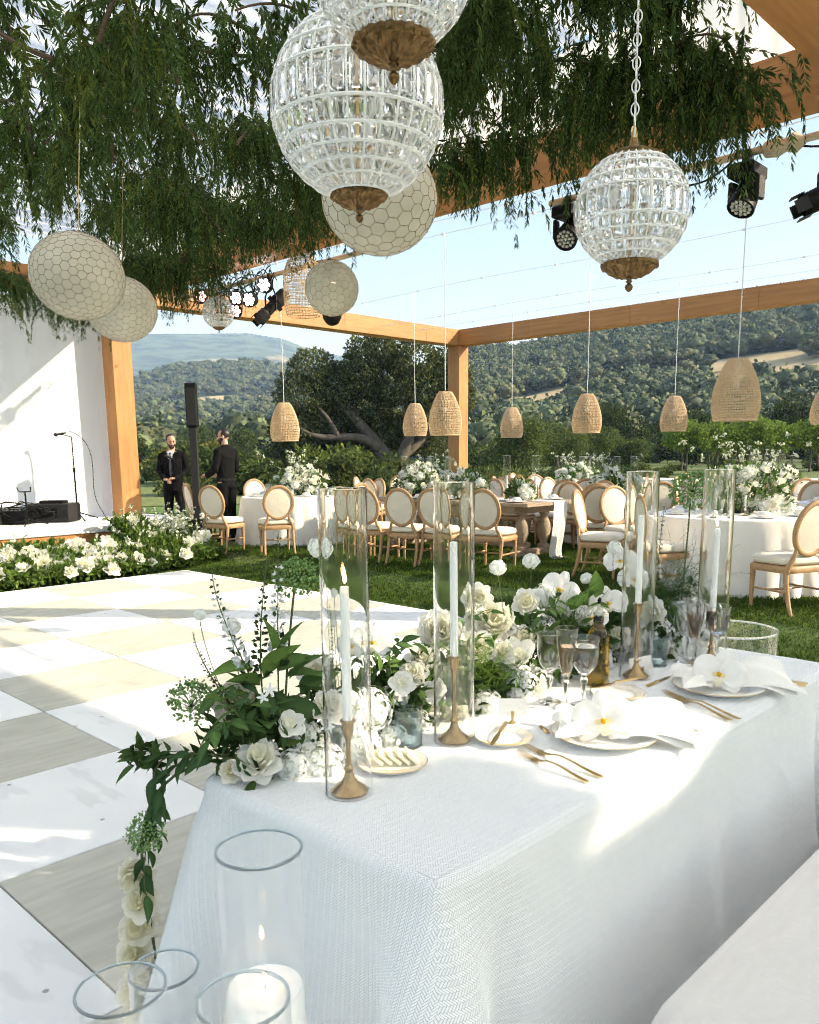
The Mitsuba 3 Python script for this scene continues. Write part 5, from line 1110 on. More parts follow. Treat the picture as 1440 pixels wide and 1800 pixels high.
mat('m_tablecloth', proc(cloth_color), .62, spec=.35, sheen=.3)
def near_cloth():
    r = .045; L = {}
    seg = []   # perimeter samples: (x, y, nx, ny, distance from the nearest corner, side)
    def corner(cx, cy, a0, s0, s1):
        for a in np.linspace(a0, a0 + math.pi / 2, 17): seg.append((cx + r * math.cos(a), cy + r * math.sin(a), math.cos(a), math.sin(a), 0.0, s0 if a < a0 + math.pi / 4 - 1e-6 else s1))
    def side(x0, y0, x1, y1, nx, ny, s, n):
        for t in np.linspace(0, 1, n)[1:-1]:
            d = min(t, 1 - t) * math.hypot(x1 - x0, y1 - y0); seg.append((x0 + (x1 - x0) * t, y0 + (y1 - y0) * t, nx, ny, d, s))
    corner(TX0 + r, TY0 + r, math.pi, 'w', 's'); side(TX0 + r, TY0, TX1 - r, TY0, 0, -1, 's', 130)
    corner(TX1 - r, TY0 + r, 1.5 * math.pi, 's', 'e'); side(TX1, TY0 + r, TX1, TY1 - r, 1, 0, 'e', 50)
    corner(TX1 - r, TY1 - r, 0, 'e', 'n'); side(TX1 - r, TY1, TX0 + r, TY1, 0, 1, 'n', 90)
    corner(TX0 + r, TY1 - r, .5 * math.pi, 'n', 'w'); side(TX0, TY1 - r, TX0, TY0 + r, -1, 0, 'w', 60)
    # the samples run anticlockwise from the near left corner
    S = np.array([q[:5] for q in seg]); sd = [q[5] for q in seg]; N = len(S)
    RE = .030
    th = np.linspace(0, math.pi / 2, 8); dd_ = np.linspace(.0, .705, 30)[1:]
    rows = [(-RE + RE * math.sin(q), -RE + RE * math.cos(q), 0.) for q in th] + [(0., -RE - d, d) for d in dd_]
    arc = np.r_[RE * th, RE * math.pi / 2 + dd_]
    grp = []
    for s in 'wsen':
        idx = [i for i in range(N) if sd[i] == s]
        if s == 'w': idx = [i for i in idx if i > 40] + [i for i in idx if i <= 40]
        grp.append((s, idx))
    out_v, out_f, out_uv, base = [], [], [], 0
    for gi, (s, idx) in enumerate(grp):
        ids = idx + [grp[(gi + 1) % 4][1][0]]
        V = np.zeros((len(ids), len(rows), 3))
        for a, i in enumerate(ids):
            x, y, nx, ny, d = S[i]
            cr_ = math.exp(-(d / .060) ** 2); dip = math.exp(-((d - .145) / .060) ** 2); dip2 = math.exp(-((d - .46) / .12) ** 2)
            for b, (o, dz, dr_) in enumerate(rows):
                t = dr_ / .705
                o2 = o + t * (.06 + .15 * cr_ - .062 * dip + .035 * dip2) + (.017 if s == 's' else .024) * math.sin(d * 19 + 1.0 + 2 * math.sin(d * 5)) * (1 - cr_) * t ** 1.3 + .016 * t * (meshkit.noise(np.array([[x * 4 + 3, y * 4, dr_ * 3.]]))[0] - .5)
                o2 -= .012 * cr_ * math.exp(-((dr_ - .03) / .05) ** 2)
                if s == 's' and d > .05: o2 += .007 * math.exp(-((dr_ - .55 - .02 * math.sin(x * 3)) / .007) ** 2) + .005 * math.exp(-(((x - 2.62) * .9 - dr_ + .12) / .012) ** 2) * math.exp(-((dr_ - .22) / .15) ** 2)
                V[a, b] = (x + nx * o2, y + ny * o2, TZ + dz)
        dl = np.r_[np.zeros((1, len(rows))), np.cumsum(np.linalg.norm(np.diff(V, axis=0), axis=2), axis=0)]; dl -= dl[-1] / 2
        UV = np.zeros(V.shape[:2] + (2,)); mid = {'w': (TY0 + TY1) / 2, 's': (TX0 + TX1) / 2, 'e': (TY0 + TY1) / 2, 'n': (TX0 + TX1) / 2}[s]
        if s == 's': UV[..., 0], UV[..., 1] = mid + dl, TY0 + RE - arc
        if s == 'w': UV[..., 1], UV[..., 0] = mid - dl, TX0 + RE - arc
        if s == 'e': UV[..., 1], UV[..., 0] = mid + dl, TX1 - RE + arc
        if s == 'n': UV[..., 0], UV[..., 1] = mid - dl, TY1 - RE + arc
        out_v.append(V.reshape(-1, 3)); out_uv.append(UV.reshape(-1, 2)); out_f.append(grid_faces(len(ids), len(rows))[:, ::-1] + base); base += V.shape[0] * V.shape[1]
    gx, gy = np.meshgrid(np.linspace(TX0 + RE, TX1 - RE, 80), np.linspace(TY0 + RE, TY1 - RE, 40), indexing='ij')
    wave = .0016 * (meshkit.fbm(np.stack([gx * 9, gy * 9, 0 * gx], -1), 3) - .5) * np.clip(20 * np.minimum(np.minimum(gx - TX0 - RE, TX1 - RE - gx), np.minimum(gy - TY0 - RE, TY1 - RE - gy)), 0, 1)
    v = np.stack([gx, gy, TZ + wave], -1).reshape(-1, 3)
    out_v.append(v); out_uv.append(v[:, :2]); out_f.append(grid_faces(80, 40) + base)
    V, Fc, UV = np.vstack(out_v), np.vstack(out_f), np.vstack(out_uv)
    q, inv = np.unique(np.round(V, 5), axis=0, return_inverse=True); inv = inv.ravel(); fn = np.cross(V[Fc[:, 1]] - V[Fc[:, 0]], V[Fc[:, 2]] - V[Fc[:, 0]])
    Nn = np.zeros((len(q), 3))
    for k in range(3): np.add.at(Nn, inv[Fc[:, k]], fn)
    Nn /= np.linalg.norm(Nn, axis=1, keepdims=True) + 1e-12
    return {'type': 'ply', 'filename': meshkit.write_ply((V, Fc), False, UV, normals=Nn[inv]), 'face_normals': False, 'bsdf': {'type': 'ref', 'id': 'm_tablecloth'}}
t = Thing('patterned_tablecloth', 'white tablecloth with a fine woven brick pattern covering the nearest table', 'tablecloth'); t.put(t.key, near_cloth(), I4)
nt = Thing('near_table', 'long table hidden under the patterned tablecloth', 'table'); nt.part('top', box(TX0 + .03, TX1 - .03, TY0 + .03, TY1 - .03, TZ - .04, TZ - .004, .004), 'm_oldwood')
for x in (TX0 + .15, TX1 - .15):
    for y in (TY0 + .1, TY1 - .1): nt.part('leg', box(x - .03, x + .03, y - .03, y + .03, 0, TZ - .041), 'm_oldwood')
# bench
mat('m_bench', proc(lambda p, n, uv: mix((.58, .555, .54), (.69, .665, .65), .5 * noise(p.x * 700, p.y * 90, p.z * 300) + .5 * fbm(p.x * 18, p.y * 60, p.z * 40, 3))), .9, sheen=.5, bump=(lambda p, n, uv: fbm(p.x * 5, p.y * 7, p.z * 5, 3) + .04 * noise(p.x * 600, p.y * 600, p.z * 600), .006))
def slab(x0, x1, y0, y1, z0, z1, r, rc=.09, n=10):
    cx, cy = [], []
    for a0, ox_, oy_ in ((0, x1 - rc, y1 - rc), (90, x0 + rc, y1 - rc), (180, x0 + rc, y0 + rc), (270, x1 - rc, y0 + rc)):
        for a in np.radians(np.linspace(a0, a0 + 90, n)): cx.append((ox_ + rc * math.cos(a), oy_ + rc * math.sin(a), math.cos(a), math.sin(a)))
    C = np.array(cx); prof = [(-r, 0)] + [(-r + r * math.sin(b), r - r * math.cos(b)) for b in np.linspace(.3, 1.57, 6)] + [(0, (z1 - z0) * .5)] + [(-r + r * math.cos(b), z1 - z0 - r + r * math.sin(b)) for b in np.linspace(0, 1.57, 7)]
    V = np.stack([np.stack([C[:, 0] + C[:, 2] * o, C[:, 1] + C[:, 3] * o, 0 * C[:, 0] + z0 + h], 1) for o, h in prof], 1)
    mid = np.array([(x0 + x1) / 2, (y0 + y1) / 2])
    top = V[:, -1]; rings = [top * [1 - q, 1 - q, 1] + np.r_[mid * q, 0] + [0, 0, .012 * math.sin(q * 1.57)] for q in (.15, .4, .7, .999)]
    V = np.concatenate([V, np.stack(rings, 1)], 1)
    return TM(V.reshape(-1, 3), grid_faces(len(C), V.shape[1], True))
be = Thing('bench', 'pale grey upholstered bench beside the near table', 'bench')
be.part('seat', slab(1.29, 3.6, .16, .70, .33, .475, .055, .17, 14), 'm_bench', smooth=True)
def rrect(x0, x1, y0, y1, rc, z, n=14):
    return np.array([(ox_ + rc * math.cos(a), oy_ + rc * math.sin(a), z) for a0, ox_, oy_ in ((0, x1 - rc, y1 - rc), (90, x0 + rc, y1 - rc), (180, x0 + rc, y0 + rc), (270, x1 - rc, y0 + rc)) for a in np.radians(np.linspace(a0, a0 + 90, n))])
pr = rrect(1.288, 3.602, .158, .702, .172, .415); be.part('piping', tube(np.vstack([pr, pr[:1]]), .0055, 6, False), 'm_bench', smooth=True)
be.part('base', slab(1.33, 3.57, .19, .67, .06, .325, .02), 'm_bench', smooth=True)
for x in (1.42, 3.45):
    for y in (.26, .60): be.part('leg', rod((x, y, 0), (x, y, .07), .018), 'm_oldwood')

# ---------------------------------------------------------------- candles in tall glass cylinders
def flame(t, z, s=1.0, e=1.0):
    t.part('wick', tube([(0, 0, z - .004), (.001, 0, z + .008), (.004, 0, z + .013)], .0011, 5), 'm_black')
    t.part('flame', moved(lathe_fix([(0, 0), (.0038 * s, .006 * s), (.0046 * s, .012 * s), (.003 * s, .024 * s), (0, .038 * s)], 12), t=(.002, 0, z + .006)), None, True, bsdf='m_wax', emitter={'type': 'area', 'radiance': rgb(9 * e, 5 * e, 1.6 * e)})
HOLD2 = lathe_fix([(0, 0), (.0445, 0), (.0455, .003), (.043, .006), (.036, .012), (.024, .021), (.014, .034), (.0095, .048), (.0092, .052), (.0115, .055), (.0115, .060), (.0085, .064), (.0062, .068), (.0055, .10), (.006, .135), (.0085, .139), (.0085, .144), (.011, .147), (.0125, .155), (.0145, .178), (.0185, .182), (.0185, .186), (.0125, .1865), (0, .1862)], 40)
def hold(h):
    m = HOLD2.copy(); z = m.vertices[:, 2]; m.vertices[:, 2] = np.where(z > .10, z + h - .186, np.where(z > .07, .07 + (z - .07) * (h - .156) / .03, z)); return m
for k, (x, y, h, zt_, lit, lab) in enumerate(((1.245, 1.415, .178, .497, 1, 'nearest white taper candle, lit, on a short brass stick'), (1.69, 1.468, .243, .56, 0, 'second white taper candle from the left on a tall brass stick'), (2.637, 1.427, .267, .577, 0, 'third white taper candle behind the name card'), (3.01, 1.318, .20, .512, 1, 'white taper candle at the right behind the wine glasses'))):
    c = Thing('taper_candle', lab, 'candle', 'taper candles on the near table', M=mat4((x, y, TZ + .0045)))
    n = np.random.default_rng(k).normal(0, 1, 2)
    c.part('wax', tube([(0, 0, h - .003), (n[0] * .001, 0, h + .1), (0, n[1] * .0012, zt_ - .003), (0, n[1] * .0012, zt_)], [.0112, .0108, .0104, .0085], 24), 'm_wax', smooth=35)
    if lit: flame(c, zt_)
    s = Thing('candlestick', ['short brass candlestick under the nearest lit candle', 'tall brass candlestick under the second candle', 'brass candlestick behind the name card', 'brass candlestick at the right behind the wine glasses'][k], 'candlestick', 'brass candlesticks on the near table', M=mat4((x, y, TZ + .004)))
    s.solo(hold(h), 'm_brass', smooth=40)
    R, Hh = .0565, .722 + .008 * (k > 1)
    g = Thing('glass_candle_cylinder', ['nearest tall glass cylinder, round the lit candle', 'second tall glass cylinder, round the tall brass stick', 'third tall glass cylinder beside the name card', 'tall glass cylinder at the right round the lit candle'][k], 'glass cylinder', 'tall glass cylinders on the near table', M=mat4((x, y, TZ + .002)))
    W_ = lathe([(R - .0032, .0), (R, .0), (R, Hh), (R - .0012, Hh + .0012), (R - .0032, Hh), (R - .0032, .0)], 64); W_.fix_normals(); g.part('wall', W_, 'm_glass', 40)

# ---------------------------------------------------------------- plates and what lies on them
def plate(r, rim=.018): return lathe_fix([(0, 0), (r * .58, 0), (r * .62, .0015), (r * .66, .004), (r * .985, rim - .001), (r, rim + .001), (r * .992, rim + .003), (r * .66, .0075), (r * .60, .0045), (0, .004)], 72)
def put_plate(name, lab, catg, x, y, r, rim, gold=True, dots=False):
    t = Thing(name, lab, catg, M=mat4((x, y, TZ + .0015)))
    t.part('body', plate(r, rim), 'm_porcelain', smooth=40)
    if gold:
        t.part('gilt_edge', ring(r * .998, rim + .0022, .0013, 80, 5), 'm_goldrim', True); t.part('inner_line', ring(r * .66, .0079, .0005, 64, 4), 'm_goldrim', True)
    if dots:
        pts = [(math.cos(a) * q * r, math.sin(a) * q * r, .0075 + (q - .66) / .33 * (rim - .0045) + .0003) for q in np.linspace(.70, .95, 7) for a in np.arange(0, 6.283, .045 / q)]
        b = trimesh.creation.icosphere(subdivisions=0, radius=.0008); M = np.tile(np.eye(4), (len(pts), 1, 1)); M[:, :3, 3] = pts
        t.part('dot_pattern', stamp(b.vertices, b.faces, M, np.ones((len(pts), 3)))[0], 'm_goldrim', kind='stuff')
    return t
put_plate('butter_plate', 'small glass like plate with gold rim under the sliced butter', 'plate', 1.44, 1.464, .092, .010, dots=True)
put_plate('bread_plate', 'bread plate with a dotted rim and a gold butter knife on it', 'plate', 1.784, 1.365, .082, .012, dots=True)
put_plate('dinner_plate', 'large white dinner plate under the near napkin and orchid', 'plate', 1.99, 1.165, .150, .020)
put_plate('bread_plate', 'gold rimmed bread plate beside the oil bottle', 'plate', 2.385, 1.352, .088, .012, dots=True)
put_plate('dinner_plate', 'white dinner plate under the far napkin and orchid', 'plate', 2.67, 1.135, .150, .020)
mat('m_butter', (.84, .79, .60), .4, spec=.4)
for k in range(5):
    t = Thing('butter_slice', 'pale butter slice fanned out on the small plate', 'butter', 'butter slices on the small plate', M=mat4((1.405 + .0165 * k, 1.488 - .0158 * k, TZ + .0275), rz=-44 + 2 * k) @ mat4(ry=-52 + 2 * k)); t.solo(box(-.0045, .0045, -.0255, .0255, -.022, .022, .0012), 'm_butter')
# knives, forks, spoons
def along(p, q, z=TZ + .003):
    p, q = np.array(p, float), np.array(q, float); d = q - p; M = mat4((*p, z), rz=math.degrees(math.atan2(d[1], d[0]))); return M, float(np.hypot(*d))
def slab_path(xs, ws, zs, th):
    """a flat bar along +x with widths ws, heights zs and thickness th"""
    xs, ws, zs = map(np.asarray, (xs, ws, zs)); th = np.broadcast_to(th, xs.shape); v = []
    for x, w, z, h in zip(xs, ws, zs, th): v += [(x, -w / 2, z), (x, -w * .28, z + h), (x, w * .28, z + h), (x, w / 2, z), (x, 0, z - h * .2)]
    n = len(xs); f = []
    for i in range(n - 1):
        for j in range(5): a, b = i * 5 + j, i * 5 + (j + 1) % 5; f += [(a, a + 5, b + 5), (a, b + 5, b)]
    f += [(0, 1, 2), (0, 2, 3), (0, 3, 4)] + [(5 * n - 5 + a, 5 * n - 5 + b, 5 * n - 5 + c) for a, b, c in ((0, 2, 1), (0, 3, 2), (0, 4, 3))]
    m = TM(v, f); m.fix_normals(); return m
def fork(label, tip, end):
    M, L = along(tip, end); t = Thing('fork', label, 'fork', 'gold forks on the near table', M=M); k = L / .21
    t.part('handle', slab_path(np.array([.070, .078, .09, .11, .135, .16, .185, .200, .21]) * k, [.016, .010, .0065, .006, .008, .011, .0145, .0155, .010], [.004, .005, .010, .013, .010, .006, .003, .002, .002], .0028), 'm_gold', smooth=40)
    t.part('root', slab_path(np.array([.048, .055, .064, .072]) * k, [.0250, .0250, .0225, .015], [.002, .001, .002, .004], .002), 'm_gold', smooth=40)
    for i in range(4):
        y = -.0102 + i * .0068; t.part('tine', tube([(-.004, y * .97, .008), (.018 * k, y, .0045), (.04 * k, y, .0025), (.052 * k, y, .0025)], [.0006, .0011, .0013, .0016], 6), 'm_gold', smooth=True)
fork('left fork of the pair before the near plate', (1.727, 1.272), (1.678, 1.022)); fork('right fork of the pair, nearer the near plate', (1.782, 1.30), (1.728, 1.012))
fork('left fork of the pair before the far plate', (2.50, 1.238), (2.372, .965)); fork('right fork of the pair, closer to the far plate', (2.521, 1.255), (2.402, .948))
def knife(label, tip, end, z=TZ + .003, tilt=0.):
    M, L = along(tip, end, z); M = M @ mat4(ry=tilt); t = Thing('knife', label, 'knife', 'gold knives on the near table', M=M)
    t.part('blade', slab_path(np.array([0, .1, .3, .45, .52]) * L, [.004, .013, .016, .013, .008], [0, 0, 0, .001, .002], .0014), 'm_gold', smooth=40)
    t.part('handle', slab_path(np.array([.52, .56, .7, .9, .98, 1.]) * L, [.008, .011, .0115, .014, .0135, .009], [.002, .001, .0, 0, 0, 0], [.004, .005, .006, .006, .005, .004]), 'm_gold', smooth=40)
knife('gold butter knife lying across the near bread plate', (1.690, 1.335), (1.868, 1.420), TZ + .018, -1); knife('gold butter knife lying across the far bread plate', (2.35, 1.442), (2.55, 1.372), TZ + .018, -1)
knife('gold knife sticking out right of the near plate', (2.15, 1.22), (2.188, .985)); knife('gold spoon handle beside the near knife', (2.175, 1.22), (2.212, .992)); knife('silvery knife right of the far plate', (2.90, 1.17), (2.935, .935)); knife('gold spoon right of the far plate', (2.868, 1.15), (2.900, .930))
knife('small knife handle peeping out left of the far plate', (2.72, 1.335), (2.545, 1.332)); knife('short handle behind the near plate', (1.955, 1.36), (1.915, 1.305)); knife('spoon behind the far place setting', (2.98, 1.25), (2.93, 1.36))
# napkins tied like a fan, orchid on top
mat('m_napkin', proc(lambda p, n, uv: mix((.72, .70, .66), (.82, .81, .78), noise(p.x * 420, p.y * 420, p.z * 420))), .85, sheen=.4)
def sheet(fx, nu=26, nv=18, th=.0016):
    u, v = np.meshgrid(np.linspace(0, 1, nu), np.linspace(-1, 1, nv), indexing='ij'); P = fx(u, v); n = np.zeros_like(P)
    du, dv = np.gradient(P, axis=0), np.gradient(P, axis=1); n = np.cross(du, dv); n /= np.linalg.norm(n, axis=-1, keepdims=True) + 1e-9
    A, B_ = (P + n * th / 2).reshape(-1, 3), (P - n * th / 2).reshape(-1, 3); f = grid_faces(nu, nv); k = nu * nv
    per = [i * nv for i in range(nu)] + [(nu - 1) * nv + j for j in range(1, nv)] + [i * nv + nv - 1 for i in range(nu - 2, -1, -1)] + [j for j in range(nv - 2, 0, -1)]
    e = [(per[i], per[(i + 1) % len(per)]) for i in range(len(per))]
    return TM(np.vstack([A, B_]), np.vstack([f, f[:, ::-1] + k, [(a, b, b + k) for a, b in e], [(a, b + k, a + k) for a, b in e]]))
def napkin(label, x, y, rz, s, seed):
    g = np.random.default_rng(seed); t = Thing('knotted_napkin', label, 'napkin', 'knotted napkins on the near table', M=mat4((x, y, TZ + .008), rz=rz, s=s))
    def tail(u, v):   # the wide tail that hangs over the plate's rim
        w = .026 + .078 * u ** .6; z = np.maximum(.014 + .055 * np.sin(np.pi * (u * .72 + .10)) + .042 * v * (.35 + .65 * u) - .016 * v ** 2 + .007 * np.sin(v * 5 + u * 4) * u, .004)
        return np.stack([.01 + .222 * u, v * w + .012 * np.sin(u * 3), z], -1)
    def under(u, v):
        w = .02 + .062 * u; return np.stack([.03 + .225 * u, v * w - .022 * u, .014 + .018 * np.sin(np.pi * u) + .006 * np.sin(v * 7) * u], -1)
    def wing(sg):
        def f(u, v):
            w = .020 + .045 * np.sin(u * 2.4); return np.stack([-.02 - .115 * u + .01 * v, sg * (.02 + .055 * u) + v * w, .020 + .030 * np.sin(u * 2.6) + .012 * np.sin(v * 4 + u * 4)], -1)
        return f
    t.part('tail', sheet(tail), 'm_napkin', smooth=50); t.part('under_tail', sheet(under), 'm_napkin', smooth=50)
    for sg in (-1, 1): t.part('wing', sheet(wing(sg), 20, 14), 'm_napkin', smooth=50)
    t.part('knot', moved(blob(.034, seed, 3, (1.05, 1.3, .75), .3, 1.6), t=(-.004, 0, .036)), 'm_napkin', smooth=True)
napkin('white knotted napkin on the near dinner plate', 1.985, 1.165, -52, 1.0, 3); napkin('cream knotted napkin on the far dinner plate', 2.665, 1.135, -50, 1.0, 6)
def petal(w, l, cup, roll, n=9):
    u, v = np.meshgrid(np.linspace(-1, 1, n), np.linspace(0, 1, n), indexing='ij')
    ww = w / 2 * np.sin(np.pi * np.clip(v * .86 + .06, 0, 1)) ** .62
    z = cup * l * np.sin(v * 1.6) * .6 + .22 * w * u ** 2 * (.5 - v) - roll * l * np.clip(v - .6, 0, 1) ** 2 * 3 + .03 * l * np.sin(u * 5 + v * 3) * v
    return np.stack([u * ww, v * l, z], -1).reshape(-1, 3), grid_faces(n, n)
def orchid_parts(seed=0, s=1.0):
    g = np.random.default_rng(seed); W = (.88, .87, .85); out = []
    for a, w, l, cup, dz in ((90, .62, .95, .1, -.03), (215, .60, .95, .1, -.03), (325, .60, .95, .1, -.03), (8, 1.12, 1.0, .16, .03), (172, 1.12, 1.0, .16, .03)):
        v, f = petal(w, l, cup, .12); m = TM(v, f); m.apply_transform(mat4((0, 0, dz), rz=a - 90 + g.normal(0, 4))); out.append(colored(m, W))
    lip, yel = [], []
    v, f = petal(.34, .42, 1.1, .2, 6); m = TM(v, f); m.apply_transform(mat4((0, -.04, .06), rz=180, rx=-25)); lip.append(colored(m, (.86, .80, .62)))
    for sg in (-1, 1):
        v, f = petal(.22, .26, 1.3, .1, 6); m = TM(v, f); m.apply_transform(mat4((sg * .05, 0, .08), rz=180 + sg * 55, rx=-50)); lip.append(colored(m, (.85, .74, .45)))
    yel.append(colored(moved(blob(.085, 2, 1, (1, 1.1, .9)), t=(0, -.05, .12)), (.72, .42, .03))); yel.append(colored(moved(blob(.055, 3, 1), t=(0, .06, .13)), (.86, .84, .80)))
    return ccat(out), ccat(lip + yel)
def orchid(t, M, seed, label=None):
    (m, c), (m2, c2) = orchid_parts(seed)
    k = t.part('orchid_bloom', m, 'm_petal', True, M=M, color=c, label=label); t.part('lip', m2, 'm_petal', True, M=M, under=k, color=c2)
def look_at_cam(p, tilt=(0, 0, .35), jig=0.):
    d = EYE - np.asarray(p); d /= np.linalg.norm(d); return d + np.asarray(tilt) * 1.0
def face(p, s, roll=0, tilt=(0, 0, .35)):
    d = look_at_cam(p, tilt); d /= np.linalg.norm(d); x = np.cross([0, 0, 1], d); x /= np.linalg.norm(x); M = np.eye(4); M[:3, 0], M[:3, 1], M[:3, 2], M[:3, 3] = x * s, np.cross(d, x) * s, d * s, p
    return M @ mat4(rz=roll)
for lab, p, s, roll, tl in (('white orchid with a yellow heart on the near napkin', (1.95, 1.148, TZ + .070), .088, 8, (-.05, -.1, .12)), ('white orchid with a pale green heart on the far napkin', (2.63, 1.118, TZ + .070), .086, -12, (.1, -.1, .15))):
    t = Thing('orchid_flower', lab, 'orchid'); orchid(t, face(p, s, roll, tl), len(lab))
# ---------------------------------------------------------------- glasses, tumblers, bottle, cards
def cutglass(prof_out, wall, zsplit, n=40, rel=.011, rows=7):
    """outer profile from the foot to the lip: solid below zsplit, hollow above; the bowl is cut in crossing facets"""
    po = np.array(prof_out, float); k = np.argmax(po[:, 1] >= zsplit)
    inner = [(max(r - wall, .0006), z) for r, z in po[k:][::-1]]; inner[-1] = (0.0006, zsplit + wall)
    prof = [(0.0, po[0, 1])] + [tuple(q) for q in po] + [(po[-1, 0] - wall * .5, po[-1, 1] + wall * .4)] + inner[0:] + [(0, zsplit + wall)]
    m = lathe(prof, n); m.fix_normals(); v = np.array(m.vertices); a = np.arctan2(v[:, 1], v[:, 0]); q = np.hypot(v[:, 0], v[:, 1])
    rad = np.interp(v[:, 2], po[k:, 1], po[k:, 0]); on = (v[:, 2] > zsplit) & (np.abs(q - rad) < wall * .4) & (v[:, 2] < zsplit + (po[-1, 1] - zsplit) * .72)
    f = 1 + rel * np.where(on, np.sin(a * n / 4 + (v[:, 2] - zsplit) * 190) * np.sin(a * n / 4 - (v[:, 2] - zsplit) * 190), 0)
    v[:, :2] *= f[:, None]; m.vertices = v; return m
def dense(p, n=5):
    p = np.array(p, float); return np.vstack([p[0]] + [p[i] + (p[i + 1] - p[i]) * t for i in range(len(p) - 1) for t in np.linspace(0, 1, n + 1)[1:]])
FOOT = [(.034, .0), (.035, .002), (.030, .004), (.012, .009), (.0065, .016), (.005, .03), (.0055, .045), (.008, .060), (.0105, .068), (.0105, .074), (.007, .080), (.009, .086)]
WINEP = FOOT + list(map(tuple, dense([(.016, .092), (.028, .110), (.0345, .135), (.0360, .158), (.0345, .176), (.0375, .196)], 4)))
FLUTEP = [(q * .92, z) for q, z in FOOT] + list(map(tuple, dense([(.012, .094), (.019, .12), (.024, .155), (.0275, .19), (.031, .222)], 5)))
WATERP = FOOT + list(map(tuple, dense([(.017, .092), (.031, .112), (.037, .14), (.0375, .160), (.0365, .172), (.0405, .190)], 4)))
wineM, fluteM, waterM = (cutglass(p, .0016, .088, 48) for p in (WINEP, FLUTEP, WATERP))
def fill(prof, z1, wall=.0024, z0=.094):
    p = np.array([q for q in prof if q[1] > .09]); zs = np.linspace(z0 + .002, z1, 9); r = np.interp(zs, p[:, 1], p[:, 0]) - wall
    return lathe_fix([(0, zs[0])] + list(zip(np.maximum(r, .002), zs)) + [(0, z1)], 32)
for (x, y), kind, lab, liq in (((2.171, 1.478), 'w', 'empty cut crystal wine glass left of the flute in the near group', None), ((2.155, 1.405), 'f', 'crystal flute with pale champagne in the near group', ('m_champagne', .172)), ((2.219, 1.379), 'a', 'crystal goblet of water in the near group', ('m_water', .166)),
                            ((2.955, 1.392), 'w', 'empty cut crystal wine glass in the far group', None), ((2.905, 1.337), 'f', 'crystal flute with pale champagne in the far group', ('m_champagne', .172)), ((3.02, 1.300), 'a', 'crystal goblet of water in the far group', ('m_water', .166))):
    t = Thing({'w': 'wine_glass', 'f': 'champagne_flute', 'a': 'water_goblet'}[kind], lab, 'glass', M=mat4((x, y, TZ + .0015), s=1.17))
    t.part('crystal', {'w': wineM, 'f': fluteM, 'a': waterM}[kind], 'm_glass', smooth=28)
    if liq: t.part('liquid', fill({'f': FLUTEP, 'a': WATERP}[kind], liq[1]), liq[0], smooth=40)
def tumbler(lab, x, y, h, r, tea, seed):
    t = Thing('cut_glass_tumbler', lab, 'tumbler', 'cut glass tumblers with tealights', M=mat4((x, y, TZ + .0015), rz=20))
    n, m = 72, 40; a = np.arange(n) * 2 * math.pi / n; z = np.linspace(0, h, m); A_, Z_ = np.meshgrid(a, z, indexing='ij')
    cutp = np.minimum(np.abs(np.sin(A_ * 9 + Z_ * 150)), np.abs(np.sin(A_ * 9 - Z_ * 150))); R_ = r * (1 + .06 * Z_ / h) - .0016 * np.clip(1 - cutp * 3.5, 0, 1) * ((Z_ > .004) & (Z_ < h * .86))
    o = np.stack([np.cos(A_) * R_, np.sin(A_) * R_, Z_], -1)
    ri = (r - .003) * (1 + .06 * z[::-1] / h); zi = np.linspace(h + .0, .007, m); Ai, Zi = np.meshgrid(a, zi, indexing='ij'); i_ = np.stack([np.cos(Ai) * ri[None], np.sin(Ai) * ri[None], Zi], -1)
    V = np.concatenate([np.tile([[[0, 0, 0]]], (n, 1, 1)), o, i_, np.tile([[[0, 0, .007]]], (n, 1, 1))], 1); M_ = TM(V.reshape(-1, 3), grid_faces(n, V.shape[1], True)); M_.merge_vertices(); M_.update_faces(M_.nondegenerate_faces()); M_.fix_normals()
    t.part('glass', M_, 'm_tint', smooth=25)
    c = Thing('tealight', 'white tealight ' + tea, 'candle', M=mat4((x, y, TZ + .009))); c.solo(lathe_fix([(0, 0), (.019, 0), (.0195, .015), (.017, .0165), (0, .015)], 24), 'm_wax', smooth=35)
tumbler('diamond cut glass tumbler beside the butter plate', 1.575, 1.535, .105, .037, 'in the near cut glass tumbler', 1); tumbler('diagonal cut glass tumbler behind the name card', 2.845, 1.45, .105, .036, 'in the far cut glass tumbler', 2)
# oil bottle
t = Thing('oil_bottle', 'square amber olive oil bottle with a black and steel pourer', 'bottle', M=mat4((2.46, 1.478, TZ + .0015), rz=12, s=1.12))
def sq_lathe(prof, n=48, p=6.):
    m = lathe_fix(prof, n); v = np.array(m.vertices); a = np.arctan2(v[:, 1], v[:, 0]); q = (np.abs(np.cos(a)) ** p + np.abs(np.sin(a)) ** p) ** (-1 / p); w = np.clip((.165 - v[:, 2]) / .03, 0, 1)
    v[:, :2] *= (1 + (q - 1) * w)[:, None]; m.vertices = v; return m
scene['m_oil'] = {'type': 'dielectric', 'int_ior': 1.45, 'specular_transmittance': rgb(.72, .56, .16)}
t.part('body', sq_lathe([(0, 0), (.029, 0), (.032, .004), (.032, .150), (.031, .164), (.022, .180), (.0145, .190), (.0135, .20), (0, .20)]), 'm_oil', smooth=40)
t.part('neck', lathe_fix([(0, .2005), (.0135, .2005), (.0135, .222), (0, .222)], 24), 'm_tint', smooth=40)
t.part('neck_thread', cat([ring(.0145, z, .0022, 28, 6) for z in (.200, .206, .212)]), 'm_blackmetal', True)
t.part('cap', lathe_fix([(0, .222), (.0165, .222), (.0165, .230), (.012, .233), (.006, .236), (.005, .255), (0, .255)], 24), 'm_silver', smooth=35)
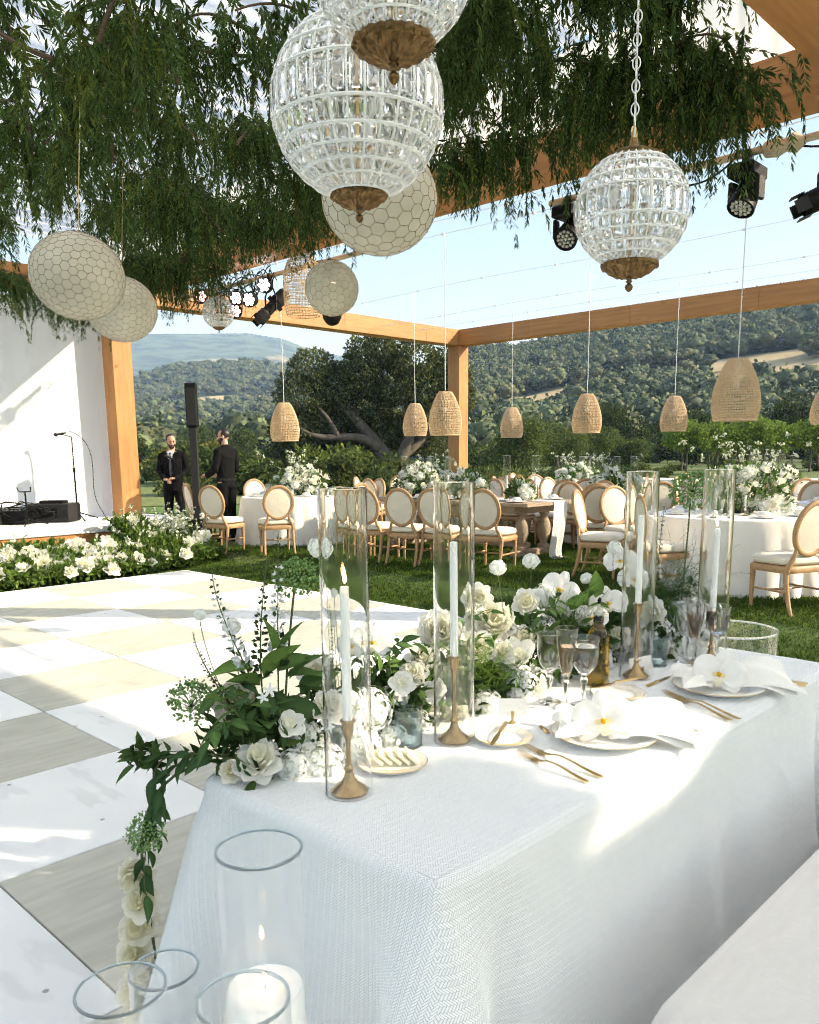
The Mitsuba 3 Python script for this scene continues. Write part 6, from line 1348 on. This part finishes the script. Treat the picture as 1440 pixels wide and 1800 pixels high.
t.part('spout', tube([(0, 0, .25), (0, -.001, .262), (-.006, -.004, .272), (-.018, -.01, .270)], [.0045, .0045, .004, .0035], 8), 'm_black', smooth=True); t.part('flap', tube([(0, 0, .262), (.006, .003, .268), (.014, .008, .262)], .003, 6), 'm_black')
# name cards in little brass clips
mat('m_ink', (.16, .15, .14), .7); mat('m_card', (.84, .83, .80), .8)
def name_card(lab, x, y, rz, tilt, far):
    h = Thing('card_holder', 'small brass place card holder ' + ('of the far place setting' if far else 'near the bread plate'), 'card holder', M=mat4((x, y, TZ + .0015), rz=rz))
    h.part('foot', lathe_fix([(0, 0), (.011, 0), (.0115, .002), (.006, .005), (.0035, .009), (.003, .012), (.0055, .016), (.0055, .019), (0, .021)], 20), 'm_gold', smooth=35)
    h.part('clip', cat([box(-.005, .005, -.0028, -.0012, .019, .036), box(-.005, .005, .0012, .0028, .019, .036), box(-.005, .005, -.0012, .0012, .019, .022)]), 'm_gold')
    c = Thing('place_card', lab, 'card', M=mat4((x, y, TZ + .0245), rz=rz)); Mc = mat4(ry=tilt)
    c.part('sheet', box(-.042, .042, -.0005, .0005, 0, .052), 'm_card', M=Mc)
    if far:
        g = np.random.default_rng(3); cu = [tube(spline(np.c_[np.linspace(-.022, .018, 9), np.full(9, -.0008), .018 + g.normal(0, .0028, 9)], 40), .00035, 4)]
        cu.append(tube(np.c_[np.cos(np.linspace(0, 10, 30)) * np.linspace(.006, .002, 30), np.full(30, -.0008), .038 + np.sin(np.linspace(0, 10, 30)) * np.linspace(.006, .002, 30)], .00035, 4))
        c.part('lettering', cat(cu), 'm_ink', M=Mc)
name_card('white place card with a small crest tilted in its brass clip', 2.652, 1.41, -42, -9, True); name_card('blank white place card standing in the sun left of the wine glasses', 1.925, 1.44, -50, 0, False)

# ---------------------------------------------------------------- the flowers along the far edge of the table
TYPES = {}
def proto(kind):
    if kind not in TYPES:
        if kind == 'rose': TYPES[kind] = [shp(m, 'm_petal', True, color=c) for m, c in (rose(s) for s in (11, 12, 13))]
        if kind == 'cream': TYPES[kind] = [shp(m, 'm_petal', True, color=c) for m, c in (rose(s, tint=(.90, .87, .78)) for s in (14, 15))]
        if kind == 'peony': TYPES[kind] = [shp(m, 'm_petal', True, color=c) for m, c in (rose(s, ((6, .2, 1.1), (8, .14, .9), (9, .08, .7), (10, .04, .5), (9, 0, .3))) for s in (21, 22))]
        if kind == 'hyd': TYPES[kind] = [shp(m, 'm_petal', color=c) for m, c in (floret_ball(s, 120, 4, .40) for s in (31, 32, 33))]
        if kind == 'lis': TYPES[kind] = [shp(m, 'm_petal', True, color=c) for m, c in (rose(s, ((5, .1, .55), (5, .0, .3)), nu=5) for s in (41,))]
        if kind == 'scab':
            m, c = floret_ball(51, 64, 5, .56, .62, (.90, .91, .88)); TYPES[kind] = [shp(m, 'm_petal', color=c)]
        if kind == 'star':
            v, f = leaf(.42, 3, .1, .1); M = np.array([mat4(rz=k * 72) @ mat4(rx=20) for k in range(5)]); m, c = stamp(v, f, M, np.tile([.86, .88, .85], (5, 1))); TYPES[kind] = [shp(m, 'm_petal', color=c)]
        if kind == 'umbel':
            g = np.random.default_rng(61); st, hd = [], []
            for i in range(46):
                a, q = i * 2.4, math.sqrt(i / 46) * 1.25; d = np.array([math.sin(q) * math.cos(a), math.sin(q) * math.sin(a), math.cos(q)]) * g.uniform(.85, 1.05); st.append(colored(tube(bez((0, 0, 0), d * [.2, .2, .5], d * [.7, .7, .8], d, 6), .012, 3, False), (.10, .17, .05)))
                for j in range(9):
                    e = d + g.normal(0, .085, 3) + d * .06; hd.append(colored(moved(trimesh.creation.icosphere(subdivisions=0, radius=g.uniform(.04, .07)), t=tuple(e)), np.array((.20, .32, .12)) * g.uniform(.8, 1.5)))
            m, c = ccat(st + hd); TYPES[kind] = [shp(m, 'm_leaf', color=c)]
    return TYPES[kind]
NAME = dict(rose='rose', cream='rose', peony='peony', hyd='hydrangea', lis='lisianthus', scab='scabious', star='star_flower', umbel='umbel')
LONG = leaf(.40, 6, .14, .22, ([0, .12, .35, .6, .85, 1], [.05, .55, 1, .85, .35, 0]))
BIGL = leaf(.56, 6, .18, .3)
LEAVES = {}
def leaf_shape(kind, tone):
    if (kind, tone) not in LEAVES:
        v, f = {'l': LONG, 'b': BIGL}[kind]; c = np.array([(.055, .100, .036), (.078, .138, .044), (.044, .084, .036), (.115, .19, .05)][tone]); LEAVES[kind, tone] = shp((v, f), 'm_leaf', True, color=np.tile(c, (len(v), 1)) * (1 + .5 * (np.abs(v[:, :1]) < 1e-6)))
    return LEAVES[kind, tone]
def one(pos, d, roll, s): return frames(np.array([pos]), np.array([d]), np.array([roll]), np.array([s]))[0]
def sprig(t, pts, n, L, g, kind='l', tones=(0, 1, 2), droop=.2, r=.0016):
    """a stem with alternate leaves, each leaf a part of its own"""
    st = spline(pts, 24); t.part('stem', tube(st, np.linspace(r, r * .5, 24), 5), 'm_vstem')
    for i in range(n):
        k = int(3 + i * 20 / n); tg = st[min(k + 1, 23)] - st[k - 1]; tg /= np.linalg.norm(tg); sd = np.cross(tg, g.normal(0, 1, 3) * .4 + [0, 0, 1.]); sd /= np.linalg.norm(sd)
        d = tg * .55 + sd * (1 if i % 2 else -1) * .8 + g.normal(0, .22, 3) - [0, 0, droop]
        t.part('leaf', leaf_shape(kind, int(g.choice(tones))), M=one(st[k], d, g.normal(0, .5), L * g.uniform(.7, 1.15)))
    t.part('leaf', leaf_shape(kind, 0), M=one(st[-1], st[-1] - st[-2], g.normal(0, .5), L))
mat('m_vstem', (.075, .095, .03), .6); mat('m_darkstem', (.04, .035, .02), .7)
def spike(t, pts, size, g, white=.8):
    st = spline(pts, 30); t.part('stem', tube(st, np.linspace(.0028, .0010, 30), 6), 'm_vstem'); P, Dv, S, C = [], [], [], []
    pv = np.array([(0, 0, 0), (.35, .5, .12), (0, 1, .2), (-.35, .5, .12)]); n = 105
    for i in range(n):
        q = .34 + .66 * i / n; k = min(int(q * 29), 28); a = i * 2.4; w = size * (1.05 - .75 * (q - .34) / .66)
        tg = st[k + 1] - st[k]; tg /= np.linalg.norm(tg); x = np.cross(tg, [.3, .9, .1]); x /= np.linalg.norm(x); y = np.cross(tg, x); d = x * math.cos(a) + y * math.sin(a) + tg * .7
        wh = g.random() < white * (q < .86) and q > .42
        for e in range(2 if wh else 1):
            P.append(st[k] + d * w * .35); Dv.append(d + g.normal(0, .5, 3)); S.append(w * (.75 if wh else .8)); C.append((.76, .79, .80) if wh else (.045, .08, .035))
    m, c = stamp(pv, [(0, 1, 2), (0, 2, 3)], frames(np.array(P), np.array(Dv), g.uniform(0, 6, len(P)), np.array(S)), np.array(C) * g.uniform(.7, 1.2, (len(P), 1)))
    t.part('flower_spike', m, 'm_leaf', color=c)
def filler(t, x0, x1, y0, y1, z1, n, seed, base=(.050, .090, .028), size=(.03, .065), name='foliage', core=True):
    g = np.random.default_rng(seed); x, y = g.uniform(x0, x1, n), g.uniform(y0, y1, n); bump = .55 + .6 * meshkit.noise(np.stack([x * 9, y * 9, 0 * x], -1), seed)
    z = TZ + .005 + z1 * bump * g.random(n) ** .7 * (1 - .5 * np.abs((y - (y0 + y1) / 2) / (y1 - y0) * 2) ** 2)
    m, c = stamp(LONG[0], LONG[1], frames(np.stack([x, y, z], 1), g.normal(0, .8, (n, 3)) + [0, -.25, .35], g.uniform(0, 6.28, n), g.uniform(*size, n)), np.array(base) * g.uniform(.5, 1.7, (n, 1)))
    t.part(name, m, 'm_leaf', color=c, kind='stuff')
def feathery(t, c0, r, n, seed, col=(.16, .26, .045), up=.6):
    g = np.random.default_rng(seed); ms = []
    for i in range(n):
        d = g.normal(0, 1, 3) + [0, -.2, up]; d /= np.linalg.norm(d); L = r * g.uniform(.6, 1.3); p = np.asarray(c0) + g.normal(0, r * .22, 3)
        st = bez(p, p + d * L * .4, p + d * L * .75 + g.normal(0, .15, 3) * L, p + d * L + g.normal(0, .25, 3) * L, 6)
        ms.append(colored(tube(st, np.linspace(.0009, .0004, 6), 3, False), np.array(col) * g.uniform(.6, 1.3)))
        for k in range(5):
            q = st[1 + k]; e = d * .5 + g.normal(0, .6, 3); ms.append(colored(tube([q, q + e * L * .22, q + e * L * .36 + g.normal(0, .05, 3) * L], [.0007, .0006, .0003], 3, False), np.array(col) * g.uniform(.6, 1.3)))
    m, c = ccat(ms); t.part('feathery_green', m, 'm_leaf', color=c, kind='stuff')
def blooms(t, items, seed):
    g = np.random.default_rng(seed)
    for kind, x, y, z, r in items:
        p = np.array([x, y, z])
        if kind == 'orchid': orchid(t, face(p, r, g.uniform(-25, 25), (.1 * g.normal(), 0, .15)), int(g.integers(99))); continue
        if kind == 'bud': kind = 'cream'
        P = proto(kind); d = look_at_cam(p) + g.normal(0, .22, 3) + ([0, 0, .5] if kind in ('scab', 'umbel') else 0)
        s = r * {'rose': 1.0, 'cream': 1.0, 'peony': .95, 'hyd': 1.0, 'lis': 1.15, 'scab': .82}.get(kind, 1.0)
        M = trimesh.transformations.translation_matrix(p - (d / np.linalg.norm(d)) * r * .5) @ rot_to(d) @ mat4(rz=g.uniform(0, 360), s=s)
        t.part(NAME[kind], P[int(g.integers(len(P)))], M=M)
        if kind == 'scab' and z > TZ + .2:
            b = np.array([x + g.normal(.03, .03), min(max(y, 1.6), 1.75), TZ + .04]); t.part('stem', tube(bez(b, b + [0, 0, .1], p - [.0, .0, .12], p - d * r * .2, 12), .0012, 5), 'm_vstem')
g = np.random.default_rng(123)
fa = Thing('flower_arrangement', 'tall left arrangement with white flower spikes, hydrangea and dark ruscus leaves', 'flower arrangement', 'arrangements along the near table')
blooms(fa, [('rose', 1.115, 1.60, .842, .056), ('cream', 1.168, 1.760, .942, .062), ('bud', 1.080, 1.660, .802, .030), ('hyd', 1.41, 1.60, .89, .068), ('hyd', 1.27, 1.555, .795, .056), ('hyd', 1.475, 1.565, .875, .058), ('orchid', 1.60, 1.70, 1.027, .062), ('orchid', 1.55, 1.73, 1.02, .055), ('hyd', 1.27, 1.63, .85, .055), ('rose', 1.467, 1.800, .948, .050),
            ('hyd', 1.395, 1.545, .815, .056), ('hyd', 1.637, 1.660, .844, .058), ('scab', 1.379, 1.66, 1.332, .036), ('umbel', 1.101, 1.86, .93, .066), ('umbel', 1.345, 1.72, 1.245, .060), ('scab', 1.450, 1.70, 1.193, .016), ('scab', 1.447, 1.70, 1.111, .016), ('scab', 1.188, 1.80, 1.133, .030), ('scab', 1.128, 1.85, 1.162, .020), ('star', 1.173, 1.62, .992, .021), ('star', 1.152, 1.62, .978, .018), ('hyd', 1.53, 1.56, .80, .045), ('hyd', 1.20, 1.585, .80, .042), ('rose', 1.33, 1.58, .93, .045), ('lis', 1.22, 1.60, .90, .034), ('hyd', 1.68, 1.60, .79, .045), ('rose', 1.70, 1.64, .93, .042), ('lis', 1.60, 1.58, .93, .035), ('star', 1.30, 1.56, .88, .020), ('star', 1.36, 1.55, .95, .018)], 1)
fa.part('umbel_stem', tube(bez((1.27, 1.70, .80), (1.30, 1.72, 1.0), (1.33, 1.73, 1.12), (1.345, 1.725, 1.225), 12), .0032, 7), 'm_vstem', smooth=True); fa.part('umbel_stem', tube(bez((1.19, 1.74, .86), (1.15, 1.80, .87), (1.13, 1.84, .88), (1.105, 1.86, .91), 8), .003, 6), 'm_vstem')
for pts, s in (([(1.223, 1.70, .82), (1.20, 1.74, 1.0), (1.153, 1.76, 1.13), (1.128, 1.78, 1.285)], .031), ([(1.24, 1.72, .82), (1.235, 1.74, 1.0), (1.245, 1.74, 1.16), (1.268, 1.74, 1.29)], .028), ([(1.26, 1.70, .82), (1.275, 1.72, 1.0), (1.281, 1.72, 1.15), (1.292, 1.72, 1.365)], .031), ([(1.19, 1.76, .86), (1.13, 1.80, .99), (1.105, 1.82, 1.06), (1.095, 1.83, 1.12)], .015), ([(1.42, 1.70, .84), (1.43, 1.70, 1.0), (1.44, 1.71, 1.10), (1.432, 1.71, 1.16)], .012)): spike(fa, pts, s, g, .72 if s > .03 else .1)
for p, d, L, tn in (((1.235, 1.73, .99), (.5, -.3, .75), .13, 3), ((1.225, 1.73, .97), (-.6, .1, .35), .11, 3), ((1.27, 1.72, 1.0), (.7, -.2, .35), .12, 1), ((1.28, 1.72, 1.03), (.3, -.1, .9), .12, 1), ((1.26, 1.72, 1.06), (-.15, -.2, .95), .11, 3), ((1.30, 1.72, .98), (.85, -.3, .1), .12, 1), ((1.20, 1.75, .95), (-.75, .3, .1), .13, 3), ((1.20, 1.75, .93), (-.3, .0, -.7), .13, 3), ((1.32, 1.71, .95), (.7, -.5, -.1), .13, 0), ((1.33, 1.70, .93), (.8, -.1, .5), .13, 1), ((1.25, 1.70, .9), (.3, -.8, .2), .13, 0),
                     ((1.21, 1.74, 1.02), (-.8, .25, .15), .11, 3), ((1.31, 1.72, .97), (.35, -.5, .75), .12, 1), ((1.36, 1.70, .91), (.9, -.35, .15), .13, 0), ((1.38, 1.69, .87), (.8, -.5, -.3), .12, 0), ((1.22, 1.70, .88), (-.4, -.6, .35), .12, 1)):
    fa.part('broad_leaf', leaf_shape('b', tn), M=one(p, d, g.normal(0, .5), L))
for k in range(11):
    b = np.array([g.uniform(1.12, 1.62), g.uniform(1.62, 1.80), TZ + g.uniform(.05, .16)]); e = b + [g.normal(-.02, .10), g.uniform(-.15, .0), g.uniform(-.02, .12)]
    sprig(fa, [b, (b + e) / 2 + [0, 0, .04], e], int(g.integers(6, 10)), .066, g)
filler(fa, 1.10, 1.72, 1.60, 1.84, .15, 650, 5, (.05, .09, .03)); filler(fa, 1.12, 1.75, 1.60, 1.82, .2, 420, 6, (.085, .14, .045))
# the trailing garland
gl = Thing('garland', 'dark green ruscus garland hanging off the far left corner of the near table', 'garland')
sprig(gl, [(1.16, 1.70, .80), (1.06, 1.79, .812), (.995, 1.86, .79), (.97, 1.86, .69), (.945, 1.86, .58), (.935, 1.86, .45)], 34, .075, g, tones=(0, 2, 2), droop=.45, r=.0025)
sprig(gl, [(1.12, 1.74, .81), (1.04, 1.80, .82), (1.00, 1.90, .80), (.965, 1.93, .775)], 16, .07, g, tones=(0, 2), droop=.1); sprig(gl, [(1.05, 1.79, .81), (.99, 1.84, .74), (.965, 1.85, .64), (.975, 1.86, .60)], 14, .065, g, tones=(0, 2), droop=.4)
rs = Thing('rose_cascade', 'cream roses and a pale umbel cascading down the far corner of the tablecloth', 'flower arrangement')
for k, (x, y, z, r, kd) in enumerate(((.955, 1.86, .61, .050, 'umbel'), (.945, 1.93, .475, .05, 'cream'), (.95, 1.92, .40, .048, 'cream'), (.945, 1.94, .32, .05, 'cream'), (.935, 1.95, .24, .048, 'cream'), (.955, 1.93, .18, .05, 'cream'), (.94, 1.97, .12, .052, 'cream'), (.93, 1.93, .07, .05, 'cream'), (.98, 1.97, .30, .05, 'cream'), (.99, 1.97, .12, .05, 'cream'))):
    p = np.array([x, y, z]); d = look_at_cam(p, (-.5, .0, .1)) + g.normal(0, .2, 3); P = proto(kd); rs.part(NAME[kd], P[k % len(P)], M=trimesh.transformations.translation_matrix(p) @ rot_to(d) @ mat4(rz=k * 70, s=r))
filler(rs, .96, 1.02, 1.88, 1.97, .05, 40, 9)
rs.part('stem', tube(spline([(1.06, 1.80, .78), (.99, 1.88, .70), (.97, 1.93, .4), (.97, 1.96, .05)], 16), .004, 6), 'm_vstem')
fb = Thing('flower_arrangement', 'sunlit arrangement of white peonies and lime green feathery stems beside the second candle', 'flower arrangement', 'arrangements along the near table')
blooms(fb, [('peony', 1.886, 1.70, 1.02, .066), ('rose', 1.765, 1.66, .963, .043), ('peony', 1.902, 1.66, .865, .066), ('rose', 1.837, 1.58, .79, .050), ('peony', 2.186, 1.72, 1.01, .080), ('rose', 2.004, 1.64, .955, .060), ('rose', 2.18, 1.78, 1.07, .045), ('lis', 2.169, 1.60, .910, .050), ('hyd', 2.122, 1.58, .815, .065), ('hyd', 2.148, 1.64, .870, .055), ('rose', 1.774, 1.64, .825, .045), ('lis', 2.19, 1.56, .79, .045), ('rose', 1.797, 1.72, .869, .044), ('hyd', 1.95, 1.56, .80, .045), ('hyd', 2.02, 1.72, .90, .06), ('hyd', 2.25, 1.60, .80, .05), ('rose', 2.28, 1.66, .93, .05), ('lis', 1.72, 1.58, .88, .036), ('rose', 2.08, 1.60, .93, .042)], 2)
for c0, n in (((1.98, 1.60, .86), 40), ((2.06, 1.62, .82), 34), ((1.93, 1.58, .90), 26)): feathery(fb, c0, .10, n, int(c0[0] * 100))
for k in range(13):
    b = np.array([g.uniform(1.62, 2.2), g.uniform(1.58, 1.76), TZ + g.uniform(.03, .2)]); e = b + [g.normal(0, .09), g.uniform(-.12, .02), g.uniform(-.03, .14)]
    sprig(fb, [b, (b + e) / 2 + [0, 0, .04], e], int(g.integers(6, 9)), .058, g, tones=(0, 1, 3))
filler(fb, 1.66, 2.26, 1.56, 1.84, .19, 800, 15)
fc = Thing('flower_arrangement', 'white orchid arrangement with dark feathery greens behind the oil bottle', 'flower arrangement', 'arrangements along the near table')
blooms(fc, [('orchid', 2.555, 1.70, 1.063, .072), ('orchid', 2.91, 1.66, 1.137, .064), ('orchid', 2.955, 1.62, 1.061, .066), ('orchid', 2.723, 1.60, .999, .072), ('orchid', 2.614, 1.60, .960, .062), ('rose', 2.344, 1.70, 1.045, .045), ('hyd', 2.475, 1.72, 1.05, .045), ('scab', 2.183, 1.70, 1.192, .034), ('scab', 2.398, 1.72, 1.193, .036), ('scab', 2.696, 1.68, 1.098, .028), ('scab', 2.85, 1.66, 1.199, .033), ('hyd', 2.584, 1.68, .997, .046), ('rose', 2.732, 1.56, .882, .044), ('star', 2.345, 1.64, 1.015, .027), ('hyd', 2.40, 1.66, .95, .05), ('rose', 2.50, 1.58, .86, .045), ('hyd', 2.80, 1.58, .84, .05), ('lis', 2.36, 1.58, .86, .04), ('hyd', 2.64, 1.57, .80, .042)], 3)
for c0, n in (((2.45, 1.62, .92), 40), ((2.56, 1.62, .86), 40), ((2.66, 1.64, .9), 30), ((2.36, 1.62, .90), 30)): feathery(fc, c0, .12, n, int(c0[0] * 100), (.060, .11, .03), .4)
for p, d, L in (((2.60, 1.62, 1.01), (.3, -.1, .9), .10), ((2.57, 1.62, 1.0), (-.7, -.1, .4), .10), ((2.60, 1.61, 1.0), (.8, -.2, .1), .10), ((2.50, 1.62, 1.0), (.5, -.2, .6), .09), ((2.64, 1.6, 1.03), (.2, .1, .9), .10)): fc.part('broad_leaf', leaf_shape('b', 3), M=one(p, d, g.normal(0, .5), L))
for k in range(14):
    b = np.array([g.uniform(2.28, 2.85), g.uniform(1.58, 1.76), TZ + g.uniform(.05, .22)]); e = b + [g.normal(0, .1), g.uniform(-.1, .04), g.uniform(-.03, .14)]
    sprig(fc, [b, (b + e) / 2 + [0, 0, .04], e], int(g.integers(6, 9)), .055, g)
filler(fc, 2.26, 2.95, 1.56, 1.84, .24, 1100, 25)
fd = Thing('flower_arrangement', 'pale hydrangea arrangement with a tall umbel at the far right end of the near table', 'flower arrangement', 'arrangements along the near table')
blooms(fd, [('hyd', 3.126, 1.48, .916, .095), ('hyd', 2.90, 1.50, .87, .085), ('hyd', 3.06, 1.47, .82, .075), ('rose', 2.86, 1.50, .955, .055), ('rose', 3.2, 1.52, .97, .05), ('umbel', 3.197, 1.517, 1.41, .085), ('hyd', 3.24, 1.46, .84, .08), ('rose', 2.95, 1.47, .80, .05)], 4)
fd.part('umbel_stem', tube(bez((3.12, 1.5, .82), (3.13, 1.5, 1.1), (3.2, 1.52, 1.2), (3.197, 1.517, 1.37), 14), .0035, 6), 'm_vstem', smooth=True)
spike(fd, [(3.05, 1.56, .82), (3.03, 1.56, 1.05), (3.02, 1.55, 1.2), (3.05, 1.55, 1.36)], .024, g, .45)
for c0, n in (((3.12, 1.54, .98), 60), ((3.2, 1.55, 1.0), 50), ((3.0, 1.56, .95), 30)): feathery(fd, c0, .14, n, int(c0[0] * 100), (.05, .10, .03), .7)
for k in range(10):
    b = np.array([g.uniform(2.9, 3.25), g.uniform(1.46, 1.66), TZ + g.uniform(.05, .22)]); e = b + [g.normal(.03, .08), g.uniform(-.08, .04), g.uniform(-.03, .14)]
    sprig(fd, [b, (b + e) / 2 + [0, 0, .04], e], 7, .06, g)
filler(fd, 2.86, 3.30, 1.44, 1.80, .26, 700, 35)

# ---------------------------------------------------------------- glass cylinders with candles on the floor
def floor_cyl(lab, x, y, r, h, waxtop, lit, waxlab):
    t = Thing('floor_glass_cylinder', lab, 'glass cylinder', 'glass cylinders standing on the dance floor', M=mat4((x, y, .002)))
    t.part('wall', lathe([(r, .0), (r, h)], 72), 'm_pane', True); t.part('inner_wall', lathe([(r - .0045, h), (r - .0045, .006)], 72), 'm_pane', True)
    t.part('rim', moved(lathe_fix([(r - .0046, -.003), (r + .0002, -.003), (r + .0004, .0006), (r - .001, .0022), (r - .0034, .0022), (r - .0048, .0006), (r - .0046, -.003)], 72), t=(0, 0, h)), 'm_rimglass', 60)
    t.part('base', lathe_fix([(0, 0), (r - .005, 0), (r - .005, .006), (0, .006)], 48), 'm_glass', 30)
    c = Thing('pillar_candle', waxlab, 'candle', 'candles in the floor cylinders', M=mat4((x, y, .0085))); w = r - .007
    a = lathe_fix([(0, 0), (w, 0), (w, waxtop - .006), (w - .004, waxtop), (w * .6, waxtop - .001), (0, waxtop - .006)], 48); c.part('wax', a, 'm_wax', smooth=40)
    if lit: flame(c, waxtop - .004, .9, .4)
scene['m_rimglass'] = {'type': 'dielectric', 'int_ior': 1.5, 'specular_transmittance': rgb(.72, .80, .84)}
floor_cyl('tall glass cylinder standing nearest the table corner, half filled with white wax', .823, 1.19, .080, .847, .560, 1, 'broad white candle burning in the tall floor cylinder')
floor_cyl('wide glass cylinder at the lower left edge group, its rim nearest the floor seam', .633, 1.388, .084, .564, .20, 0, 'white candle low in the leftmost floor cylinder'); floor_cyl('glass cylinder behind the leftmost one, against the tablecloth', .80, 1.535, .075, .455, .16, 1, 'white candle low in the rear floor cylinder'); floor_cyl('glass cylinder in front of the tall one at the bottom edge', .67, 1.03, .075, .70, .18, 0, 'white candle low in the front floor cylinder')
t = Thing('floor_glass_cylinder', 'wide clear glass cylinder on the grass beyond the far end of the table', 'glass cylinder', M=mat4((3.62, 1.50, .15))); t.part('wall', lathe([(.20, 0), (.20, .62)], 64), 'm_pane', True); t.part('rim', ring(.199, .62, .004, 64, 8), 'm_glass', True)
